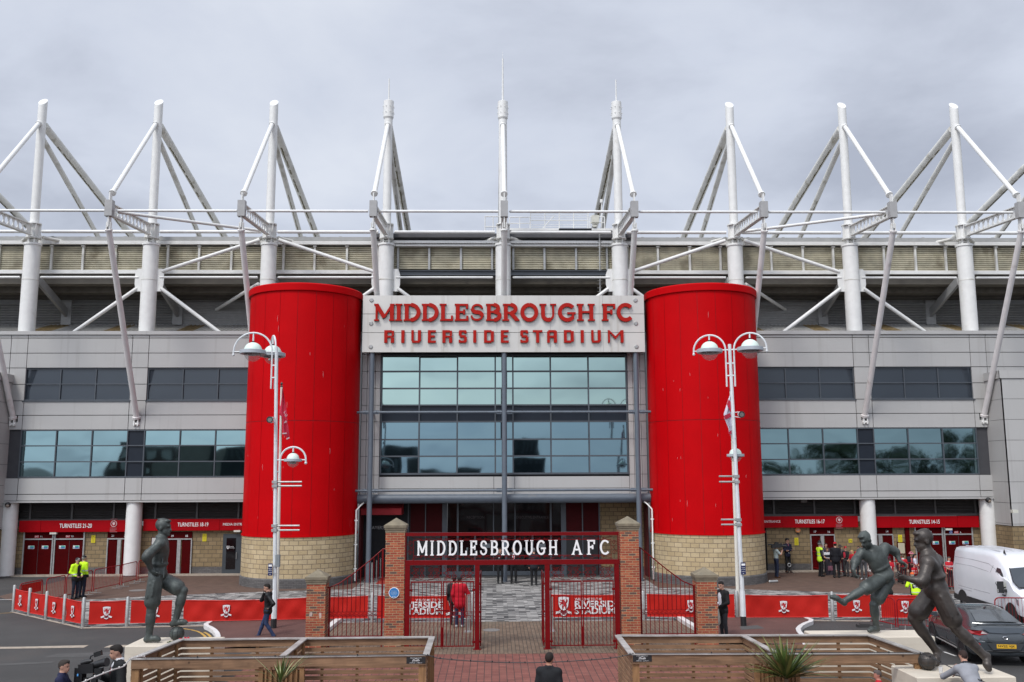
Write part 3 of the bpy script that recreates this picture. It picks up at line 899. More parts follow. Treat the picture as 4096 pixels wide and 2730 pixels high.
# glazed door under the media sign
dg = mat('door_grey', (0.035, 0.043, 0.05), 0.5)
x0, x1 = xw(889), xw(975)
zt_ = P(920, 2137, 52.3).z
o = MB().box(x0, x1, YW - .07, YW + .02, zd, zt_).build('media_door', dg, ST, smooth=0)
MB().box(x0 + .2, xw(941), YW - .09, YW - .071, .3, zt_ - .22).build('glass_pane', glass_black, o, smooth=0)
mb = MB()
xm, zz = xw(911), P(911, 2191, 52.3).z
mb.pipe([(xm - .05, YW - .1, zz + .09), (xm - .05, YW - .1, zz - .02), (xm, YW - .1, zz - .07), (xm + .05, YW - .1, zz - .02), (xm + .05, YW - .1, zz + .09)], .025, 6)
text(mb, 'Teesside\nUniversity', (xm + .22, YW - .1, zz + .01), .13, width=.26, depth=.003)
mb.build('door_lettering', whitepaint, o)
MB().pipe([(xw(946), YW - .13, 1.2), (xw(946), YW - .13, .85)], .02, 6).build('handle', galv, o)
# dark open doorway on the right with a reveal
MB().box(12.9, 14.62, YW + 2.5, YW + 2.6, 0, 2.6).box(12.85, 12.9, YW, YW + 2.5, 0, 2.6).box(14.62, 14.67, YW - .05, YW + 2.5, 0, 2.6).box(12.9, 14.62, YW, YW + 2.5, 2.6, 2.7).build('doorway_recess', darkwall, ST, smooth=0)

# ------------------------------------------------------------------ red drum towers
TX, TY, TR = 10.49, 48.62, 2.88
ZR0, ZR1, ZSEAM = 2.47, 14.62, 8.05
for sgn in (-1, 1):
    c = (sgn * TX, TY, 0)
    mb = MB()
    n = 20
    for i in range(n):
        a0, a1 = 2 * PI * i / n + .05, 2 * PI * (i + 1) / n + .05
        ga = .003
        for za, zb_ in ((ZR0, ZSEAM - .014), (ZSEAM + .014, ZR1)):
            mb.lathe([(TR, za), (TR, zb_)], c, 6, 0, a0 + ga, a1 - ga)
    o = mb.build('drum_tower', redpanel, ST, smooth=30)
    MB().lathe([(TR - .02, ZR0), (TR - .02, ZR1)], c, 64).build('tower_lining', mat('red_joint', (0.25, 0.0012, 0.003), .6), o)
    MB().lathe([(TR + .02, ZR1 - .06), (TR + .09, ZR1 - .04), (TR + .10, ZR1 + .28), (TR + .04, ZR1 + .34), (TR - .25, ZR1 + .34), (TR - .25, ZR1)], c, 72).build('tower_rim', redpanel, o, smooth=40)
    MB().lathe([(TR + .005, ZR0 - .06), (TR + .045, ZR0 - .06), (TR + .045, ZR0 + .02), (TR + .005, ZR0 + .02)], c, 72).build('tower_trim', redpanel, o, smooth=40)
    MB().lathe([(TR + .0, .45), (TR + .0, ZR0 - .05)], c, 72, uvr=TR).build('block_base', stone_wall, o)
    MB().lathe([(TR + .05, .0), (TR + .05, .40), (TR + .0, .46)], c, 72, uvr=TR).build('plinth', plinth_brick, o)
    sx = []
    mb = MB()
    rnd = random.Random(sgn + 3)
    for q in range(15):
        th = rnd.uniform(-2.6, -.55); z = rnd.uniform(3, 13.5); L = rnd.choice((.08, .1, .15, .3))
        dx = rnd.uniform(-.02, .02)
        p0 = Vector((c[0] + (TR + .004) * math.cos(th), c[1] + (TR + .004) * math.sin(th), z))
        mb.pipe([p0, p0 + Vector((dx, 0, -L * .5)), p0 + Vector((dx * .3, 0, -L))], [.005, .008, .003], 4)
    mb.build('scratch_mark', mat('scuffed_pink', (0.55, 0.25, 0.25), .6), o)
    # white downpipe on the inner side
    a = rad(-12 if sgn < 0 else 192)
    px, py = c[0] + (TR + .12) * math.cos(a), c[1] + (TR + .12) * math.sin(a)
    dp = MB().pipe([(px - sgn * .28, py + .6, 3.95), (px - sgn * .2, py + .2, 3.85), (px, py, 3.6), (px, py, .1)], .04, 10)
    for z in (.7, 1.9, 3.1):
        dp.box(px - .08, px + .08, py - .02, py + .08, z - .03, z + .03)
    dp.build('downpipe', white, o)

# ------------------------------------------------------------------ central front between the towers
YG = 49.1
def zg(y): return P(2048, y, YG).z
def xg(x, y=1650): return P(x, y, YG).x
zg1, zg0 = zg(1418), zg(1899)
rowsg = [zg(y) for y in (1486, 1554, 1621, 1687, 1758, 1825)]
colsg = [xg(x) for x in (1677, 1829, 1981, 2052, 2203, 2355)]
# one curtain wall: pale upper panes, dark spandrel row, lower panes tinted to the reflected low sky
r_all = sorted(rowsg)
window(xg(1522), xg(2511), zg1, zg0, colsg, r_all, YG, [(glass_main, lambda i, j: j >= 4), (spandrel, lambda i, j: j == 3), (glass_low, lambda i, j: j < 3)], fw=.075, name='curtain_wall', proud=.05)
mb = MB()
zgt = zg(1330)
for a, b in ((-7.55, xg(1522) - .02), (xg(2511) + .02, 7.55)):
    mm = [a, a + .28, b - .28, b] if a < 0 else [a, a + .28, b - .28, b]
    zz = [zg(y) for y in (1330, 1418, 1486, 1554, 1621, 1687, 1758, 1825, 1899, 1960, 1985)]
    for i in range(3):
        for j in range(len(zz) - 1):
            mb.box(mm[i] + .012, mm[i + 1] - .012, YG - .02, YG + .2, zz[j + 1] + .012, zz[j] - .012)
zz = [zg(y) for y in (1906, 1954, 1984)]
xs = [xg(1522) - .02, -.55, .55, xg(2511) + .02]
for i in range(3):
    for j in range(2):
        mb.box(xs[i] + .012, xs[i + 1] - .012, YG - .02 + .2 * j * 0, YG + .2, zz[j + 1] + .012, zz[j] - .012)
mb.build('entrance_cladding', clad, ST, smooth=0)
MB().box(-7.6, 7.6, YG + .21, YG + .5, zg(1990), zgt).build('wall_backing', clad_dark, ST, smooth=0)
MB().box(-7.6, 7.6, YG - .3, YG + 4, zgt, zgt + .3).box(-7.6, 7.6, YG - .3, YG + 1, zgt + .3, 14.6).build('canopy_backing', clad_dark, ST, smooth=0)
zbm = P(2048, 1995, 48.75).z
MB().tube((-7.8, 48.8, zbm), (7.8, 48.8, zbm), .235, n=24).build('tubular_beam', steelgrey, ST)
for x in (-6.92, 0, 6.92):
    MB().tube((x, 48.2, 0), (x, 48.2, 12.2), .135, n=20).build('front_post', steelgrey, ST)
mb = MB()
for y in (1649, 1962):
    z = P(2048, y, 48.2).z
    mb.tube((-7.7, 48.2, z), (7.7, 48.2, z), .065, n=12)
    for x in (-6.92, 0, 6.92):
        for d in (-.28, .28):
            mb.box(x + d - .13, x + d + .13, 48.17, 48.23, z - .1, z + .1)
            mb.ball((x + d, 48.15, z), .04, 8)
mb.build('tie_rail', steelgrey, ST)
for x in (-6.92, 0, 6.92):
    z = P(2048, 1649, 48.2).z
    MB().tube((x, 48.2, z), (x, YG, z), .05, n=8).build('tie_strut', steelgrey, ST)
# recessed entrance
YE = 50.9
zc_ = zg(1990)
# dark player entrance panel, red awning, dark glass screen, block wall
MB().box(-7.6, -5.05, YE, YE + .2, 0, zc_).build('players_entrance_wall', darkwall, ST, smooth=0)
mb = MB(); text(mb, 'PLAYERS ENTRANCE', (P(1560, 2111, YE).x - .12, YE - .01, P(1540, 2111, YE).z), .17, width=2.15, depth=.006)
mb.build('entrance_lettering', mat('grey_letter', (0.33, 0.33, 0.33), .5), ST, smooth=0)
zaw, zaw2, zaw3 = P(1500, 2012, 49.9).z, P(1500, 2034, 49.9).z, P(1500, 2060, 49.9).z
xa0, xa1 = -7.55, P(1608, 2034, 49.9).x
MB().add([(xa0, YE, zaw + .2), (xa1, YE, zaw + .2), (xa1, 49.6, zaw2), (xa0, 49.6, zaw2), (xa0, 49.6, zaw3), (xa1, 49.6, zaw3), (xa1, YE, zaw3), (xa0, YE, zaw3)],
         [(0, 3, 2, 1), (3, 4, 5, 2), (2, 5, 6, 1), (4, 7, 6, 5)]).build('awning', mat('red_awning', (0.27, .006, .012), .7), ST, smooth=0)
def xe(px): return P(px, 2100, YE).x
for a, b in ((1632, 1770), (2264, 2398)):
    MB().box(xe(a), xe(b), YE + .02, YE + .1, 0.05, zc_).build('dark_red_screen', mat('dark_red_screen', (0.045, .001, .002), .5, spec=.1), ST, smooth=0)
    MB().box(xe(a), xe(b) - .1, YE - .02, YE + .01, 0.05, P(1700, 2128, YE).z).build('black_door', black, ST, smooth=0)
MB().box(xe(1790), xe(2246), YE + .04, YE + .08, 0.25, zc_).build('entrance_glass', glass_black, ST, smooth=0)
fm = MB()
for px, w in ((1633, .06), (1702, .05), (1779, .27), (1831, .1), (1974, .06), (2060, .06), (2203, .1), (2254, .27), (2330, .06), (2397, .06)):
    fm.box(xe(px) - w / 2, xe(px) + w / 2, YE - .06, YE + .02, 0, zc_)
fm.box(xe(1790), xe(2246), YE - .05, YE + .03, 0.05, .25)
for px in (1900, 2130):
    fm.box(xe(px) - .05, xe(px) + .05, YE - .05, YE + .03, 0.25, P(2048, 2140, YE).z)
fm.box(xe(1790), xe(2246), YE - .045, YE + .02, P(2048, 2140, YE).z, P(2048, 2140, YE).z + .1)
fm.build('entrance_frame', frame_grey, ST, smooth=0)
mb = MB()
text(mb, 'RECEPTION', (xe(1902), YE - .0, P(1900, 2070, YE).z), .14, width=.95, depth=.004)
text(mb, 'EXECUTIVE ENTRANCE', (xe(2130), YE - .0, P(2130, 2070, YE).z), .14, width=1.75, depth=.004)
mb.build('dark_lettering', mat('faint_letter', (.03, .022, .022), .5), ST, smooth=0)
mb = MB()
for px in (1807, 1869, 1938, 2098, 2166):
    xx, zz = xe(px), P(px, 2198, YE).z
    mb.prism([(-.05, .09), (.05, .09), (.05, -.03), (0, -.1), (-.05, -.03)], (xx, YE + .03, zz), (1, 0, 0), (0, 0, 1), .01)
for px in (1945, 2166):
    xx, zz = xe(px), P(px, 2183, YE).z
    mb.box(xx - .2, xx + .2, YE - .0, YE + .02, zz - .12, zz + .1)
mb.build('door_sticker', mat('grey_sticker', (.17, .19, .2), .5), ST, smooth=0)
MB().box(xe(2402), 7.6, YE, YE + .3, .42, zc_).build('entrance_block_wall', stone_shade, ST, smooth=0)
MB().box(xe(2402), 7.6, YE - .012, YE + .3, 0, .42).build('entrance_wall_plinth', plinth_brick, ST, smooth=0)
MB().box(-7.6, 7.6, YE - .5, YE + 1.5, zc_, zc_ + .06).build('entrance_soffit', darkwall, ST, smooth=0)
for sgn in (-1, 1):
    MB().box(sgn * 7.62 - .05, sgn * 7.62 + .05, 49.9, YE + .5, 0, zc_).build('entrance_side_wall', mat('dark_red_wall', (.07, .002, .004), .6), ST, smooth=0)
    MB().box(sgn * 7.9 - .06, sgn * 7.9 + .06, YG, YF + .5, zb, 13.4).build('return_wall', clad, ST, smooth=0)
# ------------------------------------------------------------------ roof steelwork
ZCB, ZCT, ZMB, ZMT, YT, ZT, ZPK = 13.4, 18.60, 19.75, 27.26, 46.35, 18.97, 8.29
RCOL = 0.44
for k in range(-5, 6):
    x = k * S
    c = (x, YC, 0)
    col = MB().lathe([(RCOL, ZCB - .2), (RCOL, ZCT - .12), (RCOL + .05, ZCT - .12), (RCOL + .05, ZCT), (0, ZCT)], c, 32).build('roof_column', white, ST)
    MB().lathe([(RCOL + .004, 16.42), (RCOL + .012, 16.44), (RCOL + .012, 16.48), (RCOL + .004, 16.5)], c, 32).build('weld_ring', white_dirty, col)
    pin = MB()
    for d in (-.16, .16):
        pin.box(x + d - .035, x + d + .035, YC - .2, YC + .2, ZCT, ZCT + .36)
    pin.tube((x - .24, YC, ZCT + .2), (x + .24, YC, ZCT + .2), .08, n=12)
    pin.build('pin_joint', white, col)
    # mast, wider boxed foot, slanted top
    m = MB()
    n = 28
    rm = .245
    vs, fs = [], []
    for i in range(n):
        a = 2 * PI * i / n
        vs.append((x + rm * math.cos(a), YC + rm * math.sin(a), ZCT + .34))
    for i in range(n):
        a = 2 * PI * i / n
        vs.append((x + rm * math.cos(a), YC + rm * math.sin(a), ZMT + .55 * math.sin(a) * rm * (0 if abs(k) < 2 else 1) * 2 - .1))
    for i in range(n):
        fs.append((i, (i + 1) % n, n + (i + 1) % n, n + i))
    fs.append(tuple(n + i for i in range(n)))
    m.add(vs, fs)
    mo = m.build('mast', white, ST)
    ft = MB()
    ft.lathe([(0, ZCT + .30), (.42, ZCT + .30), (.42, ZCT + .36), (.3, ZCT + .37)], c, 24)
    ft.lathe([(.3, ZMB - .02), (.40, ZMB - .02), (.40, ZMB + .05), (.25, ZMB + .05)], c, 24)
    for a in range(6):
        an = PI * a / 3 + .2
        ft.obox((x + .31 * math.cos(an), YC + .31 * math.sin(an), (ZCT + .36 + ZMB) / 2), (.08 * math.cos(an), .08 * math.sin(an), 0), (-.014 * math.sin(an), .014 * math.cos(an), 0), (0, 0, (ZMB - ZCT - .38) / 2))
    ft.build('mast_foot', white, mo)
    if abs(k) < 2:
        cl = MB().lathe([(.30, ZMT - 1.0), (.30, ZMT), (.27, ZMT + .02), (0, ZMT + .1)], c, 24).lathe([(.25, ZMT - 1.1), (.30, ZMT - 1.0)], c, 24)
        for z in (ZMT - .35, ZMT - .72):
            for a in range(8):
                an = PI * a / 4 + .39
                cl.tube((x + .29 * math.cos(an), YC + .29 * math.sin(an), z), (x + .37 * math.cos(an), YC + .37 * math.sin(an), z), .02, n=6)
        cl.build('mast_collar', white, mo)
        zf_ = P(2009, 236 if k == 0 else 318, YC).z
        fin = MB().tube((x, YC, ZMT), (x, YC, zf_), .06 if k == 0 else .045, .045 if k == 0 else .035, n=10)
        if k == 0:
            fin.tube((x, YC, zf_), (x, YC, zf_ + .45), .012, .008, n=6)
        fin.build('finial', white, mo)
    # outrigger: deep I-beam with a row of round holes, end box at the tip
    o = MB()
    yb0, yt0 = YC - .42, YT + .2
    hz = .30
    z0 = (ZCT + .36 + ZMB) / 2 - .02
    def zz(y): t = (yb0 - y) / (yb0 - yt0); return z0 * (1 - t) + (ZT - .02) * t
    nh = 9
    ya, yb = yt0 + .5, yb0 - .35
    cell = (yb - ya) / nh
    for side in (-.02, .02):
        vs, fs = [], []
        for i in range(nh):
            cy = ya + cell * (i + .5)
            rr = min(cell * .40, hz * .66)
            for q in range(16):
                an = 2 * PI * q / 16 + PI / 16
                ca, sa = math.cos(an), math.sin(an)
                sc = 1 / max(abs(ca) / (cell / 2), abs(sa) / hz)
                oy, oz = ca * sc, sa * sc
                vs += [(x + side, cy + ca * rr, zz(cy + ca * rr) + sa * rr), (x + side, cy + oy, zz(cy + oy) + oz)]
            b0 = i * 32
            for q in range(16):
                q2 = (q + 1) % 16
                fs.append((b0 + 2 * q, b0 + 2 * q + 1, b0 + 2 * q2 + 1, b0 + 2 * q2))
                # close cell corners
        o.add(vs, fs)
        if side < 0:
            v0 = list(vs)
        else:
            v1 = list(vs)
    rim = []
    base = len(o.v)
    o.add(v0 + v1, [(i * 32 + 2 * q, i * 32 + 2 * ((q + 1) % 16), len(v0) + i * 32 + 2 * ((q + 1) % 16), len(v0) + i * 32 + 2 * q) for i in range(nh) for q in range(16)])
    for u0, u1 in ((yt0, ya), (yb, yb0)):
        o.add([(x + s, y, zz(y) + d) for s in (-.02, .02) for y, d in ((u0, -hz), (u1, -hz), (u1, hz), (u0, hz))], [(0, 1, 2, 3), (7, 6, 5, 4)])
    for d in (-hz, hz):
        o.beam((x, yt0, zz(yt0) + d), (x, yb0, zz(yb0) + d), .26, .045)
    oo = o.build('outrigger', white, ST, smooth=30)
    MB().box(x - .19, x + .19, YT - .12, YT + .22, ZT - .42, ZT + .42).build('outrigger_end', mat('mid_steel_grey', (0.33, .325, .32), .5), oo, smooth=0)  # end box is a darker grey than the white beam
    lug = MB()
    lug.box(x - .03, x + .03, YT - .05, YT + .25, ZT + .42, ZT + .85)
    lug.box(x - .03, x + .03, YT - .05, YT + .3, ZT - .98, ZT - .42)
    for d in (-.09, .09):
        lug.box(x + d - .02, x + d + .02, YT, YT + .2, ZT - 1.2, ZT - .72)
    lug.build('tip_lug', white, oo, smooth=0)
    # front stay from mast to tip
    p, q = Vector((x, YC - .3, ZMT - 1.55)), Vector((x, YT + .2, ZT + .8))
    d = (p - q).normalized()
    st = MB().tube(q + d * .15, p, .125, n=16)
    st.tube(p - d * .06, p + d * .04, .165, n=16)
    st.tube(q + d * .1, q + d * .22, .18, n=16)
    sto = st.build('front_stay', white, ST)
    MB().add([p + Vector((s, 0, 0)) + w for s in (-.03, .03) for w in (Vector((0, .02, 0)), Vector((0, .18, .75)), Vector((0, .3, .8)), Vector((0, .3, -.3)))], [(0, 1, 2, 3), (7, 6, 5, 4), (0, 4, 5, 1), (1, 5, 6, 2)]).build('stay_gusset', white, sto, smooth=0)
    # two rear stays running down on to the roof
    for r_, pa, pb in ((.23, Vector((x, YC + .35, ZMT - 1.45)), Vector((x, 83, 18.9))), (.16, Vector((x, YC + .3, ZMT - 2.3)), Vector((x, 66.5, 18.6)))):
        rs = MB().tube(pa, pb, r_, n=16)
        ro = rs.build('rear_stay', white_dirty, ST)
        dd = (pb - pa).normalized()
        u = Vector((1, 0, 0))
        nn = u.cross(dd)
        if nn.z < 0: nn = -nn
        tr = []
        rnd = random.Random(k * 3 + int(r_ * 100))
        L = (pb - pa).length
        sd = -1 if k < 0 else 1
        ang0 = -.2
        am = MB()
        t = L * (.06 if r_ > .2 else .3)
        while t < L * .95:
            w = rnd.uniform(.25, .9)
            if rnd.random() < .92:
                n_ = 5
                vs = []
                for i in range(n_ + 1):
                    f = t + w * i / n_
                    th = rnd.uniform(.10, .22) * (.4 if i in (0, n_) else 1) * (.75 if r_ < .2 else 1.2)
                    mid = ang0 + rnd.uniform(-.08, .08)
                    for s2 in (-1, 1):
                        aa = mid + s2 * th
                        base_dir = (-nn * math.cos(aa) + u * (-sd) * math.sin(aa) * 1.0)
                        bd = (u * (sd if True else 1) * 0 + base_dir)
                        # lower flank that faces the camera
                        bd = (Vector((0, -1, 0)) - dd * Vector((0, -1, 0)).dot(dd)).normalized() * math.cos(aa) + u * sd * math.sin(aa + .25)
                        bd.normalize()
                        vs.append(pa + dd * f + bd * (r_ + .004))
                am.add(vs, [(2 * i, 2 * i + 1, 2 * i + 3, 2 * i + 2) for i in range(n_)])
            t += w * rnd.uniform(.6, 1.0)
        am.build('algae_streak', algae, ro, smooth=60)
    # inclined strut from tip to the pocket in the cladding
    if abs(k) in (3, 4, 2, 5):
        p, q = Vector((x, YT + .1, ZT - 1.1)), Vector((x, YF - .02, ZPK + .25))
        if abs(k) == 2:
            q = Vector((x, YF - .02, ZPK + .25))
        d = (q - p).normalized()
        so_ = MB().tube(p, q, .15, n=18).tube(p - d * .02, p + d * .06, .19, n=18).tube(q - d * .1, q + d * .02, .21, n=18).build('inclined_strut', mat('pinkish_white_steel', (.66, .63, .615), .5, var=.06, dirt=((.28, .2, .17), 1.4, .62, .6)), ST)
        cl = MB()
        for s in (-.1, .1):
            cl.box(x + s - .03, x + s + .03, YF - .14, YF + .2, ZPK - .18, ZPK + .2)
        cl.tube((x - .16, YF - .02, ZPK - .08), (x + .16, YF - .02, ZPK - .08), .09, n=12)
        cl.build('clevis', white, so_)
    if abs(k) < 2:
        p, q = Vector((x, YT + .1, ZT - 1.1)), Vector((x, 49.4, 13.4))
        MB().tube(p, q, .15, n=18).tube(p - Vector((0, 0, .05)), p + Vector((0, 0, .05)), .19, n=18).build('front_hanger', white, ST)

def tubes(name, lst, r, m=white, r2=None):
    for a, b in lst:
        a, b = Vector(a), Vector(b)
        d = (b - a).normalized()
        MB().tube(a + d * .1, b - d * .1, r, n=12).tube(a + d * .05, a + d * .16, r * .6, n=8).build(name, m, ST)
for k in range(-5, 5):
    x0, x1 = k * S, (k + 1) * S
    tubes('front_purlin', [((x0 + .2, YT + .25, ZT - .06), (x1 - .2, YT + .25, ZT - .06))], .072)
    tubes('mast_purlin', [((x0 + .38, YC, ZCT + .72), (x1 - .38, YC, ZCT + .72))], .10)
    zbr = P(2000, 1111, YC).z
    tubes('tie_tube', [((x0 + .5, YC, zbr), (x1 - .5, YC, zbr))], .07)
for a, b in ((-3, -2), (3, 2)):
    tubes('plan_brace', [((a * S + (.25 if a < 0 else -.25), YT + .35, ZT - .1), (b * S - (.4 if a < 0 else -.4), YC - .3, ZCT + .7))], .085)
for k, kk in ((-4, -5), (-4, -3), (-2, -1), (2, 1), (4, 5), (4, 3), (0, -1), (0, 1), (-2, -3), (2, 3)):
    d = 1 if kk > k else -1
    tubes('roof_brace', [((k * S + d * .4, YC + .1, ZCT + .42), ((k + d * .75) * S, YC + 6.0, ZCT + .35))], .10, white_dirty)
znd = P(2000, 1118, YC).z
for k, dirs in ((-3, ('ur', 'dl', 'dr')), (-1, ('ul', 'dl', 'dr')), (1, ('ur', 'dr', 'dl')), (3, ('ul', 'dl', 'dr'))):
    x = k * S
    pl_ = MB()
    for s in (-1, 1):
        pl_.prism([(x + s * .40, znd - .72), (x + s * .72, znd - .72), (x + s * .82, znd - .3), (x + s * .82, znd + .28), (x + s * .70, znd + .6), (x + s * .40, znd + .6)], (0, YC - .03, 0), (1, 0, 0), (0, 0, 1), .05)
    pl_.build('node_plate', white, ST, smooth=0)
    for d in dirs:
        sx = 1 if d[1] == 'r' else -1
        a = Vector((x + sx * .62, YC, znd + (.42 if d[0] == 'u' else -.5)))
        b = Vector((x + sx * (S - .45), YC, ZCT + .28)) if d[0] == 'u' else Vector((x + sx * (4.3), YC, ZCB - .1))
        tubes('cross_brace', [(a, b)], .108)
for s in (-1, 1):
    x = s * 2 * S
    tubes('inner_brace', [((x + s * .5, YC, znd - .25), (x + s * 4.3, YC + 4.3, P(720, 1245, YC + 4.3).z))], .10)
    MB().box(x + s * 4.3 - .45, x + s * 4.3 + .45, YC + 4.35, YC + 4.45, P(720, 1262, YC + 4.3).z, P(720, 1215, YC + 4.3).z).build('brace_plate', ridge_grey, ST, smooth=0)

# louvred fascia behind the columns
YL = 53.5
def zl_(y): return P(2048, y, YL).z
zA, zB = zl_(989), zl_(1086)
def ribs(mb, x0, x1, Y, z0, z1, n, dep=.05):
    for i in range(n):
        a, b = z0 + (z1 - z0) * i / n, z0 + (z1 - z0) * (i + 1) / n
        h = b - a
        mb.add([(x0, Y, a), (x1, Y, a), (x1, Y - dep, a + h * .18), (x0, Y - dep, a + h * .18), (x1, Y - dep, a + h * .8), (x0, Y - dep, a + h * .8), (x1, Y, b), (x0, Y, b)],
               [(0, 1, 2, 3), (3, 2, 4, 5), (5, 4, 6, 7)])
for k in range(-5, 5):
    x0, x1 = k * S, (k + 1) * S
    cen = k in (-1, 0)
    Yk = YL - (.35 if cen else 0)
    za, zb2 = (zl_(977), zl_(1084)) if cen else (zA, zB)
    mb = MB()
    ribs(mb, x0, x1, Yk, zb2, za, 12, .06)
    fo = mb.build('louvred_fascia', beige_clad, ST, smooth=0)
    MB().box(x0, x1, Yk + .02, Yk + .2, zb2, za).build('fascia_backing', soffit, fo, smooth=0)
    for t in ((.09, .36, .64, .91) if not cen else (.09, .36, .635, .905)):
        xx = x0 + t * S
        dv = MB()
        dv.box(xx - .06, xx + .06, Yk - .2, Yk - .07, zb2 - .05, za + .02)
        if not cen:
            dv.box(xx - .1, xx + .1, Yk - .26, Yk - .1, zb2 - .1, zb2 - .02)
            dv.box(xx - .1, xx + .1, Yk - .26, Yk - .1, za - .06, za + .02)
        dv.build('fascia_post', white_dirty if not cen else galv, fo, smooth=0)
for x0, x1 in ((-5 * S, -1 * S - .45), (S + .45, 5 * S)):
    MB().box(x0, x1, YL - .35, YL - .1, zl_(985), zl_(971)).build('gutter', white, ST, smooth=0)
    MB().box(x0, x1, YL - .28, YL - .06, zl_(1100), zl_(1086)).build('lower_rail', white, ST, smooth=0)
    mb = MB().box(x0, x1, YL - .25, YL + 30, zl_(968), zl_(954))
    xx = x0 + 1
    while xx < x1:
        mb.box(xx, xx + .16, YL - .24, YL - .1, zl_(954), zl_(952)); xx += 2.1
    mb.build('roof_edge', mat('grey_roof_edge', (.33, .33, .32), .6), ST, smooth=0)
MB().box(-S - .9, S + .9, YL - .7, YL + 30, zl_(962), zl_(947)).build('roof_edge', mat('dark_roof_edge', (.07, .07, .075), .6), ST, smooth=0)
mb = MB()
n = 90
x0, x1 = -S - .4, S + .4
za, zb2 = P(2000, 963, YL - .9).z, P(2000, 972, YL - .9).z
for i in range(n):
    a, b = x0 + (x1 - x0) * i / n, x0 + (x1 - x0) * (i + 1) / n
    mb.add([(a, YL - .9, za), (b, YL - .9, za), (b, YL - .9, zb2 + .02), ((a + b) / 2, YL - .9, zb2 - .05), (a, YL - .9, zb2 + .02)], [(0, 1, 2, 3, 4)])
mb.box(x0, x1, YL - .88, YL - .1, zb2 - .02, za)
mb.box(x0 - .1, x1 + .1, YL - .8, YL - .4, P(2000, 984, YL - .9).z, P(2000, 976, YL - .9).z)
mb.build('roof_canopy_edge', white, ST, smooth=0)
zt5, zb5 = P(2000, 1087, YL - .95).z, P(2000, 1101, YL - .95).z
MB().box(-S - .55, S + .75, YL - 1.0, YL - .6, zb5, zt5).box(-S - .55, S + .75, YL - 1.1, YL - .5, zb5 - .04, zb5).box(-S - .55, S + .75, YL - 1.1, YL - .5, zt5, zt5 + .04).build('steel_channel', frame_grey, ST, smooth=0)
# underside of the stand and its back wall
def slab(name, Y0, Y1, ya, yb_, m):
    zz1, zz0 = P(2048, ya, Y0).z, P(2048, yb_, Y0).z
    MB().box(-34, 34, Y0, Y1, zz0, zz1).build(name, m, ST, smooth=0)
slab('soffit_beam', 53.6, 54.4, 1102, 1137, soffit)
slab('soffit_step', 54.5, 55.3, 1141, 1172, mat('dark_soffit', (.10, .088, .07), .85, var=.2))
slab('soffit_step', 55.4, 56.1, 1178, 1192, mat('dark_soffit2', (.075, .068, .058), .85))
YB = 56.3
zb1, zb0 = P(2048, 1165, YB).z, P(2048, 1303, YB).z
MB().box(-34, 34, YB + .1, YB + .3, zb0 - .5, zb1 + 1.5).build('back_wall', ridge_grey, ST, smooth=0)
for (x0, x1, op) in ((-34, -19.9, 1), (-19.9, 19.9, 0), (19.9, 34, 1)):
    mb = MB()
    za, zb2 = P(2048, 1215, YB).z, P(2048, 1296, YB).z
    if op:
        for i in range(8):
            z = zb2 + (za - zb2) * (i + .5) / 8
            mb.obox(((x0 + x1) / 2, YB - .02, z), ((x1 - x0) / 2, 0, 0), (0, .08, -.05), (0, .01, .014))
        mb.build('wall_louvre', ridge_grey, ST, smooth=0)
        MB().box(x0, x1, YB + .06, YB + .09, zb2, za).build('louvre_void', clad_dark, ST, smooth=0)
    else:
        ribs(mb, x0, x1, YB + .05, zb2 - .1, za + .1, 14, .035)
        mb.build('ribbed_wall', ridge_grey, ST, smooth=0)
for k in range(-4, 5):
    x = k * S
    s = 1 if k < 0 else -1
    if k == 0: continue
    MB().beam((x + s * .35, YC + .3, P(2000, 1120, YC).z), (x + s * .35, YB, P(2000, 1255, YB).z), .16, .5).build('raker_beam', ridge_grey, ST, smooth=0)
    MB().box(x + s * .35 - .3, x + s * .35 + .3, YB - .1, YB + .1, P(2000, 1300, YB).z, P(2000, 1200, YB).z).build('raker_post', ridge_grey, ST, smooth=0)
# ribbed lean-to roof between parapet and back wall, with stained sheets
mb = MB()
xx = -33.0
i = 0
z_lo, z_hi = zt - .25, P(2048, 1301, YB).z
while xx < 33:
    w = .25
    pat = int((xx + 33) / 1.05)
    mi = 1 if pat % 4 == 1 else 0
    mb.add([(xx, YF + .45, z_lo), (xx + .15, YF + .45, z_lo), (xx + .2, YF + .45, z_lo + .07), (xx + .25, YF + .45, z_lo), (xx, YB + .1, z_hi), (xx + .15, YB + .1, z_hi), (xx + .2, YB + .1, z_hi + .07), (xx + .25, YB + .1, z_hi)],
           [(0, 1, 5, 4), (1, 2, 6, 5), (2, 3, 7, 6)], mi)
    xx += w
mb.build('lean_to_roof', [roof_grey, roof_brown], ST, smooth=0)
# roof walkway with white railings, box and aerial, ladder
mb = MB()
Yr = 55.5
def q(x, y, Y=Yr): return P(x, y, Y)
for (xa, xb, yt, yb_) in ((1940, 2005, 867, 958), (2038, 2120, 870, 925), (2122, 2352, 852, 920), (2360, 2418, 868, 920)):
    for y in (yt, (yt * .55 + yb_ * .45)):
        mb.tube(q(xa, y), q(xb, y), .035, n=6)
    k = max(2, int((xb - xa) / 58) + 1)
    for i in range(k + 1):
        xx = xa + (xb - xa) * i / k
        mb.tube(q(xx, yt), q(xx, yb_), .032, n=6)
for y in (862, 872, 882, 900, 908):
    mb.tube(q(2122, y), q(2352, y), .014, n=5)
mb.tube(q(2168, 918), q(2215, 866), .03, n=6)
mb.box(q(2036, 920).x, q(2450, 920).x, Yr - .5, Yr + 1.4, q(2036, 930).z, q(2036, 922).z)
mb.build('roof_railing', white, ST, smooth=0)
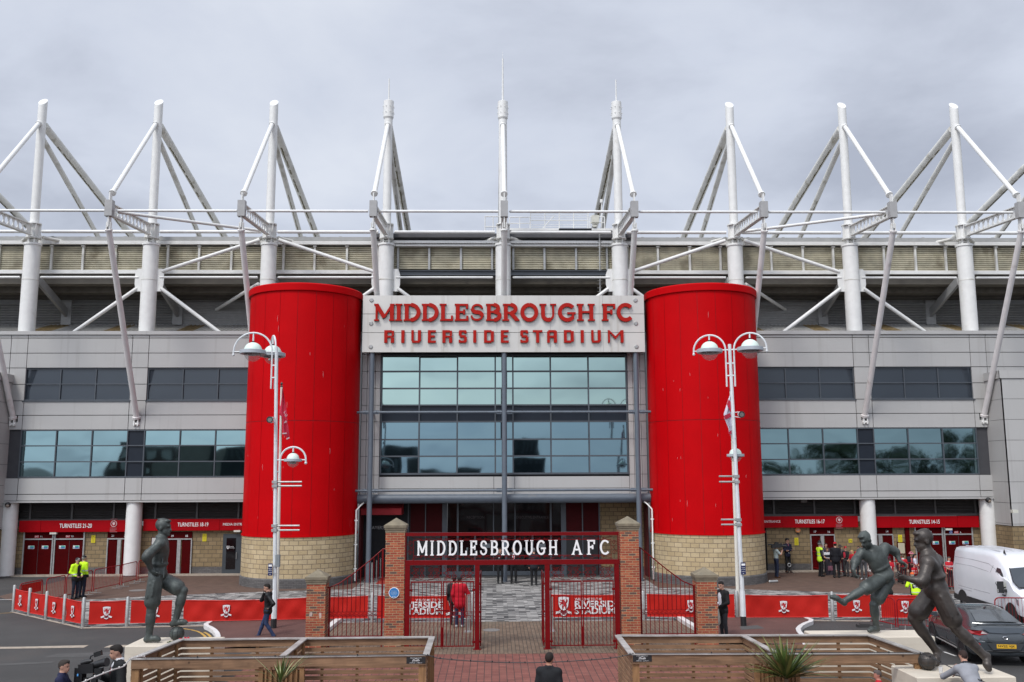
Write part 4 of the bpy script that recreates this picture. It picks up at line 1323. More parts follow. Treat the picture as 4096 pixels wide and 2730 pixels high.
MB().box(q(2232, 930).x, q(2360, 930).x, Yr - 1, Yr + 1, q(2232, 948).z, q(2232, 931).z).build('roof_hatch', darkwall, ST, smooth=0)
MB().box(q(2040, 948).x, q(2440, 930).x, Yr - .6, Yr - .5, q(2232, 955).z, q(2232, 938).z).build('roof_upstand', white_dirty, ST, smooth=0)
MB().box(q(2363, 870).x, q(2392, 870).x, Yr - .6, Yr - .2, q(2363, 900).z, q(2363, 872).z).add([q(2368, 900, Yr - .6), q(2388, 900, Yr - .6), q(2384, 908, Yr - .6), q(2372, 908, Yr - .6)], [(0, 1, 2, 3)]).build('roof_floodlight', mat('cream_box', (.55, .54, .47), .6), ST, smooth=0)
MB().tube(q(2407, 920), q(2406, 805), .03, n=6).tube(q(2406, 812), q(2406, 799), .1, n=8).build('aerial', white, ST)
mb = MB()
Yl2 = YL - .95
mb.tube(P(2398, 925, Yl2), P(2401, 1178, Yl2), .045, n=6)
for i in range(17):
    y = 935 + i * 14.5
    a = P(2399, y, Yl2)
    mb.tube(a - Vector((.14, 0, 0)), a + Vector((.14, 0, 0)), .014, n=5)
mb.build('roof_ladder', galv, ST, smooth=0)
# bulkhead lights on the front
lampglass = mat('lamp_glass', (.6, .58, .52), .3)
for px, py, Y in ((846, 2125, 52.25), (3793, 2118, 52.25), (215, 2134, 52.25)):
    g = P(px if px != 846 else 950, py, Y)
    MB().box(g.x - .18, g.x + .18, g.y - .1, g.y + .1, g.z - .05, g.z + .05).build('bulkhead_light', lampglass, ST, smooth=0)
for px, py, k in ((34, 2020, -4), (3950, 2001, 4)):
    g = P(px, py, YF)
    o = MB().ball((g.x, YF - .08, g.z), .15, 14, 0).build('dome_camera', black, ST)
    MB().ball((g.x + .02, YF - .14, g.z - .04), .105, 12, 0).build('dome', mat('dome_lens', (.25, .2, .16), .1), o)
g = P(3212, 2004, YW)
MB().box(g.x - .17, g.x + .17, YW - .18, YW, g.z - .1, g.z + .1).build('wall_floodlight', mat('brown_lamp', (.12, .1, .09), .4), ST, smooth=0)
g = P(4055, 2046, 47.9)
MB().box(g.x - .14, g.x + .14, 47.72, 47.95, g.z - .08, g.z + .08).build('alarm_box', mat('cream_box', (.55, .54, .47), .6), ST, smooth=0)

# ------------------------------------------------------------------ signs on the stadium
ns = thing('name_sign', 'wide steel name board with red raised lettering between the two red drum towers', 'sign', (0, 48.2, 13))
SY = 48.0
sx0, sx1 = P(1450, 1300, SY).x, P(2578, 1300, SY).x
sz1, sz0 = P(2014, 1182, SY).z, P(2014, 1410, SY).z
mb = MB()
zsp = [sz0, P(2014, 1331, SY).z, P(2014, 1256.5, SY).z, sz1]
xsp = [sx0 + (sx1 - sx0) * t for t in (0, .102, .287, .475, .665, .852, 1)]
for j in range(3):
    for i in range(len(xsp) - 1):
        mb.box(xsp[i] + .004, xsp[i + 1] - .004, SY + random.uniform(0, .006), SY + .12, zsp[j] + .012, zsp[j + 1] - .012)
mb.build('sign_board', brushed, ns, smooth=0)
MB().box(sx0 + .03, sx1 - .03, SY + .05, SY + .5, sz0 + .03, sz1 - .03).build('sign_backing', clad_dark, ns, smooth=0)
mb = MB()
for x in (sx0 + .45, sx1 - .45):
    for y in (1202, 1295, 1388):
        z = P(2014, y, SY).z
        mb.lathe([(0, 0), (.085, 0), (.11, -.02), (.11, -.05)], (0, 0, 0), 16)
        n = len(mb.v) - 64
        mb.v[n:] = [(x + v[0], SY - .05 - v[2], z + v[1]) for v in mb.v[n:]]
        mb.f[-48:] = [tuple(reversed(f)) for f in mb.f[-48:]]
mb.build('fixing_disc', galv, ns)
a, b = P(1500, 1252, SY), P(2531, 1252, SY)
cz = P(2014, 1252, SY).z
hh = P(2014, 1216.5, SY).z - P(2014, 1284.5, SY).z
wd_tot = b.x - a.x
mb = MB()
sp = P(2388, 1252, SY).x
strokes(mb, 'MIDDLESBROUGH', ((a.x + P(2377, 1252, SY).x) / 2, SY - .16, cz), hh, P(2377, 1252, SY).x - a.x, .225, .12, .14, .09, 0, 1, serif=.085)
strokes(mb, 'FC', ((P(2407, 1252, SY).x + b.x) / 2, SY - .16, cz), hh, b.x - P(2407, 1252, SY).x, .225, .12, .14, .10, 0, 1, serif=.085)
mb.build('club_lettering', [redletter, redletter_side], ns, smooth=0)
# blocky second line built from bars
BL = {'R': [(0, 0, .26, 1), (.26, .82, .62, 1), (.62, .5, .80, .96), (.26, .42, .66, .56), (.55, 0, .82, .42)],
      'I': [(0, 0, .26, 1)], 'U': [(0, .16, .20, 1), (.06, 0, .70, .17), (.54, .12, .80, 1)],
      'E': [(0, 0, .24, 1), (.24, .83, .66, 1), (.24, .43, .58, .59), (.24, 0, .66, .17)],
      'S': [(.05, .83, .62, 1), (0, .58, .24, .93), (.1, .42, .6, .60), (.44, .08, .68, .46), (0, 0, .6, .17), (.46, .74, .66, .92), (0, .06, .16, .24)],
      'D': [(0, 0, .24, 1), (.24, .83, .62, 1), (.24, 0, .62, .17), (.56, .08, .82, .92)],
      'T': [(0, .83, .8, 1), (.27, 0, .53, .83)],
      'A': [(0, 0, .22, .9), (.10, .83, .72, 1), (.56, 0, .82, .94), (.22, .40, .56, .56)],
      'M': None}
def blocks(mb, s, xs, h, y, cz, depth):
    n = 0
    for ch, x0 in zip(s, xs):
        if ch == 'M':
            for pl_ in ([(0, 0), (.16, 0), (.16, 1), (0, 1)], [(1.08, 0), (1.34, 0), (1.34, 1), (1.08, 1)], [(.1, 1), (.18, .78), (.64, .26), (.64, .52)], [(.64, .52), (.64, .26), (1.14, .8), (1.14, 1)]):
                n += 1
                mb.prism([(x0 + p[0] * h * .92, (p[1] - .5) * h) for p in pl_], (0, y - .0015 * (n % 5), cz), (1, 0, 0), (0, 0, 1), depth, 0, 1)
            continue
        for (u0, v0, u1, v1) in BL[ch]:
            n += 1
            mb.prism([(x0 + u0 * h * .95, (v0 - .5) * h), (x0 + u1 * h * .95, (v0 - .5) * h), (x0 + u1 * h * .95, (v1 - .5) * h), (x0 + u0 * h * .95, (v1 - .5) * h)], (0, y - .0015 * (n % 6), cz), (1, 0, 0), (0, 0, 1), depth, 0, 1)
mb = MB()
h2 = P(2014, 1323, SY).z - P(2014, 1373, SY).z
rx = [1538, 1606, 1646, 1712, 1770, 1835, 1893, 1936, 2003]
sx_ = [2081, 2131, 2188, 2255, 2322, 2364, 2431]
blocks(mb, 'RIUERSIDE', [P(x, 1348, SY).x for x in rx], h2, SY - .14, P(2014, 1348, SY).z, .10)
mb.build('stadium_lettering', [redletter, redletter_side], ns, smooth=0)
mb = MB()
blocks(mb, 'STADIUM', [P(x, 1348, SY).x for x in sx_], h2, SY - .14, P(2014, 1348, SY).z, .10)
mb.build('stadium_lettering', [redletter, redletter_side], ns, smooth=0)

def fascia(label, pxa, pxb, ya, yb_, txts, splits=()):
    z1_, z0_ = P((pxa + pxb) / 2, ya, 52.15).z, P((pxa + pxb) / 2, yb_, 52.15).z
    x0, x1 = xw(pxa, 2110, 52.15), xw(pxb, 2110, 52.15)
    t = thing('fascia_sign', label, 'sign', ((x0 + x1) / 2, 52.15, z0_), 'red signs above the turnstile doors')
    mb = MB()
    ss = [x0] + [xw(s, 2110, 52.15) for s in splits] + [x1]
    for i in range(len(ss) - 1):
        mb.box(ss[i] + .006, ss[i + 1] - .006, 52.15 + .012 * (i % 2), 52.42, z0_, z1_)
    mb.build('sign_board', redsign, t, smooth=0)
    mb = MB()
    for s, px0, px1, py, hpx in txts:
        g0, g1 = P(px0, py, 52.13), P(px1, py, 52.13)
        hh_ = P(px0, py - hpx / 2, 52.13).z - P(px0, py + hpx / 2, 52.13).z
        text(mb, s, ((g0.x + g1.x) / 2, 52.145, (g0.z + g1.z) / 2), hh_, width=g1.x - g0.x, depth=.008, bold=.005 if hpx > 13 else .0)
    if mb.f:
        mb.build('sign_lettering', whitepaint, t, smooth=0)
    return t
def club_panel(t, px, py):
    g = P(px, py, 52.1)
    mb = MB()
    for rr in (.16,):
        mb.pipe([(g.x + rr * math.cos(a * PI / 10), 52.13, g.z + .08 + rr * math.sin(a * PI / 10)) for a in range(20)], .018, 6, closed=True)
    mb.prism([(-.07, .08), (.07, .08), (.07, -.02), (0, -.09), (-.07, -.02)], (g.x, 52.12, g.z + .08), (1, 0, 0), (0, 0, 1), .01)
    mb.build('club_roundel', mat('pale_pink_print', (.55, .38, .38), .6), t)
    mb = MB()
    text(mb, 'IT\'S YOUR CLUB', (g.x, 52.135, g.z + .33), .06, width=.36, depth=.004)
    for i, w in enumerate((.36, .36, .3, .4)):
        mb.box(g.x - .2, g.x - .2 + w, 52.13, 52.14, g.z - .16 - i * .07, g.z - .135 - i * .07)
    mb.build('small_print', mat('dull_pink_print', (.4, .12, .13), .6), t, smooth=0)
f1 = fascia('red board reading TURNSTILES 21-20 above the exit doors at the left end', 76, 514, 2083, 2129, [('TURNSTILES 21-20', 238, 367, 2104, 17)], (162, 440))
club_panel(f1, 454, 2102)
f2 = fascia('red board reading TURNSTILES 18-19 and media entrance left of the left drum tower', 572, 1010, 2077, 2123, [('TURNSTILES 18-19', 710, 833, 2099, 16), ('MEDIA ENTRANCE', 892, 1003, 2098, 10)], (878,))
f3 = fascia('red board reading TURNSTILES 16-17 right of the right drum tower', 3010, 3434, 2066, 2111, [('ENTRANCE', 3058, 3122, 2087, 9.5), ('TURNSTILES 16-17', 3180, 3299, 2087, 16)], (3132, 3346))
club_panel(f3, 3358, 2087)
f4 = fascia('red board reading TURNSTILES 14-15 at the right end above the wheelchair exit', 3488, 3918, 2066, 2111, [('TURNSTILES 14-15', 3637, 3759, 2088, 16)], (3565, 3832))

def notice(label, px, py, cat='notice', hpx=29, wpx=15.5):
    g = P(px, py, 52.37)
    k = 52.4 / 3700
    t = thing('warning_notice', label, cat, (g.x, YW, g.z), 'yellow notices on the block wall')
    w, h = wpx * k / 2, hpx * k / 2
    MB().box(g.x - w, g.x + w, YW - .03, YW - .018, g.z - h, g.z + h).build('notice_board', yellow, t, smooth=0)
    mb = MB()
    mb.pipe([(g.x - .07, YW - .035, g.z + .04), (g.x + .07, YW - .035, g.z + .04), (g.x, YW - .035, g.z + .16)], .009, 5, closed=True)
    for i in range(5):
        mb.box(g.x - w * .7, g.x + w * .7, YW - .034, YW - .031, g.z - .02 - i * .035, g.z - .01 - i * .035)
    mb.build('printed_lines', mat('brown_print', (.22, .16, .01), .6), t, smooth=0)
notice('yellow warning notice between the red exit doors and turnstile doors 21-20', 373, 2157)
notice('yellow warning notice on the wall beside turnstile door 18', 818, 2151)
notice('yellow warning notice behind the camera operator and dark clad doorman', 3186, 2167)
notice('yellow warning notice above the framed board at turnstile door 14', 3601, 2155)
g = P(3402, 2164, 52.37)
t = thing('hydrant_sign', 'small yellow square sign with a black letter H on the block wall', 'sign', (g.x, YW, g.z))
MB().box(g.x - .1, g.x + .1, YW - .03, YW - .016, g.z - .1, g.z + .1).build('sign_plate', yellow, t, smooth=0)
mb = MB(); text(mb, 'H', (g.x, YW - .031, g.z), .13, width=.11, depth=.004, bold=.02); mb.build('letter', black, t, smooth=0)
g = P(3192, 2121, 52.3)
t = thing('alarm_bell_box', 'orange hexagonal alarm box on the wall under the red TURNSTILES 16-17 board', 'alarm box', (g.x, YW, g.z))
MB().prism([(.16 * math.cos(PI * i / 3), .15 * math.sin(PI * i / 3)) for i in range(6)], (g.x, YW - .1, g.z), (1, 0, 0), (0, 0, 1), .1).build('box', mat('alarm_orange', (.5, .19, .06), .5), t, smooth=0)
mb = MB(); text(mb, 'ADT', (g.x, YW - .101, g.z), .09, width=.16, depth=.004); mb.build('lettering', mat('alarm_blue', (.25, .33, .42), .5), t, smooth=0)
MB().box(g.x - .06, g.x + .06, YW - .07, YW, g.z - .22, g.z - .14).build('beacon', black, t, smooth=0)
g = P(3607, 2194, 52.3)
t = thing('notice_frame', 'dark red framed notice board with a pale sheet on the right hand wall', 'notice board', (g.x, YW, g.z))
MB().box(g.x - .22, g.x + .22, YW - .06, YW, g.z - .33, g.z + .33).build('frame', reddoor, t, smooth=0)
MB().box(g.x - .185, g.x + .185, YW - .066, YW - .061, g.z - .285, g.z + .285).build('sheet', mat('cream_paper', (.42, .38, .27), .7, var=.06, vscale=14), t, smooth=0)
g = P(615, 2168, 52.3)
t = thing('poster_frame', 'dark red poster frame with a white sheet behind the left statue', 'notice board', (g.x, YW, g.z))
MB().box(g.x - .16, g.x + .24, YW - .06, YW, g.z - .3, g.z + .25).build('frame', reddoor, t, smooth=0)
MB().box(g.x - .12, g.x + .2, YW - .066, YW - .061, g.z - .26, g.z + .21).build('sheet', mat('white_paper', (.5, .5, .48), .7), t, smooth=0)
# ------------------------------------------------------------------ gate piers
YGT = 29.9
def pier(label, pxa, pxb, ytop_px, capw_px, Y=29.85, h=None):
    xa, xb = P(pxa, 2300, Y).x, P(pxb, 2300, Y).x
    w = xb - xa
    xm = (xa + xb) / 2
    zt_ = P((pxa + pxb) / 2, ytop_px, Y + w / 2).z
    t = thing('brick_pier', label, 'gate pier', (xm, Y + w / 2, 0), 'brick piers of the gate')
    cw = w * capw_px / 2
    MB().box(xa, xb, Y, Y + w, 0, zt_ - .44).build('brick_shaft', redbrick, t, smooth=0)
    yc = Y + w / 2
    mb = MB()
    def ringbox(hw, z0, z1):
        mb.box(xm - hw, xm + hw, yc - hw, yc + hw, z0, z1)
    ringbox(cw * .88, zt_ - .44, zt_ - .36); ringbox(cw * .94, zt_ - .36, zt_ - .30); ringbox(cw, zt_ - .30, zt_ - .22)
    o = len(mb.v)
    hw = cw * .985
    mb.add([(xm - hw, yc - hw, zt_ - .22), (xm + hw, yc - hw, zt_ - .22), (xm + hw, yc + hw, zt_ - .22), (xm - hw, yc + hw, zt_ - .22), (xm, yc, zt_)], [(0, 1, 4), (1, 2, 4), (2, 3, 4), (3, 0, 4)])
    mb.build('cap_stone', capstone, t, smooth=0)
    return t, xa, xb, zt_
p1_, *_ = pier('low brick pier with stone cap, first from the left, beside the phone user', 1228, 1304, 2277, 1.19)
p2_, *p2d = pier('tall brick pier carrying the round blue plaque', 1540, 1617, 2072, 1.18)
p3_, *p3d = pier('tall brick pier right of the gate, without a plaque', 2482, 2558, 2065, 1.2)
p4_, *_ = pier('low brick pier with stone cap beside the person holding a pale tote bag', 2786, 2866, 2268, 1.16)
MB().add([(P(1243, 2458, 29.84).x + dx, 29.845, P(1243, 2458, 29.84).z + dz) for dx, dz in ((-.05, -.06), (.03, -.07), (.05, .05), (.0, .07), (-.03, .04))], [(0, 1, 2, 3, 4)]).add([(P(1280, 2462, 29.84).x + dx, 29.845, P(1280, 2462, 29.84).z + dz) for dx, dz in ((-.01, -.1), (.04, -.08), (.04, .07), (-.02, .08), (-.04, .02))], [(0, 1, 2, 3, 4)]).build('white_smear', mat('white_smear', (.42, .33, .29), .9, var=.3, vscale=30), p1_, smooth=0)
g = P(1576, 2372, 29.82)
t = thing('blue_plaque', 'round blue plaque with a white rim on the tall left brick pier', 'plaque', (g.x, 29.84, g.z))
mb = MB()
mb.prism([(.165 * math.cos(PI * i / 16), .165 * math.sin(PI * i / 16)) for i in range(32)], (g.x, 29.81, g.z), (1, 0, 0), (0, 0, 1), .04)
mb.build('rim', whitepaint, t, smooth=0)
mb = MB()
mb.prism([(.148 * math.cos(PI * i / 16), .148 * math.sin(PI * i / 16)) for i in range(32)], (g.x, 29.806, g.z), (1, 0, 0), (0, 0, 1), .01)
mb.build('plaque_face', mat('plaque_blue', (.02, .16, .42), .45), t, smooth=0)
mb = MB()
text(mb, 'MIDDLESBROUGH', (g.x, 29.803, g.z + .06), .018, width=.2, depth=.003)
for i, w in enumerate((.17, .22, .2, .22, .16)):
    mb.box(g.x - w / 2, g.x + w / 2, 29.802, 29.805, g.z + .03 - i * .022, g.z + .037 - i * .022)
for dx in (-.03, .03):
    mb.prism([(dx + .022 * math.cos(PI * i / 6), -.108 + .018 * math.sin(PI * i / 6)) for i in range(12)], (g.x, 29.804, g.z), (1, 0, 0), (0, 0, 1), .003)
mb.build('plaque_lettering', mat('plaque_print', (.30, .45, .62), .5), t, smooth=0)

# ------------------------------------------------------------------ red gate frame with lettering
GF = thing('gate_frame', 'red steel gateway with white MIDDLESBROUGH AFC lettering between the two tall brick piers', 'gateway', (0, YGT, 0))
def pz(y, Y=YGT, x=2048): return P(x, y, Y).z
def px_(x, Y=YGT, y=2300): return P(x, y, Y).x
gx0, gx1 = px_(1620), px_(2477)
zT1, zT0, zL1, zL0 = pz(2130), pz(2143), pz(2240), pz(2259)
MB().box(gx0, gx1, YGT - .06, YGT + .06, zT0, zT1).build('top_beam', redsteel, GF, smooth=0)
MB().box(gx0, gx1 + .01, YGT - .075, YGT + .075, zL0, zL1).build('lower_beam', redsteel, GF, smooth=0)
for a, b in ((1621, 1640), (1900, 1918), (2179, 2198), (2457, 2476)):
    xa, xb = px_(a), px_(b)
    MB().box(xa, xb, YGT - .07, YGT + .07, 0, zL0).build('gate_post', redsteel, GF, smooth=0)
    MB().box(xa - .05, xb + .05, YGT - .11, YGT + .11, 0, .018).build('post_foot', redsteel, GF, smooth=0)
for x in (px_(1622), px_(2474)):
    MB().box(x - .012, x + .012, YGT - .04, YGT + .04, zL1, zT0).build('end_bar', redsteel, GF, smooth=0)
zr1, zr0 = pz(2160), pz(2223)
lx0, lx1 = px_(1653), px_(2446)
mb = MB()
for z in (zr1, zr0):
    mb.box(lx0, lx1, YGT - .012, YGT + .012, z - .01, z + .01)
for x in (lx0, lx1):
    mb.box(x - .008, x + .008, YGT - .01, YGT + .01, zL1, zr1)
mb.build('letter_rail', redsteel, GF, smooth=0)
def spiral(mb, c, r, turns, a0, sgn, rt=.008, Y=YGT, lead=None, n=22):
    pts = []
    for i in range(n + 1):
        t_ = i / n
        a = a0 + sgn * turns * 2 * PI * t_
        rr = r * (1 - .82 * t_)
        pts.append((c[0] + rr * math.cos(a), Y, c[1] + rr * math.sin(a)))
    if lead:
        pts = [(lead[0], Y, lead[1])] + pts
    mb.pipe(pts, rt, 4)
# scrolls above and below the lettering, and at its ends
mb = MB()
ns_ = 10
for i in range(ns_):
    xm = lx0 + (lx1 - lx0) * (i + .5) / ns_
    for zc2, s in (((zT0 + zr1) / 2, 1), ((zL1 + zr0) / 2, -1)):
        hh_ = (zT0 - zr1) * .36
        for d in (-1, 1):
            spiral(mb, (xm + d * .075, zc2 - s * hh_ * .3), hh_ * .62, 1.2, PI / 2 * (1 - d) if s > 0 else PI / 2 * (1 - d), -d * s)
            mb.pipe([(xm + d * .1, YGT, zc2 - s * hh_ * .8), (xm + d * .24, YGT, zc2 - s * hh_ * .1), (xm + d * .36, YGT, zc2 + s * hh_ * .9)], .007, 4)
for x, d in ((lx0, -1), (lx1, 1)):
    for z in (zr0 + .09, zr1 - .09):
        spiral(mb, (x + d * .10, z), .07, 1.3, 0, 1)
    mb.pipe([(x + d * .02, YGT, zr0 + .2), (x + d * .12, YGT, (zr0 + zr1) / 2), (x + d * .02, YGT, zr1 - .2)], .007, 4)
    mb.pipe([(x + d * .2, YGT, zr0 + .12), (x + d * .06, YGT, (zr0 + zr1) / 2), (x + d * .2, YGT, zr1 - .12)], .007, 4)
mb.build('scrollwork', redsteel, GF)
mb = MB()
cz = (pz(2162) + pz(2221)) / 2
hl = pz(2162) - pz(2221)
strokes(mb, 'MIDDLESBROUGH', ((px_(1669) + px_(2231)) / 2, YGT - .03, cz), hl, px_(2231) - px_(1669), .13, .112, .03, .33, serif=.055)
mb.build('gate_lettering', whitepaint, GF, smooth=0)
mb = MB()
strokes(mb, 'AFC', ((px_(2288) + px_(2440)) / 2, YGT - .03, cz), hl, px_(2440) - px_(2288), .13, .112, .03, .46, serif=.055)
mb.build('gate_lettering', whitepaint, GF, smooth=0)

def leaf(label, pxa, pxb, Yh=YGT, two=True):
    """double gate between two posts, with scrolled top panel and vertical bars"""
    xa, xb = px_(pxa), px_(pxb)
    t = thing('barred_gate', label, 'gate', ((xa + xb) / 2, Yh, 0), 'closed side gates')
    zb_, zm0, zm1, zt_ = pz(2588), pz(2461), pz(2447), pz(2324)
    zb_ = max(.09, zb_)
    xm = (xa + xb) / 2
    for (a, b) in ((xa, xm - .012), (xm + .012, xb)):
        f = MB()
        f.box(a, a + .035, Yh - .018, Yh + .018, zb_, zt_); f.box(b - .035, b, Yh - .018, Yh + .018, zb_, zt_)
        f.box(a + .035, b - .035, Yh - .015, Yh + .015, zb_, zb_ + .03)
        f.box(a + .035, b - .035, Yh - .02, Yh + .02, zt_ - .045, zt_)
        for z in (zm0, zm1):
            f.box(a + .035, b - .035, Yh - .008, Yh + .008, z - .007, z + .007)
        fr = f.build('leaf_frame', redsteel, t, smooth=0)
        bars = MB()
        n = 7
        for i in range(1, n + 1):
            x = a + (b - a) * i / (n + 1)
            bars.tube((x, Yh, zb_ + .03), (x, Yh, zm0), .010, n=6); bars.tube((x, Yh, zm1), (x, Yh, zt_ - .045), .010, n=6)
        bars.build('bars', redsteel, fr)
        sc = MB()
        for i in range(7):
            x = a + .06 + (b - a - .1) * (i + .5) / 7
            spiral(sc, (x, (zm0 + zm1) / 2), .045, 1.2, PI if i % 2 else 0, 1, .006, Yh, n=14)
        # scrolled panel above
        cx, cz2, ww = (a + b) / 2, (zt_ + zL0) / 2, (b - a)
        H_ = (zL0 - zt_)
        for s in (-1, 1):
            for r, (dx, dz) in ((.085, (.12, .0)), (.085, (.3, .0))):
                spiral(sc, (cx + s * dx * ww, cz2 + .09), r, 1.35, -PI / 2, s, .009, Yh)
                spiral(sc, (cx + s * dx * ww, cz2 - .09), r, 1.35, PI / 2, -s, .009, Yh)
            sc.pipe([(cx + s * ww * .02, Yh, zt_ + .02), (cx + s * ww * .2, Yh, zt_ + .06), (cx + s * ww * .36, Yh, zt_ + .16), (cx + s * ww * .49, Yh, cz2 + .02)], .008, 4)
            sc.pipe([(cx + s * ww * .02, Yh, zL0 - .03), (cx + s * ww * .2, Yh, zL0 - .08), (cx + s * ww * .36, Yh, zL0 - .17), (cx + s * ww * .49, Yh, cz2 - .02)], .008, 4)
            spiral(sc, (cx + s * ww * .42, zt_ + .08), .06, 1.3, PI / 2, s, .008, Yh)
            spiral(sc, (cx + s * ww * .42, zL0 - .08), .06, 1.3, -PI / 2, -s, .008, Yh)
        sc.build('scrollwork', redsteel, fr)
        hinge = MB()
        hx = a if a == xa else b
        for z in (.2, zt_ - .3):
            hinge.box(hx - .06, hx + .06, Yh - .03, Yh + .03, z, z + .06)
        hinge.build('hinge', redsteel, fr, smooth=0)
    lk = MB().box(xm - .22, xm + .22, Yh - .03, Yh - .012, pz(2444), pz(2438))
    lk.tube((xm, Yh - .02, .03), (xm, Yh - .02, pz(2508)), .016, n=6)
    lk.build('lock_bar', redsteel, t)
leaf('closed barred gate between posts, left of the open gateway', 1643, 1897)
leaf('closed barred gate between posts, right of the open gateway', 2201, 2454)
# open centre leaves folded back, seen edge on
for px, d in ((1922, 1), (2174, -1)):
    x = px_(px)
    t = thing('open_gate_leaf', 'open barred gate leaf folded back at the %s inner gate post' % ('left' if d > 0 else 'right'), 'gate', (x, YGT, 0), 'open centre gates')
    f = MB()
    y0, y1 = YGT + .08, YGT + 1.05
    for y in (y0, y1):
        f.box(x - .018, x + .018, y, y + .035, .08, 2.3)
    for z in (.08, .95, 1.05, 2.0, 2.27):
        f.box(x - .014, x + .014, y0 + .035, y1, z, z + .03)
    fr = f.build('leaf_frame', redsteel, t, smooth=0)
    b = MB()
    for i in range(1, 8):
        y = y0 + (y1 - y0) * i / 8
        b.tube((x, y, .11), (x, y, .95), .01, n=6); b.tube((x, y, 1.08), (x, y, 2.0), .01, n=6)
    b.build('bars', redsteel, fr)
    h = MB()
    for z in (.2, 1.1, 1.95):
        h.box(x - .03, x + .03, y0 - .08, y0 + .03, z, z + .06)
    h.build('hinge', redsteel, fr, smooth=0)
# railing panels that sweep down from the tall piers to the low ones
def sweep(label, pts_px, base_px, pxlow, pxhigh):
    Y = 30.15
    t = thing('swept_railing', label, 'railing', (px_(pxlow, Y), Y, 0), 'swept railings beside the gate')
    pts = [P(x, y, Y) for x, y in pts_px]
    xl, xh = px_(pxlow, Y), px_(pxhigh, Y)
    def top(x):
        for a, b in zip(pts, pts[1:]):
            if min(a.x, b.x) <= x <= max(a.x, b.x):
                return a.z + (b.z - a.z) * (x - a.x) / (b.x - a.x)
        return pts[0].z
    f = MB()
    f.pipe(pts, .02, 6)
    zb_ = max(.1, P(1400, 2546, Y).z)
    zm1, zm0 = P(1400, 2449, Y).z, P(1400, 2465, Y).z
    a, b = min(xl, xh), max(xl, xh)
    f.box(a, b, Y - .015, Y + .015, zb_ - .02, zb_ + .015)
    for z in (zm0, zm1):
        f.box(a, b, Y - .01, Y + .01, z - .009, z + .009)
    f.box(xl - .025, xl + .025, Y - .025, Y + .025, .05, top(xl)); f.box(xh - .025, xh + .025, Y - .025, Y + .025, .05, top(xh))
    fr = f.build('railing_frame', redsteel, t, smooth=30)
    bars = MB()
    n = 12
    for i in range(1, n):
        x = xl + (xh - xl) * i / n
        bars.tube((x, Y, zb_), (x, Y, zm0), .0115, n=6); bars.tube((x, Y, zm1), (x, Y, top(x)), .0115, n=6)
    bars.build('bars', redsteel, fr)
    sc = MB()
    for i in range(11):
        x = a + (b - a) * (i + .7) / 12
        spiral(sc, (x, (zm0 + zm1) / 2), .05, 1.3, PI, 1, .007, Y, n=14)
        sc.pipe([(x - .05, Y, (zm0 + zm1) / 2), (x - .09, Y, zm0 + .02)], .006, 4)
    sc.build('scrollwork', redsteel, fr)
sweep('red railing sweeping up from the left low pier to the left tall pier', [(1310, 2351), (1321, 2350), (1360, 2333), (1420, 2291), (1480, 2243), (1532, 2197), (1545, 2196)], None, 1321, 1530)
sweep('red railing sweeping down from the right tall pier to the right low pier', [(2555, 2190), (2563, 2193), (2610, 2232), (2670, 2281), (2730, 2325), (2772, 2343), (2784, 2343)], None, 2773, 2562)

# ------------------------------------------------------------------ bollards and cloth banners
bollard_px = [(52, 2449), (114, 2464), (182, 2480), (254, 2495), (330, 2511), (506, 2508), (706, 2503), (1292, 2490), (1488, 2488), (1890, 2486), (2196, 2483), (2574, 2480), (2949, 2480), (3332, 2485), (3515, 2483)]
bol_label = ['steel bollard at the far left end of the banner fence', 'second steel bollard on the slanting left side of the banner fence', 'third steel bollard on the slanting left side of the banner fence', 'fourth steel bollard on the slanting left side of the banner fence',
             'large corner steel bollard where the left banner fence turns', 'steel bollard between the two banners left of the left statue', 'steel bollard behind the raised leg of the left statue', 'steel bollard behind the low left brick pier',
             'steel bollard seen through the left swept railing', 'steel bollard at the left side of the open gateway, by the red coat', 'steel bollard at the right side of the open gateway', 'steel bollard seen through the right swept railing', 'steel bollard beside the right lamp post',
             'steel bollard at the toe of the kicking statue', 'steel bollard behind the standing leg of the kicking statue']
bol0 = None
BY = {}
for i, ((x, y), lb) in enumerate(zip(bollard_px, bol_label)):
    g = G(x, y)
    BY[i] = g
    if bol0 is None:
        t = thing('bollard', lb, 'bollard', (0, 0, 0), 'steel bollards holding the banners')
        MB().lathe([(.06, 0), (.06, 1.02), (.045, 1.05), (0, 1.06)], (0, 0, 0), 16).build('bollard_post', stainless, t)
        MB().lathe([(.12, 0), (.12, .012), (.06, .014)], (0, 0, 0), 16).build('base_plate', metalcover, t)
        bol0 = t
    else:
        t = copy_tree(bol0)
        t['label'] = lb
    t.location = (g.x, g.y, 0.004)
bannerred = mat('red_banner_cloth', (0.42, 0.016, 0.011), 0.6, var=0.09, vscale=1.3, spec=0.12)
bannerlite = mat('red_banner_hem', (0.52, 0.04, 0.035), 0.6, spec=.15)
crestwhite = mat('crest_white', (0.66, 0.65, 0.65), 0.6)
crestdark = mat('crest_dark_line', (0.16, 0.02, 0.03), 0.6)
LION = [(-.05, .30), (.02, .36), (.12, .30), (.06, .24), (.16, .2), (.10, .12), (.2, .16), (.28, .3), (.22, .36), (.34, .34), (.36, .2), (.27, .06), (.22, -.04), (.28, -.16), (.2, -.3), (.27, -.4), (.12, -.4), (.14, -.28), (.08, -.2), (.0, -.26), (.02, -.38), (-.14, -.38), (-.07, -.3), (-.1, -.2), (-.02, -.1), (-.08, -.02), (-.2, -.06), (-.3, -.14), (-.32, -.02), (-.22, .02), (-.3, .1), (-.36, .06), (-.36, .18), (-.2, .14), (-.12, .18), (-.2, .26), (-.3, .24), (-.28, .34), (-.14, .3)]
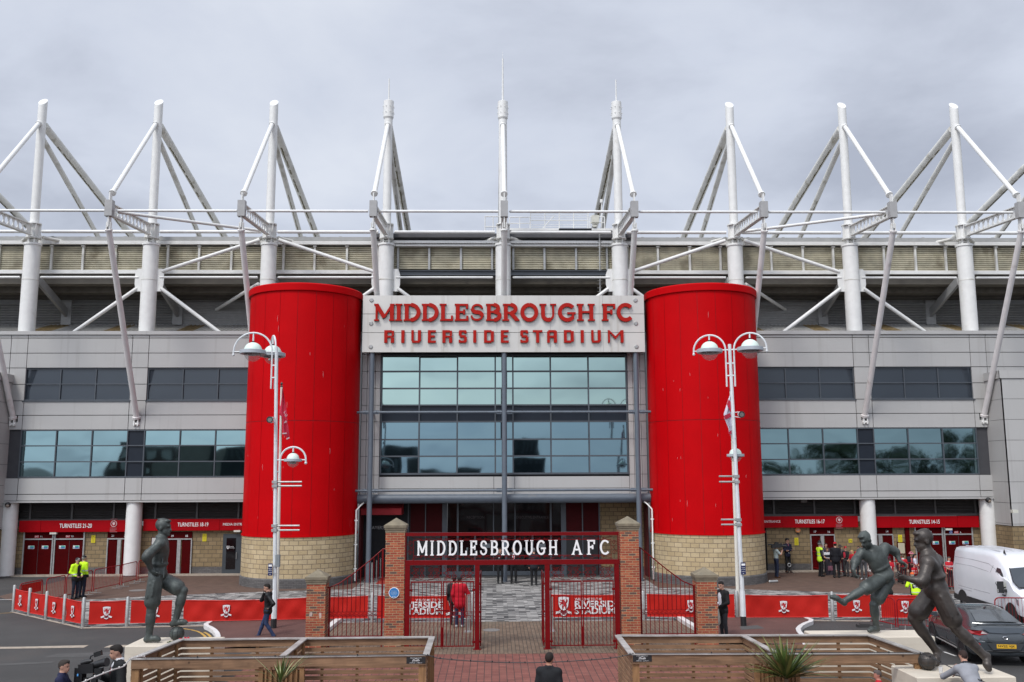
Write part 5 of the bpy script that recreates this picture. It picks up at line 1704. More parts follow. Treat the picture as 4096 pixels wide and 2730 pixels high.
def crest(mbw, mbd, mbr, o, ux, uy, h, nrm):
    w = h * .62
    sh = [(-.5, .46), (-.25, .5), (0, .51), (.25, .5), (.5, .46), (.47, .1), (.40, -.2), (.25, -.42), (0, -.5), (-.25, -.42), (-.40, -.2), (-.47, .1)]
    up = Vector(uy) * h * .12
    mbd.prism([(a * w * 1.08, b * h * .80) for a, b in sh], Vector(o) + up + nrm * .006, ux, uy, .003)
    mbw.prism([(a * w, b * h * .75) for a, b in sh], Vector(o) + up + nrm * .010, ux, uy, .003)
    mbr.prism([(a * w * 1.1, b * h * .70) for a, b in LION], Vector(o) + up + nrm * .014, ux, uy, .003)
    # ribbon ends and scroll beneath the shield
    for s in (-1, 1):
        mbw.prism([(s * .12 * w, -.36 * h), (s * .74 * w, -.46 * h), (s * .70 * w, -.38 * h), (s * .78 * w, -.34 * h), (s * .30 * w, -.24 * h)], Vector(o) + nrm * .008, ux, uy, .003)
    mbd.prism([(-.3 * w, -.30 * h), (.3 * w, -.30 * h), (.3 * w, -.52 * h), (0, -.58 * h), (-.3 * w, -.52 * h)], Vector(o) + nrm * .0115, ux, uy, .002)
    mbw.prism([(-.27 * w, -.38 * h), (-.1 * w, -.47 * h), (.1 * w, -.47 * h), (.27 * w, -.38 * h), (.24 * w, -.5 * h), (0, -.56 * h), (-.24 * w, -.5 * h)], Vector(o) + nrm * .0145, ux, uy, .002)
def banner(label, a, b, ca=None, cy=None, ch=42, wr=.012, txt=None, Yab=None):
    """a, b: (px, ytop, ybottom, ground point) at both ends"""
    (xa, ta, ba, ga), (xb, tb, bb, gb) = a, b
    A1, A0, B1, B0 = P(xa, ta, ga.y), P(xa, ba, ga.y), P(xb, tb, gb.y), P(xb, bb, gb.y)
    A1.x = A0.x = (A1.x + A0.x) / 2; B1.x = B0.x = (B1.x + B0.x) / 2
    ctr = (A0 + B0) / 2
    t = thing('banner', label, 'banner', (ctr.x, ctr.y, ctr.z), 'red cloth banners along the plaza')
    L = (B1 - A1).length
    ux = (B0 - A0).normalized()
    nrm = Vector((ux.y, -ux.x, 0)).normalized()
    n, mrows = max(6, int(L / .07)), 10
    rnd = random.Random(int(xa))
    ph = [rnd.uniform(0, 6) for _ in range(6)]
    vs = []
    for j in range(mrows + 1):
        v = j / mrows
        for i in range(n + 1):
            u = i / n
            p = A0.lerp(B0, u).lerp(A1.lerp(B1, u), v)
            s = u * L
            d = wr * (math.sin(s * 5 + ph[0] + v * 3) + .8 * math.sin(s * 9.3 - v * 4 + ph[1]) + .6 * math.sin(s * 3.1 + v * 6 + ph[2]) + .5 * math.sin(s * 17 + v * 7 + ph[4]))
            d *= math.sin(PI * min(max(v, .03), .97)) ** .5
            sag = -.02 * math.sin(PI * u) * L / 2 * v
            vs.append(p + nrm * d + Vector((0, 0, sag)))
    fs = [(j * (n + 1) + i, j * (n + 1) + i + 1, (j + 1) * (n + 1) + i + 1, (j + 1) * (n + 1) + i) for j in range(mrows) for i in range(n)]
    mb = MB().add(vs, fs)
    cl = mb.build('banner_cloth', bannerred, t, smooth=180)
    hem = MB()
    r0, r1 = [v + nrm * .004 for v in vs[:n + 1]], [v + nrm * .004 for v in vs[-(n + 1):]]
    hem.pipe(r0[::2] if n % 2 == 0 else r0, .014, 5); hem.pipe(r1[::2] if n % 2 == 0 else r1, .016, 5)
    hem.build('hem', bannerlite, t)
    if ca is not None:
        u = (ca - xa) / (xb - xa)
        Yc = ga.y + (gb.y - ga.y) * u
        o = P(ca, cy, Yc)
        hm = ch * (Yc / 3700) * 1.03
        w_, d_, r_ = MB(), MB(), MB()
        oo = o + nrm * (wr * 2.4 + .004)
        crest(w_, d_, r_, oo, ux, Vector((0, 0, 1)), hm, nrm)
        c = d_.build('crest', crestdark, t, smooth=0)
        w_.build('shield', crestwhite, c, smooth=0)
        r_.build('lion', mat('crest_red', (.38, .015, .02), .6), c, smooth=0)
    if txt:
        mb = MB()
        for s, x0, x1, yy, hp, bo in txt:
            Yc = ga.y + (gb.y - ga.y) * ((x0 + x1) / 2 - xa) / (xb - xa)
            p0, p1 = P(x0, yy, Yc), P(x1, yy, Yc)
            text(mb, s, (p0 + p1) / 2 + nrm * (wr * 2.4 + .006), hp * Yc / 3700 * 1.02, ux, (0, 0, 1), .004, width=(p1 - p0).length, bold=bo)
        mb.build('banner_lettering', crestwhite, t, smooth=0)
    return t
def bg(x, y): return G(x, y)
gB = bg(1488, 2488); gC = bg(1890, 2487); gD = bg(2574, 2481); gE = bg(2949, 2482); gF = bg(3332, 2485)
banner('narrow slanting banner with crest, nearest the left edge of the plaza', (60, 2357, 2436, BY[0]), (113, 2369, 2449, BY[1]), 84, 2402, 38)
banner('second slanting banner with crest from the left edge of the plaza', (123, 2372, 2452, BY[1]), (180, 2381, 2463, BY[2]), 150, 2417, 38)
banner('third slanting banner with crest from the left edge of the plaza', (191, 2384, 2465, BY[2]), (252, 2395, 2478, BY[3]), 219, 2431, 39)
banner('fourth slanting banner with crest, its right end on the corner bollard', (264, 2396, 2482, BY[3]), (325, 2409, 2494, BY[4]), 294, 2446, 40)
banner('short straight banner with crest between corner bollard and left statue', (356, 2408, 2497, bg(356, 2512)), (501, 2404, 2493, BY[5]), 427, 2451, 43, .006)
banner('plain red banner behind the standing leg of the left statue', (523, 2404, 2493, BY[5]), (687, 2403, 2490, BY[6]), 618, 2448, 42, .005)
banner('long wrinkled banner with crest behind the person on the phone', (734, 2402, 2487, bg(734, 2502)), (1262, 2391, 2476, bg(1262, 2491)), 906, 2443, 42, .017)
banner('wrinkled banner without crest behind the left swept railing', (1298, 2390, 2475, bg(1298, 2490)), (1472, 2385, 2473, bg(1472, 2488)), wr=.014)
banner('welcome banner left of the gateway with crest at its right end', (1508, 2385, 2473, bg(1508, 2488)), (1872, 2382, 2471, gC), 1818, 2428, 70, .007, [('WELCOME TO THE', 1663, 1772, 2401, 9, .002), ('RIVERSIDE', 1594, 1771, 2420, 24, .03), ('STADIUM', 1612, 1771, 2446, 24, .03)])
banner('welcome banner right of the gateway with crest at its left end', (2205, 2380, 2468, bg(2205, 2483)), (2560, 2378, 2466, bg(2560, 2481)), 2254, 2424, 66, .006, [('WELCOME TO THE', 2299, 2407, 2397, 9, .002), ('RIVERSIDE', 2299, 2478, 2416, 24, .03), ('STADIUM', 2299, 2459, 2443, 25, .03)])
banner('banner with crest half hidden by the low right brick pier', (2588, 2378, 2466, gD), (2938, 2379, 2470, gE), 2763, 2424, 42, .008)
banner('long banner with crest right of the right lamp post', (2962, 2381, 2470, gE), (3313, 2382, 2469, gF), 3134, 2427, 42, .012)
banner('short banner with crest under the foot of the kicking statue', (3347, 2381, 2468, gF), (3502, 2381, 2468, BY[14]), 3426, 2424, 42, .006)
banner('banner with crest between the two right hand statues', (3524, 2381, 2470, bg(3524, 2484)), (3745, 2382, 2472, bg(3745, 2488)), 3620, 2427, 42, .008)

# ------------------------------------------------------------------ red crowd barriers
barred = mat('red_barrier_tube', (0.22, 0.004, 0.008), 0.45, spec=.2, var=0.12, vscale=5)
def barrier(label, a, b, h=1.08, lean=0.0, cloth=None):
    A, B = G(*a), G(*b)
    L = (B - A).length
    ux = (B - A).normalized()
    t = thing('crowd_barrier', label, 'barrier', (A.x, A.y, 0), 'red crowd control barriers')
    def Q(u, z): return A + ux * u + Vector((0, 0, z))
    f = MB()
    r = .14
    pts = [Q(.02, .12)] + [Q(.02, h - r)] + [Q(.02 + r * (1 - math.cos(x * PI / 8)), h - r + r * math.sin(x * PI / 8)) for x in range(1, 5)]
    pts += [Q(L - .02 - r * (1 - math.cos(x * PI / 8)), h - r + r * math.sin(x * PI / 8)) for x in range(4, -1, -1)] + [Q(L - .02, .12)]
    f.pipe(pts, .021, 7)
    f.tube(Q(.02, .2), Q(L - .02, .2), .018, n=7)
    fr = f.build('barrier_frame', barred, t)
    br = MB()
    n = max(4, int(L / .115))
    for i in range(1, n):
        u = .02 + (L - .04) * i / n
        z1_ = h - .02
        e_ = min(u, L - u)
        if e_ < r: z1_ = h - r + math.sqrt(max(0, r * r - (r - e_) ** 2))
        br.tube(Q(u, .2), Q(u, z1_), .006, n=5)
    br.build('bars', barred, t)
    nrm = Vector((ux.y, -ux.x, 0))
    ft = MB()
    for u in (.25, L - .25):
        ft.beam(Q(u, .02) - nrm * .26, Q(u, .02) + nrm * .26, .05, .012)
        ft.tube(Q(u, .02), Q(u, .2), .018, n=6)
    ft.build('foot', galv, t)
    if cloth:
        m = MB()
        m.add([Q(.1, h - .05), Q(L - .1, h - .05), Q(L - .1, .62), Q(.1, .62)], [(0, 1, 2, 3)])
        m.build('cover_cloth', bannerred, t, smooth=0)
    return t
barrier('red crowd barrier with a red cloth cover behind the leftmost banners', (72, 2447), (166, 2424), cloth=True)
barrier('red crowd barrier left of the two yellow jacketed stewards', (180, 2421), (257, 2402))
barrier('red crowd barrier directly behind the two yellow jacketed stewards', (261, 2401), (367, 2378))
barrier('red crowd barrier right of the two yellow jacketed stewards', (372, 2376), (479, 2352))
barrier('red crowd barrier in front of the round column by turnstile doors 21-20', (485, 2350), (545, 2333))
barrier('red crowd barrier behind the back of the left statue', (550, 2331), (668, 2306))
barrier('red crowd barrier beside the constable in the yellow vest', (3240, 2284), (3384, 2305))
barrier('red crowd barrier in front of the fans by turnstile door 16', (3392, 2305), (3470, 2318))
barrier('red crowd barrier behind the kicking statue', (3473, 2319), (3556, 2332))
barrier('red crowd barrier with shirted fans between the two right statues', (3560, 2334), (3668, 2346))
barrier('red crowd barrier behind the arm of the brown statue', (3672, 2347), (3760, 2358))
barrier('red crowd barrier ending at the back of the white van', (3764, 2359), (3826, 2368))
barrier('leaning red barrier on the road beside the standing leg of the kicking statue', (3488, 2500), (3586, 2524))
barrier('red barrier on the road right behind the knees of the brown statue', (3591, 2524), (3724, 2530))
barrier('red barrier between the grey car and the white van', (3985, 2520), (4140, 2522))
g = G(3462, 2509)
t = thing('rubber_weight', 'dark rubber block lying on the road beside the kicking statue', 'barrier weight', (g.x, g.y, 0))
MB().box(g.x - .3, g.x + .25, g.y - .12, g.y + .12, 0, .09).box(g.x - .2, g.x + .15, g.y - .08, g.y + .08, .09, .12).build('block', mat('rubber', (.035, .033, .032), .9), t, smooth=0)

# two steel queue posts by the gateway
def stanchion(label, px, ytop, ybase):
    g = G(px, ybase)
    z1_ = P(px, ytop, g.y).z
    t = thing('barrier_post', label, 'post', (g.x, g.y, 0), 'steel posts at the gateway')
    mb = MB()
    for dx in (-.055, 0, .055):
        mb.tube((g.x + dx, g.y + dx * 3, .0), (g.x + dx, g.y + dx * 3, z1_), .022, n=8)
    mb.build('post_tubes', stainless, t)
    MB().box(g.x - .12, g.x + .12, g.y - .2, g.y + .2, 0.004, .02).build('base_plate', galv, t, smooth=0)
stanchion('slim triple steel post in front of the red coat by the left gate', 1872, 2379, 2528)
stanchion('slim triple steel post just inside the right barred gate', 2206, 2390, 2525)
for i, (px, yt, yb_) in enumerate(((1487, 2255, 2338), (1505, 2245, 2324), (1521, 2235, 2311))):
    g = G(px, yb_)
    zt_ = P(px, yt, g.y).z
    t = thing('queue_post', '%s slim silver queue post by the players entrance, counted from the left' % nth(i), 'queue post', (g.x, g.y, 0), 'silver queue posts')
    MB().tube((g.x, g.y, 0.02), (g.x, g.y, zt_), .03, n=8).lathe([(.03, zt_), (.05, zt_ + .02), (0, zt_ + .05)], (g.x, g.y, 0), 10).build('post', stainless, t)
    MB().lathe([(.17, .004), (.17, .02), (.03, .035)], (g.x, g.y, 0), 16).build('base', galv, t)
rc = [gp(1503, 2338), gp(1540, 2338), gp(1540, 2312), gp(1523, 2313)]
struct(MB().sheet(rc, .012).build('red_carpet', mat('red_mat', (.3, .03, .015), .9), smooth=0))
g = G(3085, 2332)
t = thing('toppled_post', 'silver post lying on its side by the foot of the right drum tower', 'bollard', (g.x, g.y, 0))
MB().tube((g.x - .1, g.y - .1, .07), (g.x + .32, g.y + .05, .07), .065, n=14).ball((g.x - .1, g.y - .1, .07), .07, 10).build('post', galv, t)

# ------------------------------------------------------------------ lamp posts with arched arms
lamp_white = mat('lamp_post_white', (.60, .62, .63), .45, var=.08, vscale=5, dirt=((.36, .36, .35), 3, .6, .4))
globe = mat('milk_globe', (.60, .70, .63), .35, var=.02)
bowl = mat('clear_bowl', (.55, .5, .5), .06, var=.02, alpha=.30)
ringm = mat('lamp_ring_grey', (.36, .39, .42), .5, var=.08)
cream = mat('cream_pole', (.62, .60, .53), .5, var=.05)
def arm(post, base, ang, zring, rad_=.70, stem=1.35, sc=1.0):
    """arched arm with globe lamp; ang = heading of the arm in plan"""
    d = Vector((math.cos(ang), math.sin(ang), 0))
    b = Vector((base.x, base.y, 0)) + d * .15
    a = MB()
    pts = [b + Vector((0, 0, zring - stem)), b + Vector((0, 0, zring))]
    c = b + d * rad_ + Vector((0, 0, zring))
    pts += [c - d * rad_ * math.cos(PI * i / 16) + Vector((0, 0, rad_ * math.sin(PI * i / 16))) for i in range(1, 17)]
    pts += [b + d * 2 * rad_ + Vector((0, 0, zring - .08))]
    a.pipe(pts, .032, 8)
    a.ball(b + d * 2 * rad_ + Vector((0, 0, zring - .11)), .052, 10)
    a.tube(b + Vector((0, 0, zring)), b + d * 2 * rad_ + Vector((0, 0, zring)), .022, n=8)
    a.tube(c + Vector((0, 0, rad_)), c + Vector((0, 0, .36 * sc)), .024, .034, n=8)
    for z in (.0, -.42 if stem < 1 else -.5, -.95 if stem > 1 else -.42):
        a.tube(b + Vector((0, 0, zring + z)), b - d * .15 + Vector((0, 0, zring + z)), .026, n=8)
    ao = a.build('lamp_arm', lamp_white, post)
    r = .325 * sc
    MB().lathe([(r * math.cos(PI / 2 * i / 10), r * math.sin(PI / 2 * i / 10) * .95) for i in range(11)], c + Vector((0, 0, .04)), 24).build('globe', globe, ao)
    MB().lathe([(.045, .0), (.045, .05)], c + Vector((0, 0, .34 * sc)), 10).build('lamp_neck', black, ao)
    MB().lathe([(r - .01, -.07 * sc), (.44 * sc, -.09 * sc), (.465 * sc, -.07 * sc), (.465 * sc, .05 * sc), (.44 * sc, .06 * sc), (r, .05 * sc)], c, 32).build('lamp_ring', ringm, ao)
    MB().lathe([(r * .97 * math.cos(PI / 2 * i / 8), -r * .97 * math.sin(PI / 2 * i / 8)) for i in range(9)], c + Vector((0, 0, -.05)), 24).build('lamp_bowl', bowl, ao)
    MB().lathe([(.0, .0), (.2 * sc, .0), (.16 * sc, -.09), (0, -.1)], c + Vector((0, 0, -.05)), 14).build('reflector', mat('lamp_inner', (.2, .17, .16), .5), ao)
def lamp_post(label, base_px, top_px, arms, low, brackets, flood, side):
    g = G(*base_px)
    zt_ = P(*top_px, g.y).z
    t = thing('lamp_post', label, 'lamp post', (g.x, g.y, 0), 'white lamp posts')
    tx = P(*top_px, g.y).x - g.x
    zs = P(base_px[0], 2362, g.y).z
    pole = MB()
    pole.pipe([(g.x, g.y, .42), (g.x, g.y, zs - .08), (g.x, g.y, zs)], [.10, .092, .078], 8)
    pole.pipe([(g.x, g.y, zs), (g.x + tx * .5, g.y, zt_ * .55), (g.x + tx, g.y, zt_)], [.076, .068, .060], 8)
    pole.lathe([(.075, 0), (.075, .02), (.062, .02)], (g.x + tx * .6, g.y, zt_ * .66), 8)
    po = pole.build('pole', lamp_white, t, smooth=25)
    MB().pipe([(g.x, g.y, 0), (g.x, g.y, .43)], [.104, .102], 8).build('black_base', black, t, smooth=25)
    top = Vector((g.x + tx, g.y, 0))
    for ang in arms:
        arm(t, top, ang, P(top_px[0], 1408 if side < 0 else 1400, g.y).z, .70 if side < 0 else .58)
    bl = Vector((g.x + tx * .5, g.y, 0))
    arm(t, bl, low, P(base_px[0], 1841 if side < 0 else 1820, g.y).z, .46, .65, .68)
    for y, L in brackets:
        z = P(base_px[0], y, g.y).z
        m = MB()
        xx = g.x + tx * z / zt_
        m.tube((xx, g.y, z), (xx + L, g.y, z), .032, n=8); m.box(xx - .09, xx + .09, g.y - .1, g.y + .1, z - .05, z + .05)
        m.build('banner_bracket', galv, t)
    fx, fy = flood
    p = P(fx, fy, g.y - .25)
    xx = g.x + tx * p.z / zt_
    f = MB().pipe([p + Vector((0, .12, .02)), p + Vector((0, -.16, 0)), p + Vector((0, -.19, 0))], [.07, .11, .115], 16, caps=True)
    f.tube(p + Vector((0, .0, .1)), (xx, g.y, p.z + .1), .015, n=6).tube(p + Vector((0, 0, -.1)), (xx, g.y, p.z - .04), .015, n=6)
    fo = f.build('spotlight', lamp_white, t)
    MB().lathe([(.075, .0), (.112, .0), (.112, .03), (.075, .03)], (0, 0, 0), 18).build('rim_', black, fo) if False else None
    m = MB()
    m.pipe([p + Vector((.1 * math.cos(PI * i / 10), -.2, .1 * math.sin(PI * i / 10))) for i in range(20)], .018, 6, closed=True)
    m.build('lens_rim', black, fo)
    MB().prism([(.1 * math.cos(PI * i / 10), .1 * math.sin(PI * i / 10)) for i in range(20)], p + Vector((0, -.195, 0)), (1, 0, 0), (0, 0, 1), .01).build('lens', mat('spot_lens', (.16, .15, .14), .2, metal=.4), fo, smooth=0)
    return t, g, tx, zt_
t1, g1_, tx1, zt1 = lamp_post('white lamp post with a double arched head left of the gate, red flag behind', (1094, 2526), (1106, 1388), (PI, rad(112)), 0.0, ((1929, .95), (1945, .95), (2104, .88), (2122, .88)), (1084, 1681), -1)
t2, g2_, tx2, zt2 = lamp_post('white lamp post with a double arched head right of the gate, white flag behind', (2975, 2517), (2918, 1378), (PI - .38, -.38), rad(75), ((1906, -.62), (1928, -.62), (2079, -.62), (2099, -.62)), (2961, 1660), 1)
g = P(1110, 2243, g1_.y - .05)
MB().box(g.x - .06, g.x + .08, g1_.y - .12, g1_.y + .05, g.z - .22, g.z + .2).build('control_box', mat('grey_box', (.2, .22, .23), .6), t1, smooth=0)
signblue = mat('dark_blue_sign', (.010, .016, .075), .5)
for lb, px, py, gg, w in (('small dark blue notice strapped to the left lamp post', 1081, 2279, g1_, .075), ('small dark blue notice strapped to the right lamp post', 2973, 2275, g2_, .085)):
    g = P(px, py, gg.y - .13)
    t = thing('post_sign', lb, 'sign', (g.x, g.y, g.z), 'blue notices on lamp posts')
    MB().box(g.x - w, g.x + w, g.y - .012, g.y, g.z - .21, g.z + .21).build('sign_plate', signblue, t, smooth=0)
    mb = MB()
    mb.box(g.x - w * .75, g.x + w * .75, g.y - .018, g.y - .013, g.z + .1, g.z + .17)
    for i, s in enumerate(('These are', 'parking areas', 'at anytime', 'No')):
        text(mb, s, (g.x, g.y - .017, g.z + .03 - i * .065), .035, width=min(w * 1.6, .02 + .011 * len(s)), depth=.003)
    mb.build('sign_lettering', whitepaint, t, smooth=0)
    MB().box(g.x - .02, gg.x + .1, g.y + .01, g.y + .03, g.z + .12, g.z + .135).box(g.x - .02, gg.x + .1, g.y + .01, g.y + .03, g.z - .14, g.z - .125).build('strap', galv, t, smooth=0)
# flagpoles behind the lamp posts
def flagpole(label, bx, by, tx, ty, flag_label, kind):
    g = G(bx, by)
    tp = P(tx, ty, g.y)
    t = thing('flagpole', label, 'flagpole', (g.x, g.y, 0), 'cream flagpoles')
    MB().pipe([(g.x, g.y, 0.004), (g.x + (tp.x - g.x) * .5, g.y, tp.z * .5), (tp.x, g.y, tp.z - .2)], [.075, .06, .042], 12).build('pole', cream, t)
    MB().lathe([(.03, -.22), (.05, -.2), (.05, -.16), (.02, -.13), (.055, -.07), (0, 0)], tp, 12).build('pole_finial', mat('brown_finial', (.06, .05, .045), .5), t)
    return g, tp
g, tp = flagpole('cream flagpole with a dark finial behind the left lamp post', 1105, 2486, 1127, 1528, None, 'red')
flagred = mat('flag_red', (.50, .016, .05), .7, var=.05)
flagpink = mat('flag_white_hem', (.55, .38, .40), .7)
def drape(mb, left, right, Y, n=16, amp=.05, m=0, seed=1):
    """hanging cloth between two pixel edge lines"""
    vs = []
    rnd = random.Random(seed)
    cols = 8
    for i in range(n + 1):
        t_ = i / n
        def at(line):
            k = t_ * (len(line) - 1); j = min(int(k), len(line) - 2); f = k - j
            return (line[j][0] + (line[j + 1][0] - line[j][0]) * f, line[j][1] + (line[j + 1][1] - line[j][1]) * f)
        l, r = at(left), at(right)
        for c in range(cols + 1):
            u = c / cols
            p = P(l[0] + (r[0] - l[0]) * u, l[1] + (r[1] - l[1]) * u, Y)
            p.y += amp * math.sin(u * 9 + t_ * 3 + seed)
            vs.append(p)
    k = cols + 1
    mb.add(vs, [(i * k + c, (i + 1) * k + c, (i + 1) * k + c + 1, i * k + c + 1) for i in range(n) for c in range(cols)], m)
fl = thing('flag', 'limp red flag with white lettering on the left flagpole', 'flag', (g.x, g.y, 6))
mb = MB()
drape(mb, [(1130, 1556), (1122, 1602), (1113, 1657), (1131, 1672), (1129, 1735), (1147, 1750), (1151, 1760)], [(1131, 1556), (1140, 1598), (1149, 1650), (1151, 1690), (1155, 1715), (1158, 1745), (1152, 1763)], g.y - .06)
mb.build('flag_cloth', flagred, fl, smooth=180)
mb = MB()
gg = P(1139, 1652, g.y - .14)
for s, px, py, h in (('L', 1140, 1650, .1), ('U', 1144, 1662, .1), ('F', 1142, 1690, .12)):
    p = P(px, py, g.y - .14)
    text(mb, s, p, h, (.8, 0, -.6), (.6, 0, .8), .004, bold=.03)
for a, b in (((1130, 1735), (1147, 1734)), ((1146, 1757), (1158, 1751))):
    p, q_ = P(*a, g.y - .13), P(*b, g.y - .13)
    mb.beam(p, q_, .01, .05, up=(0, 0, 1))
mb.build('flag_marks', flagpink, fl, smooth=0)
g, tp = flagpole('cream flagpole hidden behind the right lamp post', 2955, 2478, 2922, 1545, None, 'white')
fl = thing('flag', 'limp white flag with a red cross on the right flagpole', 'flag', (g.x, g.y, 6))
mb = MB()
drape(mb, [(2919, 1584), (2894, 1662), (2914, 1715), (2916, 1735)], [(2922, 1584), (2925, 1662), (2926, 1715), (2928, 1745)], g.y - .08)
mb.build('flag_cloth', mat('flag_white', (.66, .62, .70), .7, var=.03), fl, smooth=180)
mb = MB()
def quad(pp, Y):
    mb.add([P(x, y, Y) for x, y in pp], [tuple(range(len(pp)))])
quad([(2914, 1599), (2907, 1619), (2921, 1648), (2925, 1650), (2925, 1610)], g.y - .15)
quad([(2894, 1665), (2921, 1652), (2925, 1665), (2921, 1670), (2902, 1680)], g.y - .15)
quad([(2913, 1731), (2914, 1736), (2926, 1738), (2926, 1722)], g.y - .15)
mb.build('cross', flagred, fl, smooth=0)
# ------------------------------------------------------------------ timber booths in front
wood = mat('weathered_timber', (0.215, 0.125, 0.068), 0.75, var=0.2, vscale=2.2, dirt=((0.10, 0.055, 0.03), 3.5, 0.60, 0.7))
woodT = MATS['weathered_timber']
def add_grain(m, sc):
    t = m.node_tree
    b = t.nodes['Principled BSDF']
    src = b.inputs['Base Color'].links[0].from_socket
    tc = t.nodes.new('ShaderNodeTexCoord')
    mp = t.nodes.new('ShaderNodeMapping'); mp.inputs['Scale'].default_value = sc
    n = t.nodes.new('ShaderNodeTexNoise'); n.inputs['Scale'].default_value = 3.0; n.inputs['Detail'].default_value = 6
    t.links.new(tc.outputs['Object'], mp.inputs[0]); t.links.new(mp.outputs[0], n.inputs['Vector'])
    r = t.nodes.new('ShaderNodeValToRGB')
    r.color_ramp.elements[0].position, r.color_ramp.elements[0].color = .35, (.72, .70, .68, 1)
    r.color_ramp.elements[1].position, r.color_ramp.elements[1].color = .65, (1.12, 1.12, 1.12, 1)
    t.links.new(n.outputs[0], r.inputs[0])
    mx = t.nodes.new('ShaderNodeMixRGB'); mx.blend_type = 'MULTIPLY'; mx.inputs[0].default_value = 1
    t.links.new(src, mx.inputs[1]); t.links.new(r.outputs[0], mx.inputs[2])
    # knots
    v = t.nodes.new('ShaderNodeTexVoronoi'); v.inputs['Scale'].default_value = 2.6
    t.links.new(tc.outputs['Object'], v.inputs['Vector'])
    kr = t.nodes.new('ShaderNodeValToRGB')
    kr.color_ramp.elements[0].position, kr.color_ramp.elements[0].color = .05, (1, 1, 1, 1)
    kr.color_ramp.elements[1].position, kr.color_ramp.elements[1].color = .10, (0, 0, 0, 1)
    t.links.new(v.outputs['Distance'], kr.inputs[0])
    m2_ = t.nodes.new('ShaderNodeMixRGB'); m2_.inputs[2].default_value = (.06, .03, .015, 1)
    t.links.new(kr.outputs[0], m2_.inputs[0]); t.links.new(mx.outputs[0], m2_.inputs[1])
    t.links.new(m2_.outputs[0], b.inputs['Base Color'])
add_grain(wood, (.5, .5, 9))
woodcap = mat('grey_timber_cap', (0.33, 0.315, 0.30), 0.5, var=0.12, vscale=2.5, dirt=((.16, .14, .13), 3, .6, .5))
add_grain(woodcap, (.8, .8, 6))
woodpost = mat('warm_timber_post', (0.24, 0.13, 0.055), 0.75, var=0.15, vscale=3)
add_grain(woodpost, (6, 6, .6))
ZB = 1.35
def booth(label, fl, fr, br, bl, div_b, div_f, endleft):
    """open fronted slatted booth; corners given as photo pixels on the top edge"""
    FL, FR, BR, BL = [G(*p, ZB) for p in (fl, fr, br, bl)]
    yf, yb = (FL.y + FR.y) / 2, (BL.y + BR.y) / 2
    t = thing('timber_booth', label, 'booth', ((FL.x + FR.x) / 2, (yf + yb) / 2, 0), 'slatted timber booths')
    def V(a, b, u, z): p = a.lerp(b, u); return Vector((p.x, p.y, z))
    def cap(a, b, w=.15, nm='top_cap', dz=0.0):
        MB().beam(Vector((a.x, a.y, ZB - .014 + dz)), Vector((b.x, b.y, ZB - .014 + dz)), w, .028).build(nm, woodcap, t, smooth=0)
    def slatwall(a, b, nm, posts, inset=.02):
        w = MB()
        d = (b - a); d.z = 0; L = d.length; d.normalize()
        q = Vector((-d.y, d.x, 0))
        z = ZB - .03
        rows = [.17] + [.095] * 10
        i = 0
        rnd = random.Random(int(a.x * 100))
        while z > .1 and i < len(rows):
            h = rows[i]
            p0, p1 = Vector((a.x, a.y, z - h / 2)), Vector((b.x, b.y, z - h / 2))
            w.beam(p0 + d * .01, p1 - d * .01, .024, h)
            z -= h + .042
            i += 1
        o = w.build(nm, wood, t, smooth=0)
        ps = MB()
        for u in posts:
            p = a.lerp(b, u)
            ps.obox(Vector((p.x, p.y, ZB / 2 - .04)) + q * .05 * (1 if q.y > 0 or nm != 'back_wall' else -1), d * .035, q * .03, Vector((0, 0, ZB / 2 - .04)))
        ps.build('batten', woodpost, o, smooth=0)
    slatwall(BL, BR, 'back_wall', (.12, .3, .44, .56, .7, .88))
    slatwall(BL, FL, 'side_wall', (.15, .5, .85))
    slatwall(BR, FR, 'side_wall', (.15, .5, .85))
    DB, DF = G(*div_b, ZB), G(*div_f, ZB)
    slatwall(DB, DF, 'divider_wall', (.15, .5, .85))
    cap(BL, BR); cap(Vector((BL.x, BL.y, 0)), Vector((FL.x, FL.y, 0)), .15, 'top_cap', .004); cap(BR, FR, .15, 'top_cap', .004); cap(DB, DF, .15, 'top_cap', .003)
    fb = MB().beam(Vector((FL.x, FL.y, ZB - .115)), Vector((FR.x, FR.y, ZB - .115)), .06, .20)
    fb.build('front_beam', wood, t, smooth=0)
    MB().beam(Vector((FL.x - .02, FL.y - .005, ZB - .007)), Vector((FR.x + .02, FR.y - .005, ZB - .007)), .10, .014).build('front_cap', woodcap, t, smooth=0)
    for c in (FL, FR):
        s = 1 if c is FL else -1
        MB().obox((c.x + s * .08, c.y + .06, (ZB - .22) / 2), (.085, 0, 0), (0, .05, 0), (0, 0, (ZB - .22) / 2)).build('corner_post', woodpost, t, smooth=0)
    # vertical slat panel at the divider front
    m = MB()
    dx = DF.x
    for i in range(9):
        w = .10 if i in (0, 4, 8) else .035
        x = dx - .46 + .115 * i
        m.box(x - w / 2, x + w / 2, DF.y - .03, DF.y + .02, .1, ZB - .225)
    m.box(dx - .52, dx + .52, DF.y + .03, DF.y + .05, .1, ZB - .30)
    m.build('slat_panel', woodpost, t, smooth=0)
    return t, FL, FR
tA, A_FL, A_FR = booth('slatted timber booth on the left, in front of the left statue', (527, 2636), (1704, 2620), (1728, 2547), (727, 2557), (1219, 2553), (1128, 2626), True)
tB, B_FL, B_FR = booth('slatted timber booth on the right, in front of the kicking statue', (2528, 2617), (3687, 2613), (3474, 2539), (2470, 2541), (2972, 2541), (3106, 2612), False)
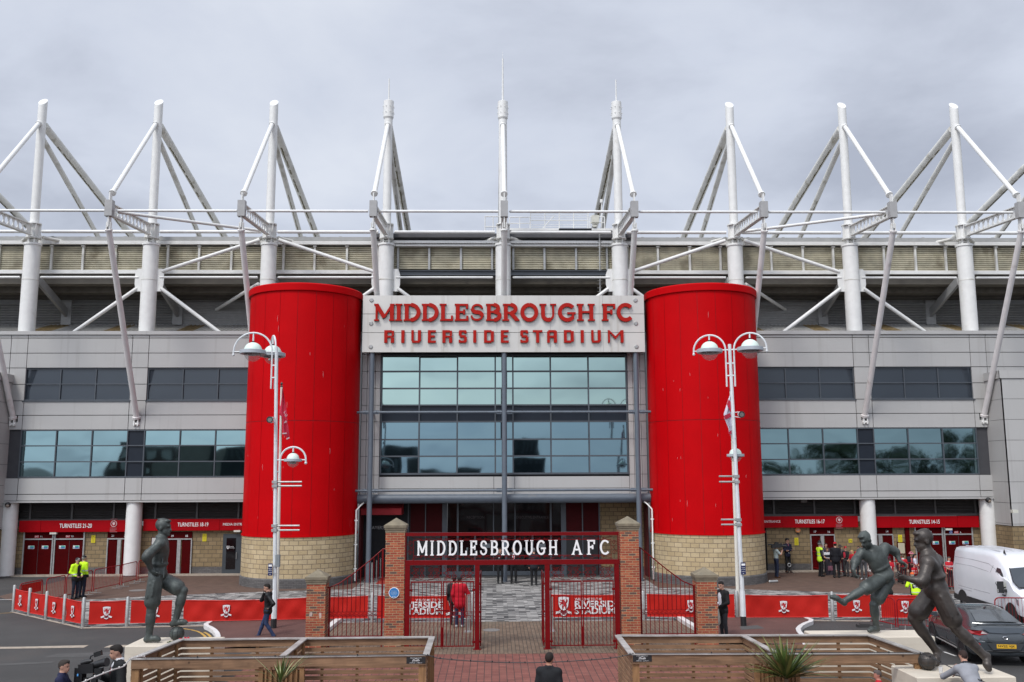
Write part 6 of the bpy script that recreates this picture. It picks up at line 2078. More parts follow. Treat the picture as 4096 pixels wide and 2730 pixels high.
def nameplate(label, px, py, Y):
    g = P(px, py, Y - .04)
    t = thing('name_plate', label, 'plate', (g.x, g.y, g.z), 'black plates on the timber booths')
    w, h = .215, .072
    MB().box(g.x - w, g.x + w, g.y - .008, g.y, g.z - h, g.z + h).build('plate_face', black, t, smooth=0)
    mb = MB()
    text(mb, 'DESIGNED & CONSTRUCTED BY', (g.x, g.y - .009, g.z + .052), .014, width=.26, depth=.002)
    text(mb, 'JOINERY', (g.x, g.y - .009, g.z - .012), .03, width=.17, depth=.002, bold=.02)
    text(mb, '07968422235  -  07968422175', (g.x, g.y - .009, g.z - .055), .014, width=.28, depth=.002)
    mb.pipe([(g.x - .07, g.y - .01, g.z + .012), (g.x, g.y - .01, g.z + .036), (g.x + .07, g.y - .01, g.z + .012)], .004, 4)
    mb.build('plate_lettering', whitepaint, t, smooth=0)
nameplate('small black JOINERY plate at the right end of the left timber booth', 1664, 2642, A_FR.y)
nameplate('small black JOINERY plate at the left end of the right timber booth', 2569, 2634, B_FL.y)

# ------------------------------------------------------------------ plants
def blades(mb, base, n, rmin, rmax, el0, el1, w, seed, droop=.25, m=0, az0=0, az1=2 * PI):
    rnd = random.Random(seed)
    for i in range(n):
        az = rnd.uniform(az0, az1); el = rad(rnd.uniform(el0, el1)); L = rnd.uniform(rmin, rmax)
        d = Vector((math.cos(az) * math.cos(el), math.sin(az) * math.cos(el), math.sin(el)))
        side = Vector((-math.sin(az), math.cos(az), 0))
        k = 7
        dr = droop * rnd.uniform(.3, 1.5) * (1 - math.sin(el) * .8)
        vs = []
        ww = w * rnd.uniform(.7, 1.15)
        for j in range(k + 1):
            t_ = j / k
            p = base + d * L * t_ + Vector((0, 0, -dr * L * t_ ** 2.4))
            wj = ww * (.55 + .9 * math.sin(PI * min(t_ * 1.1, 1) ** .8)) * (1 - t_ ** 3) + .0015
            up = Vector((0, 0, wj * .35))
            vs += [p - side * wj + up, p, p + side * wj + up]
        fs = []
        for j in range(k):
            a = j * 3
            fs += [(a, a + 1, a + 4, a + 3), (a + 1, a + 2, a + 5, a + 4)]
        mm = m if rnd.random() > .3 else m + 1
        mb.add(vs, fs, mm)
leaf_d = mat('yucca_leaf', (.060, .095, .022), .45, var=.35, vscale=4, dirt=((.20, .17, .05), 3.0, .58, .7))
leaf_l = mat('yucca_leaf_pale', (.155, .165, .048), .45, var=.3, vscale=4, dirt=((.25, .20, .06), 3.0, .56, .6))
pot = mat('dark_plant_pot', (.05, .045, .04), .7)
g = P(3145, 2716, B_FL.y - .55)
t = thing('spiky_plant', 'large spiky green yucca plant in front of the right timber booth', 'plant', (g.x, g.y, 0))
mb = MB()
blades(mb, Vector((g.x, g.y, g.z)), 34, .7, 1.02, 46, 88, .030, 3, .10)
blades(mb, Vector((g.x, g.y, g.z)), 52, .95, 1.35, 14, 52, .028, 4, .17)
blades(mb, Vector((g.x, g.y, g.z)), 24, .7, 1.1, 20, 65, .022, 8, .45)
mb.build('leaves', [leaf_d, leaf_l], t, smooth=60)
MB().pipe([(g.x, g.y, .45), (g.x, g.y, g.z)], [.06, .045], 8).build('trunk', mat('plant_trunk', (.10, .07, .04), .9, var=.3), t)
MB().lathe([(0, 0), (.19, 0), (.25, .5), (.23, .5), (.2, .44), (0, .44)], (g.x, g.y, .0), 20).build('plant_pot', pot, t)
g = P(1122, 2728, A_FL.y - .5)
t = thing('spiky_plant', 'small arching green and cream plant in front of the left timber booth', 'plant', (g.x, g.y, 0))
mb = MB()
blades(mb, Vector((g.x, g.y, g.z - .04)), 26, .45, .85, 25, 80, .013, 13, .6)
blades(mb, Vector((g.x, g.y, g.z - .04)), 14, .8, 1.2, 35, 58, .010, 14, .5)
blades(mb, Vector((g.x, g.y, g.z - .04)), 3, .6, .66, 68, 82, .018, 15, .02)
mb.build('leaves', [leaf_d, mat('variegated_leaf', (.25, .27, .12), .5, var=.25, vscale=5)], t, smooth=60)
MB().lathe([(0, 0), (.17, 0), (.22, .75), (.2, .75), (.18, .7), (0, .7)], (g.x, g.y, .0), 20).build('plant_pot', pot, t)

# ------------------------------------------------------------------ statue plinths
cream_stone = mat('cream_plinth_stone', (0.56, 0.50, 0.41), 0.8, var=0.06, vscale=3, bump=.1, bscale=120, dirt=((.42, .30, .17), .9, .62, .5))
def plinth(label, x0, x1, y0, y1, z):
    t = thing('statue_plinth', label, 'plinth', ((x0 + x1) / 2, (y0 + y1) / 2, 0), 'cream stone plinths of the statues')
    m = MB()
    c = .02
    m.box(x0, x1, y0, y1, 0, z - .22)
    m.box(x0 + .003, x1 - .003, y0 + .003, y1 - .003, z - .22, z - .214)
    m.box(x0 - .0, x1 + .0, y0 - .0, y1 + .0, z - .214, z - c)
    m.add([(x0, y0, z - c), (x1, y0, z - c), (x1, y1, z - c), (x0, y1, z - c), (x0 + c, y0 + c, z), (x1 - c, y0 + c, z), (x1 - c, y1 - c, z), (x0 + c, y1 - c, z)],
          [(4, 5, 6, 7), (0, 1, 5, 4), (1, 2, 6, 5), (2, 3, 7, 6), (3, 0, 4, 7)])
    m.build('plinth_block', cream_stone, t, smooth=0)
    return t
ZP = 1.0
gl = G(500, 2585, ZP)
plinth('cream stone plinth under the left statue', gl.x, -7.95, 25.2, 26.5, ZP)
plinth('cream stone plinth under the kicking statue', 8.2, 11.4, 25.75, 26.85, ZP)
plinth('cream stone plinth under the brown statue, the nearest one', 8.62, 10.8, 20.75, 22.05, ZP)

# ------------------------------------------------------------------ cables
cabm = mat('black_cable', (.014, .014, .015), .5)
cabw = mat('white_cable', (.62, .60, .57), .5)
def cable(label, pts, r, m, clips=True, hook=()):
    t = thing('hanging_cable', label, 'cable', pts[0])
    P_ = []
    for i in range(len(pts) - 1):
        a, b = Vector(pts[i]), Vector(pts[i + 1])
        for j in range(6):
            P_.append(a.lerp(b, j / 6))
    P_.append(Vector(pts[-1]))
    # smooth
    for _ in range(6):
        P_ = [P_[0]] + [(P_[i - 1] + P_[i] * 2 + P_[i + 1]) / 4 for i in range(1, len(P_) - 1)] + [P_[-1]]
    MB().pipe(P_, r, 6, m=0).build('cable_line', m, t)
    mb = MB()
    for i in range(4, len(P_) - 2, 5):
        mb.box(P_[i].x - .012, P_[i].x + .012, P_[i].y - .012, P_[i].y + .012, P_[i].z - .012, P_[i].z + .028)
    mb.build('cable_clip', m, t, smooth=0)
ya, yb = A_FR.y - .05, B_FL.y - .05
def pc(lst, Y0, Y1):
    n = len(lst)
    return [P(x, y, Y0 + (Y1 - Y0) * i / (n - 1)) for i, (x, y) in enumerate(lst)]
cable('black cable strung between the two timber booths above the red paving', pc([(1690, 2619), (1722, 2624), (1745, 2633), (1790, 2638), (1880, 2645), (1990, 2650), (2060, 2652), (2140, 2652), (2250, 2648), (2370, 2640), (2460, 2632), (2505, 2622), (2535, 2615)], ya, yb), .011, cabm)
cable('black cable lying along the front top edge of the left timber booth', pc([(566, 2633), (900, 2629), (1300, 2623), (1690, 2619)], A_FL.y - .02, ya), .010, cabm)
cable('black cable lying along the top of the right booth and down past the leaning person', pc([(2540, 2614), (3000, 2613), (3500, 2611), (3683, 2612), (3720, 2629), (3770, 2653), (3840, 2690), (3910, 2716), (3960, 2740)], yb, 19.6), .011, cabm)
cable('white cable sagging from the left timber booth across the reporter', pc([(582, 2633), (575, 2626), (560, 2627), (530, 2634), (518, 2640), (505, 2655), (494, 2668), (460, 2677), (420, 2692), (380, 2708), (335, 2728), (300, 2745)], A_FL.y - .05, 16.9), .012, cabw)

# ------------------------------------------------------------------ vehicles
def loft(mb, stations, M_, m=0, capends=True):
    """stations: (x, [(half width, z)...] bottom to top); M_ maps local (x, y, z) to world"""
    k = len(stations[0][1])
    vs, fs = [], []
    for x, prof in stations:
        ring = [(x, -w, z) for w, z in prof] + [(x, w, z) for w, z in reversed(prof)]
        vs += [M_(*p) for p in ring]
    n = 2 * k
    for i in range(len(stations) - 1):
        for j in range(n):
            j2 = (j + 1) % n
            fs.append((i * n + j, (i + 1) * n + j, (i + 1) * n + j2, i * n + j2))
    if capends:
        fs.append(tuple(range(n)))
        fs.append(tuple((len(stations) - 1) * n + j for j in reversed(range(n))))
    # face orientation: flip if pointing inwards
    mb.add(vs, fs, m)
def fix_normals(o):
    bm = bmesh.new(); bm.from_mesh(o.data)
    bmesh.ops.recalc_face_normals(bm, faces=bm.faces)
    bm.to_mesh(o.data); bm.free()
def wheel(t, c, ax, r=.33, w=.22, n=28):
    """tyre and rim, ax = outward axle direction"""
    ax = Vector(ax).normalized(); up = Vector((0, 0, 1)); fw = ax.cross(up)
    def ring(rr, off): return [c + ax * off + (fw * math.cos(2 * PI * i / n) + up * math.sin(2 * PI * i / n)) * rr for i in range(n)]
    rows = [ring(r * .62, -w * .5), ring(r * .93, -w * .5), ring(r, -w * .35), ring(r, w * .35), ring(r * .93, w * .5), ring(r * .68, w * .5), ring(r * .66, w * .36)]
    vs = [p for rw in rows for p in rw]
    fs = [(a * n + i, a * n + (i + 1) % n, (a + 1) * n + (i + 1) % n, (a + 1) * n + i) for a in range(len(rows) - 1) for i in range(n)]
    o = MB().add(vs, fs).build('wheel', mat('tyre_rubber', (.018, .018, .018), .85), t)
    rm = MB()
    cc = c + ax * w * .30
    k = 10
    for s in range(k):
        a0 = 2 * PI * s / k
        d = fw * math.cos(a0) + up * math.sin(a0)
        e_ = ax.cross(d)
        rm.obox(cc + d * r * .36, d * r * .3, e_ * .028, ax * .012)
    rm.add(ring(r * .67, w * .36) + ring(r * .60, w * .36) + ring(r * .6, w * .2), [(i, (i + 1) % n, n + (i + 1) % n, n + i) for i in range(n)] + [(n + i, n + (i + 1) % n, 2 * n + (i + 1) % n, 2 * n + i) for i in range(n)])
    hub = ring(r * .14, w * .38)
    rm.add(hub, [tuple(range(n))])
    rm.build('rim', mat('alloy_rim', (.30, .30, .31), .35, metal=.7), o, smooth=30)
    back = ring(r * .62, w * .1)
    MB().add(back, [tuple(range(n))]).build('wheel_backing', mat('wheel_dark', (.02, .02, .02), .8), o, smooth=0)
    return o
carglass = glassmat('car_glass', (.06, .07, .08), .04, .0, metal=.35)
vanwhite = mat('van_white_paint', (.66, .67, .70), .28, var=.02, coat=.4)
blackplastic = mat('black_plastic', (.018, .018, .019), .6)
# --- white van: nose towards the camera, its right flank to the left of the picture
vd = Vector((-.05, -.998, 0)).normalized()
vl = Vector((vd.y, -vd.x, 0))        # to the van's right side
if vl.x > 0: vl = -vl
VO = Vector((18.13, 38.3, 0)) - vl * 1.02
def VM(x, y, z):     # y positive = towards the picture's left (visible flank)
    return VO + vd * x + vl * y + Vector((0, 0, z))
van = thing('white_van', 'plain white high roof panel van parked at the right edge, nose to camera', 'van', (VO.x, VO.y, 0))
def vprof(w, zb_, zr, sh=1.30, tw=.80, roundr=.13):
    """half profile of the van at one station"""
    tw_ = w * tw
    return [(w * .55, zb_), (w * .97, zb_ + .04), (w, zb_ + .25), (w, min(sh, zr - .08)), (w * .985, min(sh + .35, zr - .06)), (w - (w - tw_) * .35, max(zr - .55, min(sh + .36, zr - .05))), (w - (w - tw_) * .65, zr - .18), (tw_ + .0, zr - .045), (tw_ - roundr, zr), (.3, zr + .03)]
st = []
H_ = 2.42
for x, w, zb_, zr, sh in ((0, .99, .46, H_ - .06, 1.3), (.06, 1.01, .45, H_, 1.3), (1.2, 1.02, .42, H_ + .03, 1.3), (2.4, 1.02, .42, H_ + .03, 1.3), (3.2, 1.02, .42, H_, 1.3), (3.62, 1.02, .42, H_ - .10, 1.3), (3.95, 1.015, .42, H_ - .28, 1.28), (4.2, 1.01, .42, H_ - .53, 1.25), (4.55, 1.0, .42, 1.56, 1.2), (4.80, .99, .4, 1.30, 1.12), (5.15, .96, .36, 1.17, 1.0), (5.38, .90, .34, 1.03, .85), (5.47, .82, .36, .80, .65)):
    st.append((x, vprof(w, zb_, zr, sh)))
mb = MB(); loft(mb, st, VM)
vb = mb.build('van_body', vanwhite, van, smooth=50); fix_normals(vb)
def vplate(name, pts, m, par=van, off=.006, th=.004, y=None):
    """flat panel on the visible flank, pts (x, z)"""
    q = MB()
    def yy(x, z):
        for (xa, pa), (xb, pb) in zip(st, st[1:]):
            if xa <= x <= xb:
                f = (x - xa) / (xb - xa)
                def at(pr):
                    for (w0, z0), (w1, z1_) in zip(pr[2:], pr[3:]):
                        if z0 <= z <= z1_:
                            return w0 + (w1 - w0) * (z - z0) / max(1e-6, z1_ - z0)
                    return pr[-3][0]
                return at(pa) * (1 - f) + at(pb) * f
        return 1.0
    q.add([VM(x, yy(x, z) + off, z) for x, z in pts], [tuple(range(len(pts)))])
    return q.build(name, m, par, smooth=0)
vplate('side_window', [(3.60, 1.36), (3.56, 1.75), (3.62, 1.92), (3.85, 1.90), (4.08, 1.66), (4.36, 1.28), (4.1, 1.2), (3.75, 1.22)], carglass)
gro = mat('van_seam', (.22, .22, .23), .5)
def seam(pts, r=.007):
    q = MB(); L = []
    for x, z in pts:
        w = 1.0
        L.append((x, z))
    def yy(x, z):
        for (xa, pa), (xb, pb) in zip(st, st[1:]):
            if xa <= x <= xb:
                f = (x - xa) / (xb - xa)
                def at(pr):
                    for (w0, z0), (w1, z1_) in zip(pr[2:], pr[3:]):
                        if z0 <= z <= z1_:
                            return w0 + (w1 - w0) * (z - z0) / max(1e-6, z1_ - z0)
                    return pr[-3][0]
                return at(pa) * (1 - f) + at(pb) * f
        return 1.0
    q.pipe([VM(x, yy(x, z) + .001, z) for x, z in L], r, 4)
    return q
van_seams = [[(.12, 2.02), (1.7, 2.04), (3.0, 2.0), (3.5, 1.86), (3.9, 1.6)], [(1.75, .5), (1.75, 2.04)], [(.25, 1.75), (.2, 1.5), (.25, 1.1), (.5, .93), (1.7, .92)], [(.25, 1.77), (1.7, 1.79), (3.05, 1.72)], [(1.8, .93), (3.1, .93)], [(.45, .82), (1.65, .83)], [(3.2, .5), (3.2, 1.7), (3.35, 1.98)], [(4.4, .6), (4.35, 1.2)], [(3.2, .62), (4.4, .66)]]
for s_ in van_seams:
    seam(s_).build('panel_seam', gro, van)
# windscreen between the A pillars
q = MB()
q.add([VM(4.17, .74, 1.93), VM(4.60, .86, 1.50), VM(4.83, .80, 1.325), VM(4.86, 0, 1.345), VM(4.83, -.80, 1.325), VM(4.6, -.86, 1.5), VM(4.17, -.74, 1.93), VM(4.13, 0, 1.985)], [(0, 1, 2, 3, 7), (7, 3, 4, 5, 6)])
o = q.build('windscreen', carglass, van, smooth=0)
o.location = vd * .03 + Vector((0, 0, .02))
q = MB(); q.pipe([VM(4.17, .74, 1.95), VM(4.60, .86, 1.52), VM(4.85, .80, 1.345), VM(4.88, 0, 1.36), VM(4.85, -.80, 1.345)], .02, 5)
q.build('windscreen_seal', blackplastic, van)
q = MB(); q.obox(VM(4.34, 1.20, 1.30), vd * .06 + vl * .03, vl * .12, Vector((0, 0, .20))); q.obox(VM(4.38, 1.05, 1.18), vd * .04, vl * .1, Vector((0, 0, .05)))
mr = q.build('wing_mirror', blackplastic, van, smooth=0)
MB().obox(VM(4.36, 1.325, 1.18), vd * .05, vl * .008, Vector((0, 0, .06))).build('mirror_lamp', mat('clear_lamp', (.6, .6, .6), .1), mr, smooth=0)
q = MB()
for x0, x1 in ((.02, .45), (1.22, 4.05)):
    q.add([VM(x0, 1.025, .36), VM(x1, 1.025, .34), VM(x1, 1.03, .56), VM(x0, 1.03, .60)], [(0, 1, 2, 3)])
    q.add([VM(x0, .7, .30), VM(x1, .7, .30), VM(x1, 1.025, .34), VM(x0, 1.025, .36)], [(0, 1, 2, 3)])
q.build('lower_trim', blackplastic, van, smooth=0)
for xx in (.82, 4.62):
    for s in (1, -1):
        wheel(van, VM(xx, s * .90, .34), vl * s, .345, .22)
    q = MB()
    pts = [VM(xx + .44 * math.cos(PI * i / 14), 1.028, .36 + .44 * math.sin(PI * i / 14)) for i in range(15)]
    q.add(pts + [VM(xx + .36 * math.cos(PI * i / 14), 1.028, .34 + .36 * math.sin(PI * i / 14)) for i in range(15)], [(i, i + 1, 16 + i, 15 + i) for i in range(14)])
    q.add([VM(xx + .37 * math.cos(PI * i / 14), 1.022, .34 + .37 * math.sin(PI * i / 14)) for i in range(15)], [tuple(range(15))])
    q.build('wheel_arch', blackplastic, van, smooth=0)
MB().obox(VM(4.2, 1.03, 1.0), vd * .10, vl * .015, Vector((0, 0, .02))).build('door_handle', blackplastic, van, smooth=0)
q = MB(); q.add([VM(4.95, .99, 1.0), VM(5.30, .90, .82), VM(5.34, .88, .62), VM(5.0, .985, .78)], [(0, 1, 2, 3)])
o = q.build('headlight', mat('headlamp', (.25, .27, .29), .08, metal=.4), van, smooth=0); o.location = vl * .012
MB().add([VM(3.42, .55, 2.42), VM(3.62, .55, 2.38), VM(3.5, .55, 2.56), VM(3.42, .57, 2.42), VM(3.62, .57, 2.38), VM(3.5, .57, 2.56)], [(0, 1, 2), (5, 4, 3), (0, 3, 4, 1), (1, 4, 5, 2), (2, 5, 3, 0)]).build('roof_aerial', blackplastic, van, smooth=0)
q = MB()
for y in (-.5, -.25, 0, .25, .5):
    q.obox(VM(1.7, y, H_ + .052), vd * 1.4, vl * .03, Vector((0, 0, .008)))
q.build('roof_rib', vanwhite, van, smooth=0)

# --- grey hatchback: tail towards the camera
cdv = Vector((.147, .989, 0)).normalized()
cl_ = Vector((-cdv.y, cdv.x, 0))     # car's left, towards the picture's left
CO = Vector((13.80, 26.62, 0))
def CM(x, y, z):
    return CO + cdv * x + cl_ * y + Vector((0, 0, z))
car = thing('grey_hatchback', 'dark grey hatchback at the right edge showing its tail and yellow plate', 'car', (CO.x, CO.y, 0))
cargrey = mat('car_grey_paint', (.055, .064, .072), .25, metal=.35, var=.03, coat=.7)
def cprof(w, zb_, zw, zr, wr):
    """sill, belt line zw and roof zr with roof half width wr"""
    return [(w * .6, zb_), (w * .95, zb_ + .03), (w * .99, zb_ + .18), (w, zb_ + .38), (w * .985, (zw + zb_ + .4) / 2 + .05), (w * .955, zw), (wr + (w * .94 - wr) * .55, zw + (zr - zw) * .5), (wr, zr - .045), (wr * .86, zr), (.25, zr + .015)]
cs = [(0.0, cprof(.70, .36, .60, .72, .58)), (.05, cprof(.84, .29, .75, .98, .68)), (.16, cprof(.885, .26, .93, 1.085, .70)), (.32, cprof(.905, .24, .98, 1.10, .66)), (.62, cprof(.91, .22, .99, 1.19, .61)), (1.0, cprof(.91, .2, .98, 1.31, .60)), (1.45, cprof(.91, .2, .97, 1.405, .60)), (2.0, cprof(.91, .2, .96, 1.445, .60)), (2.5, cprof(.91, .2, .95, 1.43, .60)), (3.0, cprof(.91, .2, .93, 1.25, .60)), (3.4, cprof(.91, .2, .90, .99, .62)), (3.9, cprof(.89, .2, .82, .88, .6)), (4.3, cprof(.80, .24, .68, .74, .5)), (4.45, cprof(.6, .3, .55, .6, .4))]
mb = MB(); loft(mb, cs, CM)
cb = mb.build('car_body', cargrey, car, smooth=50); fix_normals(cb)
ms_ = cb.modifiers.new('soft', 'SUBSURF'); ms_.levels = 1; ms_.render_levels = 1
def cpanel(name, pts, m, off=.012, par=car):
    q = MB(); q.add([CM(*p) for p in pts], [tuple(range(len(pts)))]); o = q.build(name, m, par, smooth=0)
    return o
# rear glass (sloping), its lower spoiler and dark lower window
q = MB()
gx = [(.46, .585, 1.175), (1.28, .50, 1.395)]
q.add([CM(.44, y, 1.162 + .02 - abs(y) * .02) for y in (.60, .3, 0, -.3, -.60)] + [CM(1.22, y, 1.395 + .015 - abs(y) * .03) for y in (.50, .25, 0, -.25, -.50)], [(i, i + 1, 6 + i, 5 + i) for i in range(4)])
o = q.build('rear_window', glassmat('rear_glass', (.12, .13, .14), .05, .003, metal=.5), car, smooth=60); fix_normals(o)
q = MB(); q.pipe([CM(.40, .72, 1.13), CM(.28, .45, 1.135), CM(.24, 0, 1.14), CM(.28, -.45, 1.135), CM(.40, -.72, 1.13)], .022, 6)
q.build('spoiler', cargrey, car)
cpanel('lower_window', [(.005, .52, 1.045), (.10, .50, .93), (.10, -.50, .93), (.005, -.52, 1.045)][::1], carglass) if False else None
q = MB()
q.add([CM(-.0 + .11, .60, 1.065), CM(.045, .42, .935), CM(.035, 0, .915), CM(.045, -.42, .935), CM(.11, -.60, 1.065), CM(.09, 0, 1.075)], [(0, 1, 2, 5), (5, 2, 3, 4)])
o = q.build('lower_rear_glass', carglass, car, smooth=0); o.location = -cdv * .045
for s in (1, -1):
    q = MB()
    q.add([CM(.02, s * .44, .90), CM(.02, s * .60, .995), CM(.06, s * .80, 1.0), CM(.24, s * .905, .985), CM(.30, s * .925, .93), CM(.12, s * .86, .89), CM(.02, s * .66, .86)], [tuple(range(7)) if s < 0 else tuple(reversed(range(7)))])
    o = q.build('tail_light', mat('tail_lamp_red', (.30, .02, .025), .12), car, smooth=0); o.location = -cdv * .035 + cl_ * s * .012
    q = MB(); q.add([CM(.015, s * .46, .905), CM(.015, s * .60, .975), CM(.015, s * .64, .90)], [(0, 1, 2) if s < 0 else (2, 1, 0)])
    p_ = q.build('clear_lens', mat('tail_lamp_clear', (.5, .44, .44), .1), o, smooth=0); p_.location = -cdv * .006
    for xx in (.86, 3.55):
        wheel(car, CM(xx, s * .82, .325), cl_ * s, .325, .21)
    for xx in (.86, 3.55):
        q = MB(); q.add([CM(xx + .37 * math.cos(PI * i / 14), s * .913, .33 + .37 * math.sin(PI * i / 14)) for i in range(15)], [tuple(range(15)) if s > 0 else tuple(reversed(range(15)))])
        q.build('wheel_arch', blackplastic, car, smooth=0)
    q = MB(); q.add([CM(x, s * (.905 - (z - .95) * .62), z) for x, z in ((.95, 1.0), (1.15, 1.16), (1.55, 1.29), (2.1, 1.335), (2.6, 1.28), (3.05, 1.03), (2.4, .99), (1.5, 1.0))], [tuple(range(8)) if s < 0 else tuple(reversed(range(8)))])
    q.build('side_window', carglass, car, smooth=0)
    q = MB(); q.obox(CM(2.95, s * 1.0, 1.03), cdv * .05, cl_ * .09, Vector((0, 0, .06))); q.build('wing_mirror', cargrey, car, smooth=0)
    q = MB(); q.obox(CM(1.35, s * .915, .87), cdv * .1, cl_ * .012, Vector((0, 0, .018))).obox(CM(2.35, s * .915, .86), cdv * .1, cl_ * .012, Vector((0, 0, .018))); q.build('door_handle', cargrey, car, smooth=0)
    q = MB()
    for xs_ in ([(1.28, .3), (1.32, .6), (1.2, .96)], [(2.15, .28), (2.13, .95)], [(3.1, .3), (3.1, .9)]):
        q.pipe([CM(x, s * .914 if z < .9 else s * .885, z) for x, z in xs_], .006, 4)
    q.build('door_seam', blackplastic, car)
    q = MB(); q.pipe([CM(1.25, s * .92, .30), CM(3.1, s * .92, .29)], .02, 5); q.build('sill_trim', galv, car)
platem = mat('plate_yellow', (.62, .36, .02), .5)
q = MB(); q.box(-.26, .26, -.008, .0, -.055, .055)
vv = q.v; q.v = [tuple(CM(-.045 + a[1], -a[0], .575 + a[2])) for a in vv]
npl = q.build('number_plate', platem, car, smooth=0)
q = MB(); text(q, 'NV22 VJK', CM(-.056, 0, .575), .072, -cl_, (0, 0, 1), .003, width=.45, bold=.01)
q.build('plate_lettering', black, npl, smooth=0)
q = MB(); q.add([CM(-.035, y, z) for y, z in ((.50, .66), (.36, .47), (-.36, .47), (-.50, .66))], [(3, 2, 1, 0)]); q.build('plate_recess', mat('recess_grey', (.035, .038, .042), .5), car, smooth=0)
q = MB(); q.pipe([CM(.03 + abs(y) * .06, y, .70) for y in (.82, .5, 0, -.5, -.82)], .012, 4); q.pipe([CM(.0 + abs(y) * .06, y, .43) for y in (.8, .5, 0, -.5, -.8)], .03, 5); q.build('bumper_line', blackplastic, car)
q = MB(); q.pipe([CM(-.012, .065 * math.cos(PI * i / 10), .80 + .038 * math.sin(PI * i / 10)) for i in range(20)], .007, 5, closed=True)
q.beam(CM(-.014, .028, .775), CM(-.014, .022, .825), .006, .01); q.beam(CM(-.014, -.022, .775), CM(-.014, -.028, .825), .006, .01); q.beam(CM(-.014, .025, .79), CM(-.014, -.025, .81), .006, .01)
q.build('badge', mat('chrome', (.6, .6, .62), .15, metal=1.0), car)
q = MB(); q.pipe([CM(.035, .50, .86), CM(.0, .44, .70), CM(-.01, .3, .645), CM(-.012, 0, .64), CM(-.01, -.3, .645), CM(.0, -.44, .70), CM(.035, -.50, .86)], .006, 4); q.build('tailgate_seam', blackplastic, car)
q = MB(); q.add([CM(1.36, -.02, 1.42), CM(1.5, -.02, 1.42), CM(1.36, -.02, 1.47), CM(1.36, .02, 1.42), CM(1.5, .02, 1.42), CM(1.36, .02, 1.47)], [(0, 1, 2), (5, 4, 3), (0, 3, 4, 1), (1, 4, 5, 2), (2, 5, 3, 0)]); q.build('roof_aerial', cargrey, car, smooth=0)
q = MB(); q.box(-.05, .05, 0, .01, -.03, .03); q.v = [tuple(CM(.02 + a[1], .66 + a[0], .62 + a[2])) for a in q.v]; q.build('reflector', mat('tail_lamp_red', (.30, .02, .025), .12), car, smooth=0)
